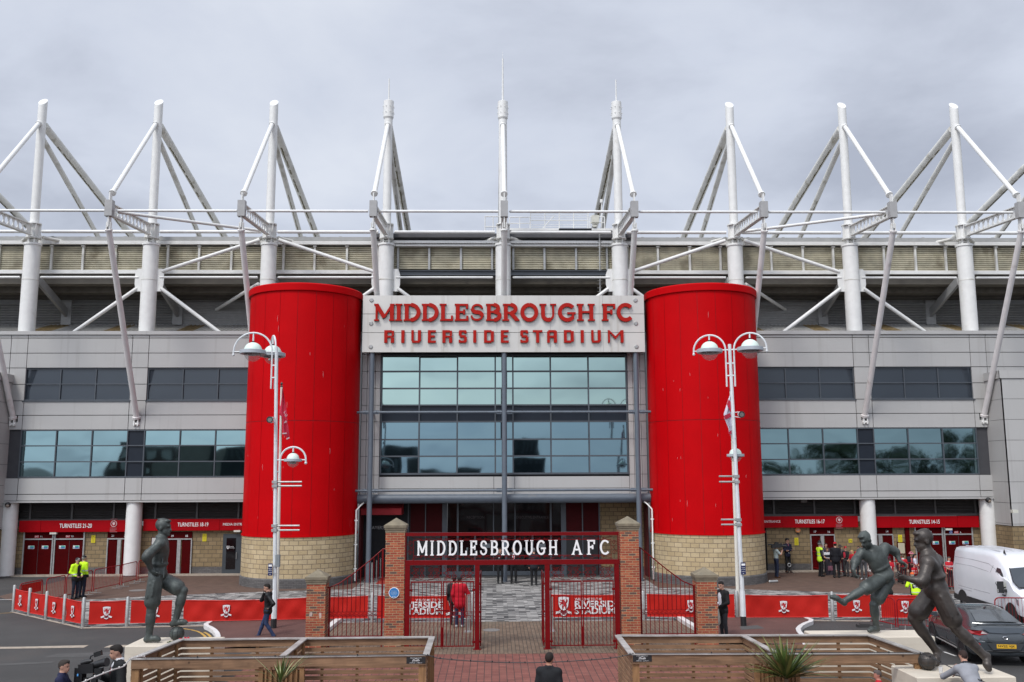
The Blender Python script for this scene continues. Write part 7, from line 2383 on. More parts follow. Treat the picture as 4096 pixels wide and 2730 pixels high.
# ------------------------------------------------------------------ figures: bodies as one blended surface
def surface(prims, vox, k=0.03):
    """prims: (p0, p1, r0, r1, material) tapered limbs or ('E', centre, axes 3x3, radii, material); returns verts, faces, material index"""
    lo = np.array([1e9] * 3); hi = -lo
    for p in prims:
        if p[0] == 'T' or p[0] == 'N': continue
        if p[0] == 'E':
            c, r = np.array(p[1]), max(p[3])
            lo, hi = np.minimum(lo, c - r), np.maximum(hi, c + r)
        else:
            for q, r in ((p[0], p[2]), (p[1], p[3])):
                lo, hi = np.minimum(lo, np.array(q) - r), np.maximum(hi, np.array(q) + r)
    lo -= 3 * vox; hi += 3 * vox
    n = np.ceil((hi - lo) / vox).astype(int) + 1
    F = np.full(n, 0.5, np.float32)
    ax = [lo[i] + vox * np.arange(n[i]) for i in range(3)]
    def dist(p, X, Y_, Z):
        if p[0] in ('E', 'N'):
            c, A, r = np.array(p[1]), np.array(p[2]), p[3]
            d = (X - c[0], Y_ - c[1], Z - c[2])
            q = [sum(A[i][j] * d[j] for j in range(3)) for i in range(3)]
            k0 = np.sqrt(sum((q[i] / r[i]) ** 2 for i in range(3))) + 1e-9
            k1 = np.sqrt(sum((q[i] / r[i] ** 2) ** 2 for i in range(3))) + 1e-9
            return k0 * (k0 - 1) / k1
        a, b = np.array(p[0]), np.array(p[1])
        ab = b - a
        t = ((X - a[0]) * ab[0] + (Y_ - a[1]) * ab[1] + (Z - a[2]) * ab[2]) / max(1e-9, ab @ ab)
        t = np.clip(t, 0, 1)
        return np.sqrt((X - a[0] - t * ab[0]) ** 2 + (Y_ - a[1] - t * ab[1]) ** 2 + (Z - a[2] - t * ab[2]) ** 2) - (p[2] + (p[3] - p[2]) * t)
    for p in prims:
        if p[0] == 'T': continue
        if p[0] in ('E', 'N'):
            c, r = np.array(p[1]), max(p[3]); a0, a1 = c - r, c + r
        else:
            a0 = np.minimum(np.array(p[0]) - p[2], np.array(p[1]) - p[3]); a1 = np.maximum(np.array(p[0]) + p[2], np.array(p[1]) + p[3])
        m = 2.5 * k + 2 * vox
        i0 = np.maximum(0, np.floor((a0 - m - lo) / vox).astype(int)); i1 = np.minimum(n, np.ceil((a1 + m - lo) / vox).astype(int) + 1)
        sl = tuple(slice(i0[i], i1[i]) for i in range(3))
        X, Y_, Z = np.meshgrid(*[ax[i][sl[i]] for i in range(3)], indexing='ij')
        d = dist(p, X, Y_, Z).astype(np.float32)
        f = F[sl]
        if p[0] == 'N':
            kk = k * .5
            h = np.clip(.5 - .5 * (f + d) / kk, 0, 1)
            F[sl] = f * (1 - h) + (-d) * h + kk * h * (1 - h)
        else:
            kk = k
            h = np.clip(.5 + .5 * (f - d) / kk, 0, 1)
            F[sl] = f * (1 - h) + d * h - kk * h * (1 - h)
    S_ = F < 0
    nx, ny, nz = n
    cnt = np.zeros((nx - 1, ny - 1, nz - 1), np.int8)
    for a in (0, 1):
        for b in (0, 1):
            for c in (0, 1):
                cnt += S_[a:nx - 1 + a, b:ny - 1 + b, c:nz - 1 + c]
    act = (cnt > 0) & (cnt < 8)
    idx = -np.ones(act.shape, np.int64)
    cells = np.argwhere(act)
    idx[act] = np.arange(len(cells))
    acc = np.zeros((len(cells), 3)); w = np.zeros(len(cells))
    corners = [(a, b, c) for a in (0, 1) for b in (0, 1) for c in (0, 1)]
    for c0 in corners:
        for d in range(3):
            if c0[d]: continue
            c1 = list(c0); c1[d] = 1
            f0 = F[cells[:, 0] + c0[0], cells[:, 1] + c0[1], cells[:, 2] + c0[2]]; f1 = F[cells[:, 0] + c1[0], cells[:, 1] + c1[1], cells[:, 2] + c1[2]]
            x = (f0 < 0) != (f1 < 0)
            t = np.where(x, f0 / np.where(x, f0 - f1, 1), 0)
            pos = np.array(c0, float)[None, :].repeat(len(cells), 0)
            pos[:, d] += t
            acc[x] += pos[x]; w[x] += 1
    V = (cells + acc / np.maximum(w, 1)[:, None]) * vox + lo
    fs = []
    for d in range(3):
        e, g = (d + 1) % 3, (d + 2) % 3
        sa = [slice(None)] * 3; sb = [slice(None)] * 3
        sa[d] = slice(0, n[d] - 1); sb[d] = slice(1, n[d])
        x = S_[tuple(sa)] != S_[tuple(sb)]
        pts = np.argwhere(x)
        pts = pts[(pts[:, e] > 0) & (pts[:, g] > 0) & (pts[:, e] < n[e] - 1) & (pts[:, g] < n[g] - 1)]
        ins = S_[pts[:, 0], pts[:, 1], pts[:, 2]]
        def cell(de, dg):
            q = pts.copy(); q[:, e] -= de; q[:, g] -= dg
            return idx[q[:, 0], q[:, 1], q[:, 2]]
        Q = np.stack([cell(1, 1), cell(0, 1), cell(0, 0), cell(1, 0)], 1)
        Q[~ins] = Q[~ins][:, ::-1]
        fs.append(Q)
    Fc = np.concatenate(fs)
    C = V[Fc].mean(1)
    best = np.full(len(C), 1e9); mi = np.zeros(len(C), int)
    for p in prims:
        if p[0] in ('T', 'N'): continue
        d = dist(p, C[:, 0], C[:, 1], C[:, 2])
        b = d < best
        best[b] = d[b]; mi[b] = p[-1]
    for p in prims:
        if p[0] == 'T':         # tint: ('T', test function, material)
            mi[p[1](C, mi)] = p[-1]
    return V, Fc, mi
def body_object(name, prims, mats, vox, parent, k=.03, extra=None, smooth_it=1):
    V, Fc, mi = surface(prims, vox, k)
    off = OFF.get(parent.name, Vector((0, 0, 0)))
    # light relaxation
    for _ in range(smooth_it):
        acc = np.zeros_like(V); ct = np.zeros(len(V))
        for a, b in ((0, 1), (1, 2), (2, 3), (3, 0)):
            np.add.at(acc, Fc[:, a], V[Fc[:, b]]); np.add.at(ct, Fc[:, a], 1)
            np.add.at(acc, Fc[:, b], V[Fc[:, a]]); np.add.at(ct, Fc[:, b], 1)
        V = V * .55 + .45 * acc / np.maximum(ct, 1)[:, None]
    V = V - np.array(off)
    verts, faces, ml = V.tolist(), Fc.tolist(), mi.tolist()
    if extra:                    # fingers and such join the same mesh
        o = len(verts)
        verts += [(v[0] - off.x, v[1] - off.y, v[2] - off.z) for v in extra.v]
        faces += [[o + i for i in f] for f in extra.f]
        ml += extra.m
    me = bpy.data.meshes.new(name)
    me.from_pydata(verts, [], faces)
    for m in mats: me.materials.append(m)
    me.polygons.foreach_set('material_index', ml)
    me.shade_smooth()
    me.update()
    ob = bpy.data.objects.new(name, me)
    COL.objects.link(ob)
    ob.parent = parent
    OFF[ob.name] = off
    return ob
def frame(right, up):
    up = Vector(up).normalized()
    right = Vector(right); right = (right - up * right.dot(up)).normalized()
    fwd = up.cross(right)
    return right, fwd, up
def hand(mb, wrist, d, nrm, s, m, curl=.5, side=1):
    """palm end at wrist + d; four unequal fingers and a thumb"""
    d = Vector(d).normalized(); nrm = Vector(nrm); nrm = (nrm - d * nrm.dot(d)).normalized()
    sd = d.cross(nrm) * side
    base = Vector(wrist) + d * .085 * s
    for i, (o, L) in enumerate(((-.03, .066), (-.01, .078), (.011, .073), (.031, .056))):
        p = base + sd * o * s
        a = p + (d * math.cos(curl * .6) + nrm * math.sin(curl * .6)) * L * .5 * s
        b = a + (d * math.cos(curl * 1.7) + nrm * math.sin(curl * 1.7)) * L * .4 * s
        c = b + (d * math.cos(curl * 2.6) + nrm * math.sin(curl * 2.6)) * L * .3 * s
        mb.pipe([p - d * .015 * s, a, b, c], [.0095 * s, .009 * s, .008 * s, .0065 * s], 6, m)
    p = Vector(wrist) + d * .03 * s - sd * .028 * s
    a = p + (d * .7 - sd * .6 + nrm * .25) * .035 * s
    b = a + (d * .85 - sd * .15 + nrm * .45) * .03 * s
    mb.pipe([p, a, b], [.012 * s, .0105 * s, .008 * s], 6, m)
def body(J, s, K, statue=False):
    """J: joints (world), s: scale, K: dict of material indices and options"""
    pr = []
    right, fwd, up = frame(J['shR'] - J['shL'], J['neck'] - J['pel'])
    A = [right, fwd, up]
    pel, neck = J['pel'], J['neck']
    L = (neck - pel)
    wd = K.get('wide', 1.0)
    T, B = K['top'], K['bot']
    ch = pel + L * .60 + fwd * .01 * s
    pr.append(('E', ch, A, (.175 * s * wd, .118 * s * wd, .235 * s), T))
    pr.append(('E', pel + L * .28, A, (.155 * s * wd, .118 * s * wd, .18 * s), T))
    jl = K.get('jacket', 0)
    pr.append(('E', pel - up * .0 * s, A, (.168 * s * wd, .125 * s * wd, .125 * s), T if jl else B))
    if jl:
        pr.append(('E', pel - up * .09 * s * jl, A, (.178 * s * wd, .132 * s * wd, .13 * s * jl), T))
    for a in ('R', 'L'):
        pr.append((J['sh' + a], neck - up * .035 * s, .07 * s * wd, .062 * s, T))
        pr.append((J['sh' + a], ch + up * .02 * s + (J['sh' + a] - neck) * .2, .078 * s, .10 * s, T))
    sk = K['skin']
    pr.append((neck - up * .03 * s, J['head'] - (J['head'] - neck).normalized() * .05 * s, .056 * s, .052 * s, sk))
    if K.get('collar') is not None:
        pr.append(('E', neck + up * .015 * s, A, (.078 * s, .078 * s, .03 * s), K['collar']))
    # head
    hf = Vector(J.get('face', fwd)).normalized()
    hu = (J['head'] - neck + up * .12 * s).normalized() if 'hup' not in J else Vector(J['hup'])
    hr, hf2, hu = frame(hf.cross(hu), hu)
    HA = [hr, hf2, hu]
    hc = J['head']
    def hp(x, y, z): return hc + hr * x * s + hf2 * y * s + hu * z * s
    pr.append(('E', hp(0, -.008, .03), HA, (.074 * s, .094 * s, .088 * s), sk))
    pr.append(('E', hp(0, .028, -.045), HA, (.058 * s, .066 * s, .068 * s), sk))
    pr.append((hp(0, .092, .012), hp(0, .108, -.022), .011 * s, .016 * s, sk))
    pr.append(('E', hp(0, .082, -.085), HA, (.026 * s, .022 * s, .022 * s), sk))
    pr.append(('E', hp(0, .092, -.052), HA, (.026 * s, .012 * s, .013 * s), sk))
    pr.append((hp(-.03, .083, .032), hp(.03, .083, .032), .013 * s, .013 * s, sk))
    for x in (-1, 1):
        pr.append(('E', hp(x * .075, -.005, -.01), HA, (.011 * s, .022 * s, .034 * s), sk))
        pr.append(('N', hp(x * .031, .1, .006), HA, (.018 * s, .016 * s, .012 * s), sk))
    hs = K.get('hairstyle', 'short')
    h = K.get('hair')
    if statue:
        pr.append(('E', hp(0, -.016, .042), HA, (.0765 * s, .0945 * s, .086 * s), h))
        pr.append(('E', hp(0, .045, .092), HA, (.055 * s, .042 * s, .025 * s), h))
        for x in (-1, 0, 1):
            pr.append((hp(x * .03, .07, .098), hp(x * .045 + .01, -.07, .11), .014 * s, .010 * s, h))
    elif hs != 'bald' and h is not None:
        pr.append(('E', hp(0, -.018, .045), HA, (.078 * s, .096 * s, .085 * s), h))
        pr.append(('E', hp(0, .05, .098), HA, (.058 * s, .05 * s, .03 * s), h))
        pr.append(('E', hp(0, -.058, .005), HA, (.062 * s, .046 * s, .055 * s), h))
    if hs == 'long':
        pr.append((hp(0, -.06, .02), hp(0, -.085, -.2), .07 * s, .06 * s, h))
        for x in (-1, 1):
            pr.append((hp(x * .07, -.02, .0), hp(x * .08, -.03, -.17), .028 * s, .03 * s, h))
    if hs == 'tail':
        pr.append((hp(0, -.11, .02), hp(0, -.13, -.16), .035 * s, .022 * s, h))
    if 'eye' in K:
        pts = [(np.array(hp(x, .095, .004)), .015 * s) for x in (-.031, .031)]
        def te(C, mi, pts=pts):
            r = np.zeros(len(C), bool)
            for c, q in pts: r |= ((C - c) ** 2).sum(1) < q * q
            return r
        pr.append(('T', te, K['eye']))
        c = np.array(hp(0, .105, -.053))
        if 'lip' in K:
            pr.append(('T', lambda C, mi, c=c: ((C - c) ** 2 * np.array([1, 1, 3])).sum(1) < (.024 * s) ** 2, K['lip']))
    # arms
    ex = MB()
    for a, sd in (('R', 1), ('L', -1)):
        sh, el, wr = J['sh' + a], J['el' + a], J['wr' + a]
        sl = K.get('sleeve', 'long')
        bk = K.get('bulk', 1.0)
        fa = sk if sl in ('short', 'rolled') else K.get('arm', T)
        ua = K.get('arm', T)
        if sl == 'short':
            mid = sh.lerp(el, .62)
            pr.append((sh, mid, .064 * s * bk, .066 * s * bk, ua)); pr.append((mid, el, .048 * s, .042 * s, sk))
        else:
            pr.append((sh, el, .062 * s * bk, .054 * s * bk, ua))
            if sl == 'rolled':
                pr.append((el.lerp(sh, .18), el.lerp(wr, .10), .064 * s * bk, .062 * s * bk, ua))
        if fa == sk:
            pr.append((el, el.lerp(wr, .35), .043 * s, .045 * s, sk)); pr.append((el.lerp(wr, .35), wr, .045 * s, .029 * s, sk))
        else:
            pr.append((el, wr, .050 * s * bk, .038 * s * bk, fa))
        hd = Vector(J.get('hd' + a, (wr - el).normalized())).normalized()
        pn = Vector(J.get('pn' + a, (pel + L * .5 - wr))).normalized()
        pn = (pn - hd * pn.dot(hd)).normalized()
        pr.append(('E', wr + hd * .05 * s, [frame(hd.cross(pn), hd)[0], pn, hd], (.040 * s, .018 * s, .052 * s), sk))
        pr.append((wr - hd * .01 * s, wr + hd * .03 * s, .027 * s, .028 * s, sk))
        hand(ex, wr, hd, pn, s, sk, K.get('curl' + a, K.get('curl', .45)), sd)
    # legs
    for a in ('R', 'L'):
        hip, kn, an = J['hip' + a], J['kn' + a], J['an' + a]
        shin = (an - kn).normalized()
        if K.get('shorts') is not None:
            sc = K['shorts']
            hem = hip.lerp(kn, .72)
            pr.append((hip, hem, .094 * s, .104 * s, sc))
            pr.append((hip.lerp(kn, .5), kn, .074 * s, .06 * s, sk))
            pr.append((kn, kn.lerp(an, .3), .060 * s, .060 * s, sk))
            so = K.get('socks', sk)
            pr.append((kn.lerp(an, .2), kn.lerp(an, .42), .062 * s, .064 * s, so))
            pr.append((kn.lerp(an, .40), an, .057 * s, .040 * s, so))
        else:
            pr.append((hip, kn, .088 * s * wd, .064 * s, B)); pr.append((kn, kn.lerp(an, .35), .062 * s, .060 * s, B)); pr.append((kn.lerp(an, .35), an - shin * .0, .060 * s, .052 * s, B))
        toe = J['toe' + a]
        heel = an + shin * .045 * s
        fd = (toe - an); fd = (fd - shin * fd.dot(shin) * .3).normalized()
        sh_ = K['shoe']
        pr.append((an, heel - fd * .03 * s, .042 * s, .038 * s, sh_))
        pr.append((heel - fd * .03 * s, an.lerp(toe, .6), .038 * s, .040 * s, sh_))
        pr.append((an.lerp(toe, .55), toe - fd * .03 * s, .042 * s, .033 * s, sh_))
    return pr, ex

MC = {}
def cm(c, rough=.8):
    k = tuple(round(x, 3) for x in c)
    if k not in MC:
        MC[k] = mat('cloth_%d' % len(MC), c, rough, var=.10, vscale=6, spec=.25)
    return MC[k]
SKIN, SKIN2 = (.42, .235, .17), (.16, .085, .055)
def person(label, x, y, face, h=1.75, top=(.02, .02, .022), bot=(.015, .015, .018), skin=SKIN, hair=(.03, .02, .015), shoe=(.02, .02, .02), pose=None, vox=.03, group=None, **o):
    """x, y on the ground, face = heading in degrees (270 looks at the camera)"""
    s = h / 1.75
    t = thing('person', label, 'person', (x, y, o.pop('z0', 0.0)), group)
    f = Vector((math.cos(rad(face)), math.sin(rad(face)), 0)); r = Vector((f.y, -f.x, 0))
    z0 = t.location.z
    def W_(v): return Vector((x, y, z0)) + (r * v[0] + f * v[1] + Vector((0, 0, v[2]))) * s
    base = dict(pel=(0, 0, .95), neck=(0, -.01, 1.485), head=(0, .02, 1.63), shR=(.175, -.01, 1.405), shL=(-.175, -.01, 1.405), elR=(.235, -.04, 1.13), elL=(-.235, -.04, 1.13), wrR=(.235, .05, .90), wrL=(-.235, .05, .90),
                hipR=(.09, 0, .91), hipL=(-.09, 0, .91), knR=(.10, .02, .50), knL=(-.10, .02, .50), anR=(.105, -.02, .085), anL=(-.105, -.02, .085), toeR=(.125, .17, .035), toeL=(-.125, .17, .035))
    if pose:
        base.update(pose)
    J = {}
    for k_, v in base.items():
        if k_ in ('face', 'hdR', 'hdL', 'pnR', 'pnL', 'hup'):
            J[k_] = r * v[0] + f * v[1] + Vector((0, 0, v[2]))
        else:
            J[k_] = W_(v)
    mats = [cm(top), cm(bot), cm(skin, .55), cm(hair or (.05, .04, .03)), cm(shoe, .5), mat('eye_dark', (.02, .015, .012), .4), cm((.30, .12, .10))]
    K = dict(top=0, bot=1, skin=2, hair=3 if hair else None, shoe=4, eye=5, lip=6)
    for k_ in ('sleeve', 'hairstyle', 'jacket', 'wide', 'bulk', 'curl', 'curlR', 'curlL'):
        if k_ in o: K[k_] = o[k_]
    for k_ in ('arm', 'collar', 'shorts', 'socks'):
        if k_ in o:
            if o[k_] == 'skin': K[k_] = 2
            else: mats.append(cm(o[k_])); K[k_] = len(mats) - 1
    pr, ex = body(J, s, K)
    ti = []
    for z0_, z1_, c in o.get('bands', ()):      # bands round the torso, in body heights
        mats.append(cm(c, .5)); mi_ = len(mats) - 1
        a_, b_ = z0 + z0_ * s, z0 + z1_ * s
        pr.append(('T', (lambda C, mi, a_=a_, b_=b_: (C[:, 2] > a_) & (C[:, 2] < b_) & (mi == 0)), mi_))
    for c3, rr, c in o.get('spots', ()):
        mats.append(cm(c, .6)); mi_ = len(mats) - 1
        q = np.array(W_(c3))
        pr.append(('T', (lambda C, mi, q=q, rr=rr: (((C - q) / np.array(rr) / s) ** 2).sum(1) < 1), mi_))
    b = body_object('body', pr, mats, vox, t, .028 * s, ex)
    hat = o.get('hat')
    hc = J['head']
    hf = J.get('face', f)
    if hat:
        kind, hcol = hat
        m = MB()
        c = hc + Vector((0, 0, .055 * s)) - hf * .012 * s
        m.lathe([(.092 * s * math.cos(PI / 2 * i / 6), .088 * s * math.sin(PI / 2 * i / 6)) for i in range(7)], c, 16)
        if kind == 'cap':
            sdv = Vector((hf.y, -hf.x, 0))
            m.add([c + hf * .07 * s - sdv * .075 * s, c + hf * .07 * s + sdv * .075 * s, c + hf * .16 * s + sdv * .05 * s - Vector((0, 0, .015)), c + hf * .16 * s - sdv * .05 * s - Vector((0, 0, .015))], [(0, 1, 2, 3)])
        elif kind == 'bucket':
            m.lathe([(.09 * s, .03 * s), (.15 * s, -.035 * s), (.145 * s, -.04 * s), (.09 * s, .01 * s)], c, 16)
        elif kind == 'helmet':
            m.lathe([(.098 * s, 0), (.094 * s, .08 * s), (.06 * s, .15 * s), (.02 * s, .175 * s), (0, .18 * s)], c, 16)
            m.lathe([(.098 * s, .01), (.125 * s, -.015), (.098 * s, -.01)], c, 16)
        m.build('hat', cm(hcol), t)
        if len(hat) and o.get('hat_band'):
            MB().lathe([(.1 * s, .0), (.1 * s, .03 * s)], c, 16).build('hat_band', cm(o['hat_band']), t)
    return t, J, s
def child_tube(t, name, pts, r, c, n=8):
    return MB().pipe(pts, r, n).build(name, cm(c), t)
# ------------------------------------------------------------------ bronze statues
bronze = mat('green_bronze', (.060, .070, .065), .50, metal=.25, var=.28, vscale=2.2, bump=.5, bscale=14, dirt=((.020, .023, .021), 2.6, .53, .75), streak=((.13, .155, .14), .60, .45))
bronze_b = mat('brown_bronze', (.052, .043, .037), .45, metal=.3, var=.25, vscale=2.2, bump=.45, bscale=14, dirt=((.022, .018, .016), 2.6, .53, .7), streak=((.10, .075, .055), .62, .4))
def statue(name, label, Y0, s, px, m, K, opts, extra=None, vox=.021, zfix=()):
    J = {}
    for k_, v in px.items():
        J[k_] = P(v[0], v[1], Y0 + v[2])
    for k_, z in zfix:
        J[k_].z = z
    for k_, v in opts.items():
        J[k_] = Vector(v)
    c = J['pel']
    t = thing(name, label, 'statue', (c.x, c.y, ZP))
    KK = dict(top=0, bot=0, skin=0, hair=0, shoe=0, collar=0, shorts=0, socks=0, sleeve='rolled', bulk=1.08, wide=.90, curl=1.0)
    KK.update(K)
    pr, ex = body(J, s, KK, True)
    right, fwd, up = frame(J['shR'] - J['shL'], J['neck'] - J['pel'])
    A = [right, fwd, up]
    # shirt hem bloused over the shorts, boot studs, hair mass, collar points
    pr.append(('E', J['pel'] + up * .11 * s, A, (.146 * s, .122 * s, .05 * s), 0))
    pr.append(('E', J['pel'] - up * .02 * s, A, (.148 * s, .122 * s, .10 * s), 0))
    for a in ('R', 'L'):
        pr.append((J['neck'] + right * (.03 if a == 'R' else -.03) * s + fwd * .05 * s, J['neck'] + right * (.075 if a == 'R' else -.075) * s + fwd * .085 * s - up * .07 * s, .018 * s, .012 * s, 0))
    rnd = random.Random(int(Y0 * 10))
    # drapery folds: shallow ridges across the shirt and the shorts
    for i in range(9):
        a0 = rnd.uniform(-1, 1)
        p = J['pel'].lerp(J['neck'], rnd.uniform(.12, .7)) + right * a0 * .12 * s + fwd * rnd.choice((-1, 1, 1)) * .10 * s * math.cos(a0)
        q = p + right * rnd.uniform(-.09, .09) * s - up * rnd.uniform(.06, .16) * s
        pr.append((p, q, .016 * s, .010 * s, 0))
    for a in ('R', 'L'):
        h_, k_ = J['hip' + a], J['kn' + a]
        d = (k_ - h_)
        for i in range(5):
            an = rnd.uniform(0, 2 * PI)
            u = d.cross(right).normalized() * math.cos(an) + right * math.sin(an)
            pr.append((h_ + d * rnd.uniform(.0, .3) + u * .088 * s, h_ + d * rnd.uniform(.5, .75) + u * .103 * s, .016 * s, .012 * s, 0))
        f_, t_ = J['el' + a], J['sh' + a]
        for i in range(3):
            an = rnd.uniform(0, 2 * PI)
            u = (t_ - f_).cross(fwd).normalized() * math.cos(an) + fwd * math.sin(an)
            pr.append((f_.lerp(t_, .25) + u * .058 * s, f_.lerp(t_, .7) + u * .06 * s, .012 * s, .009 * s, 0))
    body_object('statue_body', pr, [m], vox, t, .011 * s, ex, 1)
    return t, J
def football(t, px, py, Y, r, m):
    g = P(px, py, Y)
    g.z = ZP + r
    o = MB().ball(g, r, 28).build('football', m, t)
    b = MB()
    for ax in range(3):
        for off in (-.35, .35, 0):
            rr = math.sqrt(1 - off * off) * r * 1.004
            pts = []
            for i in range(32):
                a = 2 * PI * i / 32
                v = [off * r, rr * math.cos(a), rr * math.sin(a)]
                v = v[-ax:] + v[:-ax]
                pts.append(g + Vector(v))
            if off or ax == 1:
                b.pipe(pts, .006, 4, closed=True)
    b.build('ball_seam', mat('bronze_seam', (.018, .02, .019), .7), o)
s = 2.03
Y0 = 25.85
stL, JL = statue('footballer_statue', 'green bronze footballer statue on the left, one foot on a ball and hand on hip', Y0, s,
    dict(head=(653, 2112, 0), neck=(645, 2152, 0), pel=(632, 2289, 0), shR=(640, 2176, -.33), shL=(650, 2176, .33), elR=(586, 2226, -.58), elL=(596, 2228, .58), wrR=(604, 2281, -.40), wrL=(615, 2284, .42),
         hipR=(622, 2315, -.17), hipL=(646, 2318, .17), knR=(605, 2443, -.18), knL=(733, 2364, .15), anR=(596, 2543, -.2), anL=(702, 2484, .12), toeR=(643, 2560, -.22), toeL=(750, 2492, .12)),
    bronze, {}, dict(face=(1, -.06, .05), hdR=(.75, .05, -.65), hdL=(.75, .0, -.65)), zfix=(('anR', ZP + .17), ('toeR', ZP + .075)))
football(stL, 708, 2536, Y0 + .12, .185, bronze)
s2 = 1.92
Y1 = 26.3
stM, JM = statue('footballer_statue', 'green bronze footballer statue kicking with one leg swung to the left', Y1, s2,
    dict(head=(3462, 2161, -.12), neck=(3489, 2203, 0), pel=(3535, 2300, 0), shR=(3447, 2212, -.08), shL=(3541, 2192, .1), elR=(3420, 2248, -.2), elL=(3580, 2205, .2), wrR=(3413, 2281, -.38), wrL=(3599, 2245, .1),
         hipR=(3515, 2322, -.1), hipL=(3552, 2322, .1), knR=(3446, 2364, -.42), knL=(3495, 2420, .02), anR=(3380, 2404, -.5), anL=(3504, 2496, .12), toeR=(3320, 2385, -.55), toeL=(3472, 2520, -.05)),
    bronze, {}, dict(face=(-.78, -.52, -.34), hdR=(.25, -.1, -1), hdL=(.8, -.1, -.5)), zfix=(('anL', ZP + .165), ('toeL', ZP + .07)))
s3 = 2.12
Y2 = 21.4
stR, JR = statue('footballer_statue', 'dark brown bronze footballer statue dribbling a ball, nearest and furthest right', Y2, s3,
    dict(head=(3695, 2164, 0), neck=(3716, 2220, 0), pel=(3744, 2350, 0), shR=(3744, 2244, .36), shL=(3712, 2252, -.34), elR=(3742, 2322, .5), elL=(3691, 2328, -.48), wrR=(3700, 2345, .5), wrL=(3632, 2316, -.42),
         hipR=(3724, 2376, .15), hipL=(3758, 2374, -.12), knR=(3654, 2474, .28), knL=(3826, 2514, -.18), anR=(3742, 2600, .42), anL=(3936, 2622, -.3), toeR=(3746, 2666, .25), toeL=(3957, 2688, -.45)),
    bronze_b, {}, dict(face=(-.90, .05, -.40), hdL=(-.95, .1, .25), hdR=(-.9, 0, .2)))
football(stR, 3710, 2649, Y2 + .1, .19, bronze_b)
# paint and pour marks, flowers by the left statue
g = P(735, 2549, 25.75)
t = thing('flower_bunch', 'small bunch of red flowers on the plinth beside the left statue\'s ball', 'flowers', (g.x, g.y, ZP))
mb = MB(); rnd = random.Random(4)
for i in range(9):
    mb.ball((g.x + rnd.uniform(-.13, .13), g.y + rnd.uniform(-.06, .06), ZP + .05 + rnd.uniform(0, .05)), .035, 8)
mb.build('petals', mat('red_petals', (.42, .01, .03), .6, var=.3, vscale=30), t)
MB().tube((g.x - .02, g.y, ZP + .03), (g.x - .4, g.y - .12, ZP + .015), .012, n=5).ball((g.x - .33, g.y - .1, ZP + .02), .03, 6).build('stems', leaf_d, t)
g = P(3763, 2681, 20.95)
t = thing('plastic_cup', 'clear plastic cup with a little beer beside the leaning person', 'cup', (g.x, g.y, ZP))
MB().lathe([(0, .002), (.036, .002), (.048, .17), (.046, .17), (.035, .008)], (g.x, g.y, ZP), 16).build('cup', mat('clear_plastic', (.7, .7, .7), .1, alpha=.35), t)
MB().lathe([(0, .006), (.034, .006), (.037, .035), (0, .035)], (g.x, g.y, ZP), 14).build('beer', mat('beer', (.45, .24, .03), .2), t)

# ------------------------------------------------------------------ people
HV, SIL, NVY, BLK, RED = (.50, .78, .02), (.40, .41, .40), (.012, .016, .028), (.010, .010, .011), (.40, .012, .022)
GREY = (.22, .21, .20)
def at(px, py): g = G(px, py); return g.x, g.y
def top_h(px, pytop, pybase, k=1.0):
    g = G(px, pybase)
    return P(px, pytop, g.y).z * k
x, y = at(298, 2398)
person('nearer yellow jacketed steward in a black cap, looking down to the right', x, y, -25, 1.80, HV, NVY, hair=GREY, jacket=1.1, bulk=1.25, wide=1.12, shoe=BLK, hat=('cap', BLK), vox=.028,
       bands=((.70, .97, BLK), (.80, .84, SIL), (1.04, 1.085, SIL)), spots=(((.0, .16, 1.2), (.06, .2, .42), BLK),), pose=dict(head=(0, .06, 1.61), face=(0, .85, -.5), wrR=(.16, .18, 1.0), wrL=(-.16, .16, 1.0), elR=(.25, -.05, 1.14), elL=(-.25, -.05, 1.14)))
x, y = at(326, 2392)
person('steward in a yellow jacket and black cap seen from behind the nearer steward', x, y, 65, 1.84, HV, NVY, hair=GREY, jacket=1.1, bulk=1.25, wide=1.12, shoe=BLK, hat=('cap', BLK), vox=.028, bands=((.70, .99, BLK), (.84, .88, SIL), (1.12, 1.165, SIL)))
x, y = at(1068, 2558)
tp_, Jp, sp_ = person('person in a black hoodie and jeans walking left with a phone at the ear', x, y, 180, 1.80, BLK, (.022, .036, .085), hair=(.015, .012, .01), jacket=.9, bulk=1.15, wide=1.08, shoe=(.02, .02, .02), vox=.022,
       pose=dict(elR=(.20, .27, 1.20), wrR=(.11, .15, 1.47), hdR=(-.35, -.35, 1), pnR=(-1, 0, 0), elL=(-.30, -.24, 1.15), wrL=(-.17, -.10, .99), hdL=(.5, .55, -.4), knR=(.09, .16, .50), anR=(.09, .30, .10), toeR=(.1, .47, .05), knL=(-.09, .02, .50), anL=(-.09, -.24, .12), toeL=(-.09, -.08, .04), head=(0, .05, 1.62)))
q = Jp['wrR'] + Vector((.02, -.03, .10))
t = thing('mobile_phone', 'dark mobile phone held to the ear of the person in the black hoodie', 'phone', q)
MB().obox(q, Vector((.01, .008, .07)), Vector((.034, -.004, -.005)), Vector((.0, .005, 0))).build('phone_body', black, t, smooth=0)
MB().pipe([Jp['wrR'] + Vector((.034 * math.cos(i * PI / 5), .034 * math.sin(i * PI / 5), -.01)) for i in range(10)], .012, 6, closed=True).build('wrist_watch', whitepaint, tp_)
x, y = at(1838, 2510)
person('person in a long red coat seen from behind at the left barred gate', x, y, 82, 1.78, (.40, .006, .018), (.018, .022, .05), hair=(.02, .017, .015), jacket=1.5, bulk=1.4, wide=1.2, shoe=(.40, .40, .39), vox=.025, hat=('cap', (.02, .022, .027)),
       pose=dict(elR=(.30, .05, 1.13), wrR=(.26, .28, 1.08)))
x, y = at(1816, 2500)
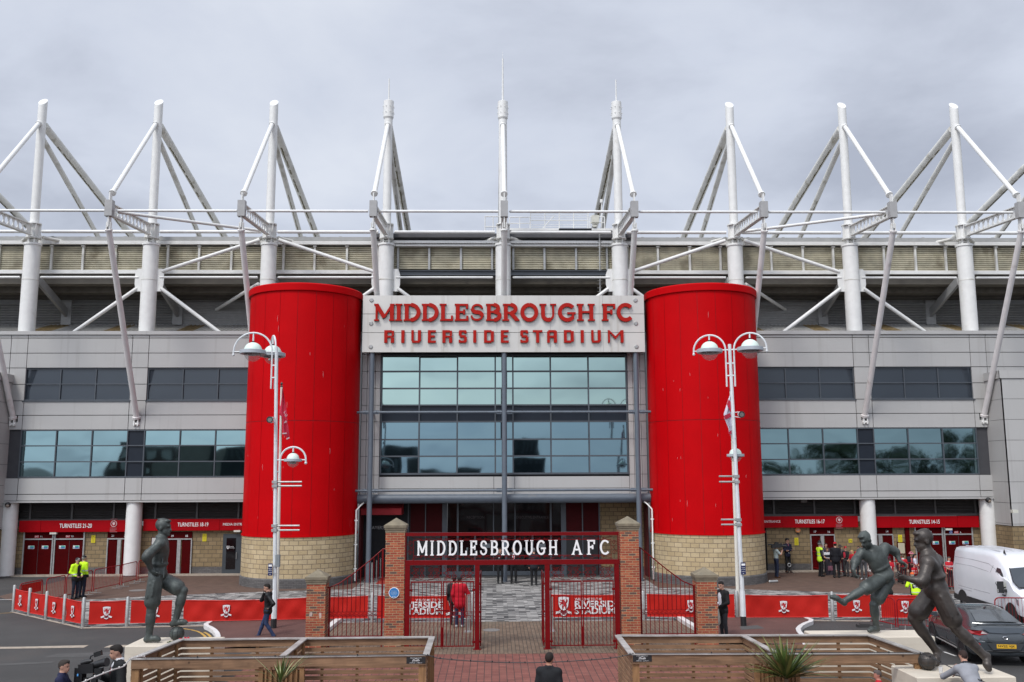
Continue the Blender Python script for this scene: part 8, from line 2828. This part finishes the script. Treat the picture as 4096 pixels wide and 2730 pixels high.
person('person in dark clothes almost hidden behind the red coat', x, y, 85, 1.72, (.016, .016, .018), (.05, .008, .012), hair=BLK, jacket=1, bulk=1.2, wide=1.1, vox=.03)
x, y = at(2001, 2335)
person('long haired woman in a black suit behind the gateway lettering', x, y, 282, 1.74, BLK, BLK, hair=(.03, .015, .01), hairstyle='long', jacket=.8, wide=.92, vox=.03, pose=dict(wrR=(.06, .2, 1.08), wrL=(-.06, .2, 1.08)), spots=(((.09, .16, 1.27), (.05, .1, .02), (.5, .5, .5)),))
x, y = at(2055, 2335)
person('man in a dark suit, white shirt and red tie behind the gateway', x, y, 268, 1.80, BLK, BLK, hair=(.20, .19, .18), jacket=.9, vox=.03, pose=dict(wrR=(.10, .2, 1.08), wrL=(-.08, .2, 1.05)), spots=(((0, .14, 1.30), (.055, .12, .16), (.55, .55, .56)), ((0, .15, 1.26), (.024, .12, .17), (.40, .015, .03))))
x, y = at(2136, 2344)
person('grey haired man in a dark suit seen from behind, right of the gateway middle', x, y, 95, 1.80, (.013, .014, .018), BLK, hair=(.14, .14, .14), jacket=1.0, wide=1.12, vox=.03)
x, y = at(2897, 2558)
tb_, Jb, sb_ = person('person in an open black jacket and white top beside the right low pier', x, y, 205, 1.86, (.012, .012, .013), (.035, .036, .04), hair=(.014, .011, .01), jacket=1.1, bulk=1.2, wide=1.04, vox=.022, shoe=(.02, .02, .02),
       pose=dict(face=(-.25, .6, -.55), head=(.01, .04, 1.62), wrR=(.12, .20, 1.02), wrL=(-.10, .22, 1.0), elL=(-.26, .02, 1.13)), spots=(((.03, .15, 1.20), (.10, .13, .24), (.55, .55, .60)), ((-.06, .18, 1.36), (.015, .1, .015), (.6, .6, .6))))
q = Jb['wrR'] + Vector((-.06, -.06, -.05))
t = thing('tote_bag', 'long pale canvas tote bag held by the person in the black open jacket', 'bag', q)
mb = MB()
mb.pipe([q + Vector((.0, 0, .36)), q + Vector((.02, .0, .1)), q + Vector((.05, 0, .02))], .016, 6)
o_ = mb.build('bag_strap', mat('canvas', (.55, .52, .45), .8, var=.06), t)
mb = MB()
vs = []
for i, (w, d, zz_) in enumerate(((.10, .035, .06), (.13, .06, -.1), (.15, .075, -.35), (.145, .06, -.52), (.10, .03, -.57))):
    vs += [q + Vector((.03 + .05 * (-zz_), 0, zz_)) + Vector((w * math.cos(2 * PI * j / 12), d * math.sin(2 * PI * j / 12), 0)) for j in range(12)]
mb.add(vs, [(i * 12 + j, (i + 1) * 12 + j, (i + 1) * 12 + (j + 1) % 12, i * 12 + (j + 1) % 12) for i in range(4) for j in range(12)] + [tuple(48 + j for j in reversed(range(12))), tuple(range(12))])
ob = mb.build('bag_body', MATS['canvas'], t); fix_normals(ob)

# near people at the bottom edge
def near(label, hx, hy_top, Y, face, vox=.022, **k):
    g = P(hx, hy_top, Y)
    return person(label, g.x, Y, face, g.z / 1.752 * 1.75, vox=vox, **k)
near('dark haired bearded man in a black sweater seen from behind at the bottom centre', 2196, 2612, 19.4, 74, top=(.011, .012, .014), bot=BLK, hair=(.018, .013, .011), wide=1.15, bulk=1.15, collar=(.012, .012, .015), skin=(.36, .18, .12), spots=(((.05, .07, 1.55), (.06, .07, .06), (.03, .02, .015)),))
near('camera operator in a navy jacket at the bottom left, facing the television camera', 253, 2641, 19.2, 12, top=(.014, .016, .045), bot=NVY, hair=(.035, .028, .024), wide=1.1, bulk=1.1, collar=(.014, .016, .045), pose=dict(elR=(.26, .15, 1.15), wrR=(.12, .38, 1.2), elL=(-.26, .15, 1.15), wrL=(-.12, .38, 1.2), face=(.25, 1, .05)))
tr_, Jr, sr_ = near('reporter in a black jacket, white collar and red tie beside the left booth', 480, 2577, 19.6, 212, top=(.013, .014, .015), bot=NVY, hair=(.016, .013, .012), jacket=1, wide=1.15, bulk=1.35, collar=(.55, .55, .57), vox=.02,
     pose=dict(elR=(.27, .10, 1.12), wrR=(.17, .34, 1.25), hdR=(-.3, .25, .8), pnR=(-.5, -.8, 0), elL=(-.27, .0, 1.1), wrL=(-.12, .26, 1.0), hdL=(.7, .5, -.1), head=(0, .05, 1.62), face=(.12, .85, -.35)), spots=(((.0, .15, 1.36), (.022, .1, .11), (.30, .01, .03)), ((.0, .12, 1.42), (.05, .1, .05), (.55, .55, .57))))
g = Jr['wrL'] + Vector((-.12, -.1, -.05))
t = thing('clipboard', 'pale blue clipboard held low by the reporter', 'clipboard', g)
MB().obox(g, Vector((.16, -.05, .02)), Vector((.03, .09, .05)), Vector((.002, -.003, .006))).build('board', mat('pale_blue_card', (.38, .40, .52), .6), t, smooth=0)
# television camera on its tripod
g = P(350, 2678, 19.3)
t = thing('television_camera', 'black television camera on a tripod between operator and reporter', 'camera', (g.x, g.y, 0))
tvb = mat('camera_black', (.012, .012, .013), .4)
c = g
mb = MB()
mb.obox(c + Vector((.02, 0, .02)), Vector((.17, -.06, .02)), Vector((.03, .07, 0)), Vector((-.01, 0, .09)))
mb.obox(c + Vector((-.16, .06, -.12)), Vector((.09, -.03, .0)), Vector((.02, .06, 0)), Vector((0, 0, .14)))
mb.build('camera_body', tvb, t, smooth=0)
MB().pipe([c + Vector((.17, -.06, .10)), c + Vector((.33, -.10, .14)), c + Vector((.40, -.12, .155)), c + Vector((.43, -.13, .16))], [.06, .075, .085, .085], 16).build('lens_barrel', tvb, t)
MB().pipe([c + Vector((-.12, .0, .12)), c + Vector((.02, -.02, .16)), c + Vector((.10, -.04, .17))], [.05, .045, .03], 12).build('viewfinder', tvb, t)
MB().pipe([c + Vector((.02, 0, .11)), c + Vector((.05, 0, .25)), c + Vector((.16, 0, .30)), c + Vector((.22, 0, .28))], .016, 8).obox(c + Vector((.2, -.02, .30)), Vector((.07, 0, .02)), Vector((0, .04, 0)), Vector((-.01, 0, .045))).build('top_handle', tvb, t)
mb = MB()
mb.obox(c + Vector((.26, -.08, -.06)), Vector((.07, 0, 0)), Vector((0, .06, 0)), Vector((0, 0, .10)))
mb.obox(c + Vector((.16, -.02, -.2)), Vector((.05, 0, 0)), Vector((0, .05, 0)), Vector((0, 0, .08)))
mb.build('control_grip', tvb, t, smooth=0)
mb = MB()
b_ = Vector((c.x, c.y, c.z - .16))
mb.tube(b_, b_ + Vector((0, 0, -.14)), .07, .05, n=14)
for a in (90, 210, 330):
    mb.tube(b_ + Vector((0, 0, -.1)), Vector((c.x + .55 * math.cos(rad(a)), c.y + .55 * math.sin(rad(a)), .01)), .026, n=8)
mb.build('tripod', tvb, t)
MB().obox(c + Vector((-.17, -.04, -.10)), Vector((.012, 0, 0)), Vector((0, .004, 0)), Vector((0, 0, .022))).build('display', mat('screen_blue', (.05, .16, .35), .3, emit=((.05, .2, .45), .5)), t, smooth=0)
# man leaning on the nearest plinth, bald man below the right booth
g = P(3845, 2604, 20.35)
hz_ = g.z
sl = 1.0
x0 = g.x
def lean(v): return v
person('dark haired man in a grey shirt leaning his elbows on the nearest cream plinth', x0, 19.98, 96, 1.75 * 1.04, (.235, .24, .26), (.03, .035, .05), hair=(.030, .018, .015), wide=1.12, bulk=1.1, collar=(.02, .02, .025), vox=.022,
       pose=dict(pel=(0, -.14, .90), neck=(0, .20, 1.33), head=(.02, .27, 1.46), shR=(.18, .17, 1.25), shL=(-.18, .17, 1.25), elR=(.26, .52, 1.03), elL=(-.30, .52, 1.03), wrR=(.04, .60, 1.05), wrL=(-.05, .56, 1.15), hdL=(.6, -.1, .7), hipR=(.09, -.14, .87), hipL=(-.09, -.14, .87), knR=(.1, -.05, .48), knL=(-.1, -.05, .48), face=(.1, 1, .0)))
near('close cropped man in a red top at the right booth, only head showing', 3512, 2682, 19.9, 158, top=(.40, .012, .02), bot=BLK, hair=(.075, .06, .055), wide=1.1, skin=(.38, .17, .125))
# by the turnstiles on the right
x, y = at(3108, 2313)
tc_, Jc, sc_ = person('camera operator in a pale checked shirt and jeans by the dark doorway', x, y, 8, 1.74, (.30, .36, .36), (.016, .022, .045), hair=(.03, .025, .02), shoe=(.10, .045, .02), sleeve='short', arm=(.30, .36, .36), vox=.03, pose=dict(elR=(.22, .16, 1.2), wrR=(.12, .30, 1.38), elL=(-.22, .16, 1.2), wrL=(-.10, .33, 1.36), head=(0, .0, 1.6)))
g = Jc['head'] + Vector((.02, -.10, .06))
t = thing('shoulder_camera', 'black shoulder camera held by the operator in the checked shirt', 'camera', g)
mb = MB().obox(g, Vector((.28, 0, .03)), Vector((0, .07, 0)), Vector((0, 0, .10))).obox(g + Vector((.0, 0, .14)), Vector((.10, 0, 0)), Vector((0, .05, 0)), Vector((0, 0, .05)))
mb.build('camera_body', tvb, t, smooth=0)
MB().tube(g + Vector((.28, 0, .0)), g + Vector((.5, 0, -.03)), .06, .075, n=12).build('lens_barrel', tvb, t)
MB().tube(g + Vector((-.45, 0, .06)), g + Vector((-.2, 0, .06)), .035, n=8).build('microphone', tvb, t)
x, y = P(3153, 2285, 51.75).x, 51.75
person('doorman in navy with a black cap and folded arms against the block wall', x, y, 292, 1.84, (.012, .013, .030), BLK, hair=BLK, hat=('cap', BLK), jacket=.8, bulk=1.15, shoe=(.10, .05, .03), vox=.03, pose=dict(face=(-.45, 1, 0), elR=(.25, .04, 1.15), wrR=(-.06, .2, 1.16), elL=(-.25, .04, 1.15), wrL=(.06, .2, 1.13), hdR=(-1, 0, 0), hdL=(1, 0, 0)), spots=(((.02, .16, 1.02), (.035, .1, .03), (.5, .5, .5)), ((0, .1, 1.42), (.03, .1, .05), (.35, .1, .12))))
g = P(3157, 2261, 51.3)
t = thing('ring_lamp', 'small grey ring lamp on a low stand at the doorman\'s feet', 'lamp', (g.x, g.y, 0))
MB().pipe([(g.x + .085 * math.cos(PI * i / 10), g.y, g.z + .085 * math.sin(PI * i / 10)) for i in range(20)], .028, 8, closed=True).build('ring', galv, t)
mb = MB().tube((g.x, g.y, .12), (g.x, g.y, g.z - .1), .02, n=6)
for a in (90, 210, 330):
    mb.tube((g.x, g.y, .18), (g.x + .25 * math.cos(rad(a)), g.y + .25 * math.sin(rad(a)), .01), .014, n=6)
mb.build('stand', black, t)
x, y = at(3284, 2308)
person('police constable in a yellow vest and black helmet watching the queue', x, y, 12, 1.78, (.50, .74, .04), BLK, hair=GREY, hat=('helmet', BLK), hat_band=(.35, .35, .35), arm=BLK, jacket=1.0, bulk=1.1, wide=1.08, shoe=BLK, vox=.03, bands=((1.05, 1.09, SIL), (1.22, 1.26, SIL)))
x, y = at(3347, 2313)
person('man in a black suit and red cap seen from behind in the queue', x, y, 80, 1.82, (.008, .008, .011), BLK, hair=BLK, hat=('cap', (.38, .01, .02)), jacket=1.1, bulk=1.15, wide=1.18, vox=.03)
def fan(label, hx, hyt, base, face, top, child=False, **k):
    """a fan in the queue: head top at (hx, hyt), feet at ground row base"""
    g = G(hx, base)
    h = P(hx, hyt, g.y).z
    kw = dict(bot=(.018, .018, .022), hair=(.03, .02, .014), vox=.034, sleeve='short', group='fans queuing behind the red barriers')
    kw.update(k)
    lean_ = kw.pop('arms', True)
    if lean_ and 'pose' not in kw:
        kw['pose'] = dict(elR=(.23, .08, 1.12), wrR=(.12, .30, 1.08), elL=(-.23, .08, 1.12), wrL=(-.10, .30, 1.08))
    person(label, g.x, g.y, face, max(.9, h), top, **kw)
fan('woman with long dark hair behind the constable in the queue', 3308, 2174, 2294, 285, (.05, .04, .05), hairstyle='long', hair=(.02, .013, .01))
fan('person in a white and navy top half hidden by the constable', 3289, 2178, 2296, 320, (.40, .40, .46), hair=BLK, hat=('cap', (.45, .45, .45)))
fan('child in a black and white football top leaning on the barrier by the constable', 3314, 2192, 2299, 262, (.02, .02, .03), bands=((1.28, 1.45, (.5, .5, .52)), (1.05, 1.12, (.45, .45, .47))), hair=(.11, .06, .03))
fan('person in a dark bucket hat with a striped scarf in the queue', 3366, 2180, 2301, 240, (.07, .06, .06), hat=('bucket', (.05, .043, .04)), skin=(.25, .13, .09), spots=(((0, .15, 1.28), (.06, .1, .2), (.35, .12, .13)),))
fan('young fan in a red cap, red scarf and black jacket in the queue', 3387, 2187, 2307, 215, (.014, .015, .016), sleeve='long', hat=('cap', (.45, .01, .02)), spots=(((.0, .14, 1.28), (.07, .12, .2), (.42, .03, .05)),), bot=(.05, .05, .055))
fan('blonde girl in a red shirt leaning on the barrier', 3414, 2201, 2311, 200, RED, hair=(.40, .26, .11), hairstyle='long')
fan('fan in red with white trainers behind the fist of the kicking statue', 3441, 2186, 2316, 250, (.30, .01, .02), shoe=(.5, .5, .5), hair=(.03, .02, .02))
fan('fan in a navy and blue top behind the chest of the kicking statue', 3458, 2183, 2321, 230, (.015, .02, .06), spots=(((0, .14, 1.2), (.14, .1, .03), (.03, .16, .42)),), shoe=(.4, .4, .4), bot=(.06, .06, .065))
fan('person in a maroon jacket right of the kicking statue', 3551, 2207, 2326, 250, (.07, .008, .018), sleeve='long', hair=(.03, .015, .012))
fan('dark haired boy in a red numbered shirt right of the kicking statue', 3566, 2234, 2339, 75, RED, arms=False, spots=(((0, -.14, 1.15), (.06, .1, .09), (.5, .45, .45)),), bot=RED)
fan('fan in a red shirt and pink and red bucket hat', 3600, 2206, 2331, 300, RED, hat=('bucket', (.45, .10, .14)))
fan('boy in a red shirt with white collar seen from behind', 3618, 2219, 2338, 85, (.42, .012, .02), arms=False, hair=(.09, .06, .04), collar=(.5, .5, .5), bot=(.02, .02, .022))
fan('fan in a black jacket and pink and white bucket hat', 3652, 2208, 2333, 255, (.013, .013, .02), sleeve='long', hat=('bucket', (.48, .16, .2)), spots=(((0, .15, 1.3), (.04, .1, .2), (.4, .1, .1)),))
fan('fan with a black ponytail and white shirt beside the brown statue', 3666, 2217, 2339, 330, (.5, .48, .55), hair=(.01, .01, .012), hairstyle='tail')
fan('small child in a red hooped shirt by the barrier', 3662, 2258, 2345, 270, RED, bands=((1.2, 1.26, (.5, .48, .48)), (1.0, 1.08, (.5, .48, .48))))
fan('bald man glimpsed behind the brown statue\'s collar', 3741, 2202, 2338, 290, (.1, .03, .03), hair=None, hairstyle='bald', skin=(.48, .27, .2))
fan('white haired man in glasses and a navy jacket behind the brown statue', 3753, 2212, 2346, 215, (.012, .014, .03), sleeve='long', hair=(.42, .38, .34), skin=(.48, .28, .21), spots=(((0, .1, 1.64), (.07, .03, .012), (.03, .03, .03)),))
fan('man in a red shirt with a white chest band beside the van', 3803, 2228, 2357, 285, (.42, .015, .025), bands=((1.14, 1.28, (.5, .48, .5)),), hair=(.06, .05, .045), collar=(.5, .5, .5))
fan('boy in red resting his arms on the barrier by the van', 3776, 2254, 2358, 285, RED, hair=(.02, .014, .012), bot=RED)
fan('grey haired man passing behind the white van', 4046, 2195, 2318, 180, (.05, .05, .06), hair=(.09, .085, .08), sleeve='long', arms=False)
fan('fair haired person at the right edge behind the white van', 4088, 2203, 2318, 150, (.1, .09, .08), hair=(.25, .17, .10), sleeve='long', arms=False)
for lb, px, extra in (('steward in a yellow jacket with an orange shoulder and black back panel behind the banners', 3655, True), ('steward in a yellow sleeve half hidden by the kicking statue', 3542, False)):
    Yp = 37.2
    g = P(px, 2306 if extra else 2310, Yp)
    tt, Jt, st_ = person(lb, g.x, Yp, 95 if extra else 120, 1.62, HV if extra else BLK, NVY, hair=GREY, jacket=1.1, bulk=1.3, wide=1.2, arm=HV, hat=('cap', (.6, .10, .02)) if extra else None, vox=.03,
           bands=((1.17, 1.215, SIL), (.8, .84, SIL)) if extra else (), spots=(((-.2, -.02, 1.38), (.09, .12, .13), (.60, .10, .02)),) if extra else (), z0=-.0,
           pose=dict(pel=(0, -.1, .88), neck=(0, .05, 1.38), head=(0, .12, 1.48), shR=(.18, .04, 1.31), shL=(-.18, .04, 1.31), elR=(.30, .02, 1.06), elL=(-.33, .0, 1.06), wrR=(.24, .25, 1.0), wrL=(-.24, .25, 1.0)))
    if extra:
        c_ = Jt['pel'].lerp(Jt['neck'], .42) + Vector((.02, -.155 * st_, -.02))
        q = MB().box(c_.x - .17, c_.x + .17, c_.y - .012, c_.y + .05, c_.z - .075, c_.z + .075)
        o_ = q.build('back_panel', black, tt, smooth=0)
        q = MB(); text(q, 'BAXTERS', c_ + Vector((0, -.014, .02)), .065, width=.29, depth=.003, bold=.02); q.box(c_.x - .12, c_.x + .12, c_.y - .016, c_.y - .013, c_.z - .05, c_.z - .035); q.build('panel_lettering', whitepaint, o_, smooth=0)
# flag with pink lettering hung on the barrier by the constable
p_ = P(3322, 2270, G(3322, 2300).y - .12)
t = thing('draped_flag', 'dark flag with pale pink lines hung over the barrier beside the constable', 'flag', p_)
mb = MB()
n = 14
vs = [(p_.x - .27 + .54 * i / n, p_.y + .03 * math.sin(i * 1.3), p_.z + z) for z in (.42, .0, -.42) for i in range(n + 1)]
mb.add(vs, [(r * (n + 1) + i, (r + 1) * (n + 1) + i, (r + 1) * (n + 1) + i + 1, r * (n + 1) + i + 1) for r in range(2) for i in range(n)])
mb.build('flag_cloth', mat('dark_flag_cloth', (.022, .018, .028), .8), t, smooth=180)
mb = MB()
for i in range(6):
    mb.box(p_.x - .16, p_.x + .16 - .03 * (i % 2), p_.y - .05, p_.y - .04, p_.z + .05 - i * .04, p_.z + .066 - i * .04)
mb.build('flag_lines', mat('pink_print', (.42, .16, .22), .7), t, smooth=0)
# ------------------------------------------------------------------ what stands behind the viewpoint and shows in the mirror glass
YM = -38.0
def mx(px, y=1850): return P(px, y, 2 * 51.5 - YM).x
def mz(px, y): return P(px, y, 2 * 51.5 - YM).z
def block(name, label, pa, pb, ytop, col, storeys, cols, wcol, depth=9, slope=0):
    x0, x1, z = mx(pa), mx(pb), mz((pa + pb) / 2, ytop)
    t = thing(name, label, 'building', ((x0 + x1) / 2, YM - depth / 2, 0))
    MB().add([(x0, YM, 0), (x1, YM, 0), (x1, YM, z + slope), (x0, YM, z), (x0, YM - depth, 0), (x1, YM - depth, 0), (x1, YM - depth, z + slope), (x0, YM - depth, z)], [(3, 2, 1, 0), (4, 5, 6, 7), (2, 3, 7, 6), (0, 4, 7, 3), (5, 1, 2, 6)]).build('wall', mat(name + '_wall', col, .8, var=.12), t, smooth=0)
    if storeys:
        m = MB()
        for i in range(storeys):
            for j in range(cols):
                xa = x0 + (x1 - x0) * (j + .25) / cols
                m.box(xa, xa + (x1 - x0) * .5 / cols, YM, YM + .05, z * (i + .3) / storeys, z * (i + .75) / storeys)
        m.build('window', mat(name + '_window', wcol, .4), t, smooth=0)
block('apartment_block', 'dark brick apartment block behind the viewpoint, mirrored in the left windows', 430, 664, 1783, (.07, .055, .048), 4, 4, (.35, .36, .34))
block('storage_shed', 'pale ribbed storage shed behind the viewpoint, mirrored in the left windows', 664, 868, 1822, (.20, .19, .165), 0, 0, (0, 0, 0), slope=1.3)
block('glass_office', 'dark glazed office behind the viewpoint, mirrored beside the left drum tower', 866, 1010, 1780, (.025, .03, .032), 3, 6, (.05, .06, .06))
block('low_office', 'low dark office behind the viewpoint, mirrored in the middle glazing', 1505, 1640, 1828, (.035, .036, .036), 2, 5, (.16, .17, .17))
block('low_warehouse', 'low grey warehouse behind the viewpoint, mirrored in the middle glazing', 1700, 1880, 1848, (.09, .09, .085), 0, 0, (0, 0, 0))
block('round_office', 'dark round shouldered office behind the viewpoint, mirrored right of the middle post', 2030, 2165, 1790, (.03, .034, .036), 4, 7, (.07, .075, .08))
leafm = mat('dark_leaf', (.045, .065, .025), .7, var=.5, vscale=2.0)
tr0 = None
rnd = random.Random(11)
for i, (px, yt) in enumerate(((3120, 1800), (3225, 1835), (3330, 1790), (3420, 1760), (3545, 1822), (3640, 1775), (3735, 1765), (3850, 1770), (3960, 1800))):
    x, z = mx(px), mz(px, yt)
    if tr0 is None:
        t = thing('broadleaf_tree', '', 'tree', (0, 0, 0), 'trees mirrored in the right hand windows')
        MB().pipe([(0, 0, 0), (.1, 0, 3), (.0, .2, 6.5)], [.28, .2, .07], 8).pipe([(.08, 0, 2.6), (1.2, .3, 5)], [.12, .04], 6).pipe([(.08, 0, 3), (-1.1, -.3, 5.4)], [.11, .04], 6).build('trunk', mat('bark', (.06, .05, .04), .9), t)
        mb = MB()
        clumps = [(rnd.uniform(-2, 2), rnd.uniform(-1.8, 1.8), rnd.uniform(3.2, 8.6), rnd.uniform(.7, 1.4)) for _ in range(22)]
        for cx_, cy_, cz_, cr in clumps:
            cx_ *= 1 - max(0, cz_ - 6) * .22; cy_ *= 1 - max(0, cz_ - 6) * .22
            for _ in range(90):
                v = Vector((rnd.gauss(0, 1), rnd.gauss(0, 1), rnd.gauss(0, 1))).normalized() * cr * rnd.uniform(.5, 1.05)
                p = Vector((cx_, cy_, cz_)) + v
                a = Vector((rnd.uniform(-1, 1), rnd.uniform(-1, 1), rnd.uniform(-1, 1))).normalized() * .16
                b = a.cross(Vector((rnd.uniform(-1, 1), rnd.uniform(-1, 1), rnd.uniform(-1, 1)))).normalized() * .11
                mb.add([p - a, p + b, p + a, p - b], [(0, 1, 2, 3)])
        mb.build('crown', leafm, t, smooth=0)
        tr0 = t
    else:
        t = copy_tree(tr0)
    t['label'] = '%s leafy tree behind the viewpoint, counted from the left in the right windows' % nth(i)
    t.location = (x, YM + rnd.uniform(-3, 2), 0)
    k = z / 9.4
    t.scale = (k * rnd.uniform(1.2, 1.7), k * 1.2, k)
    t.rotation_euler.z = rnd.uniform(0, 6)
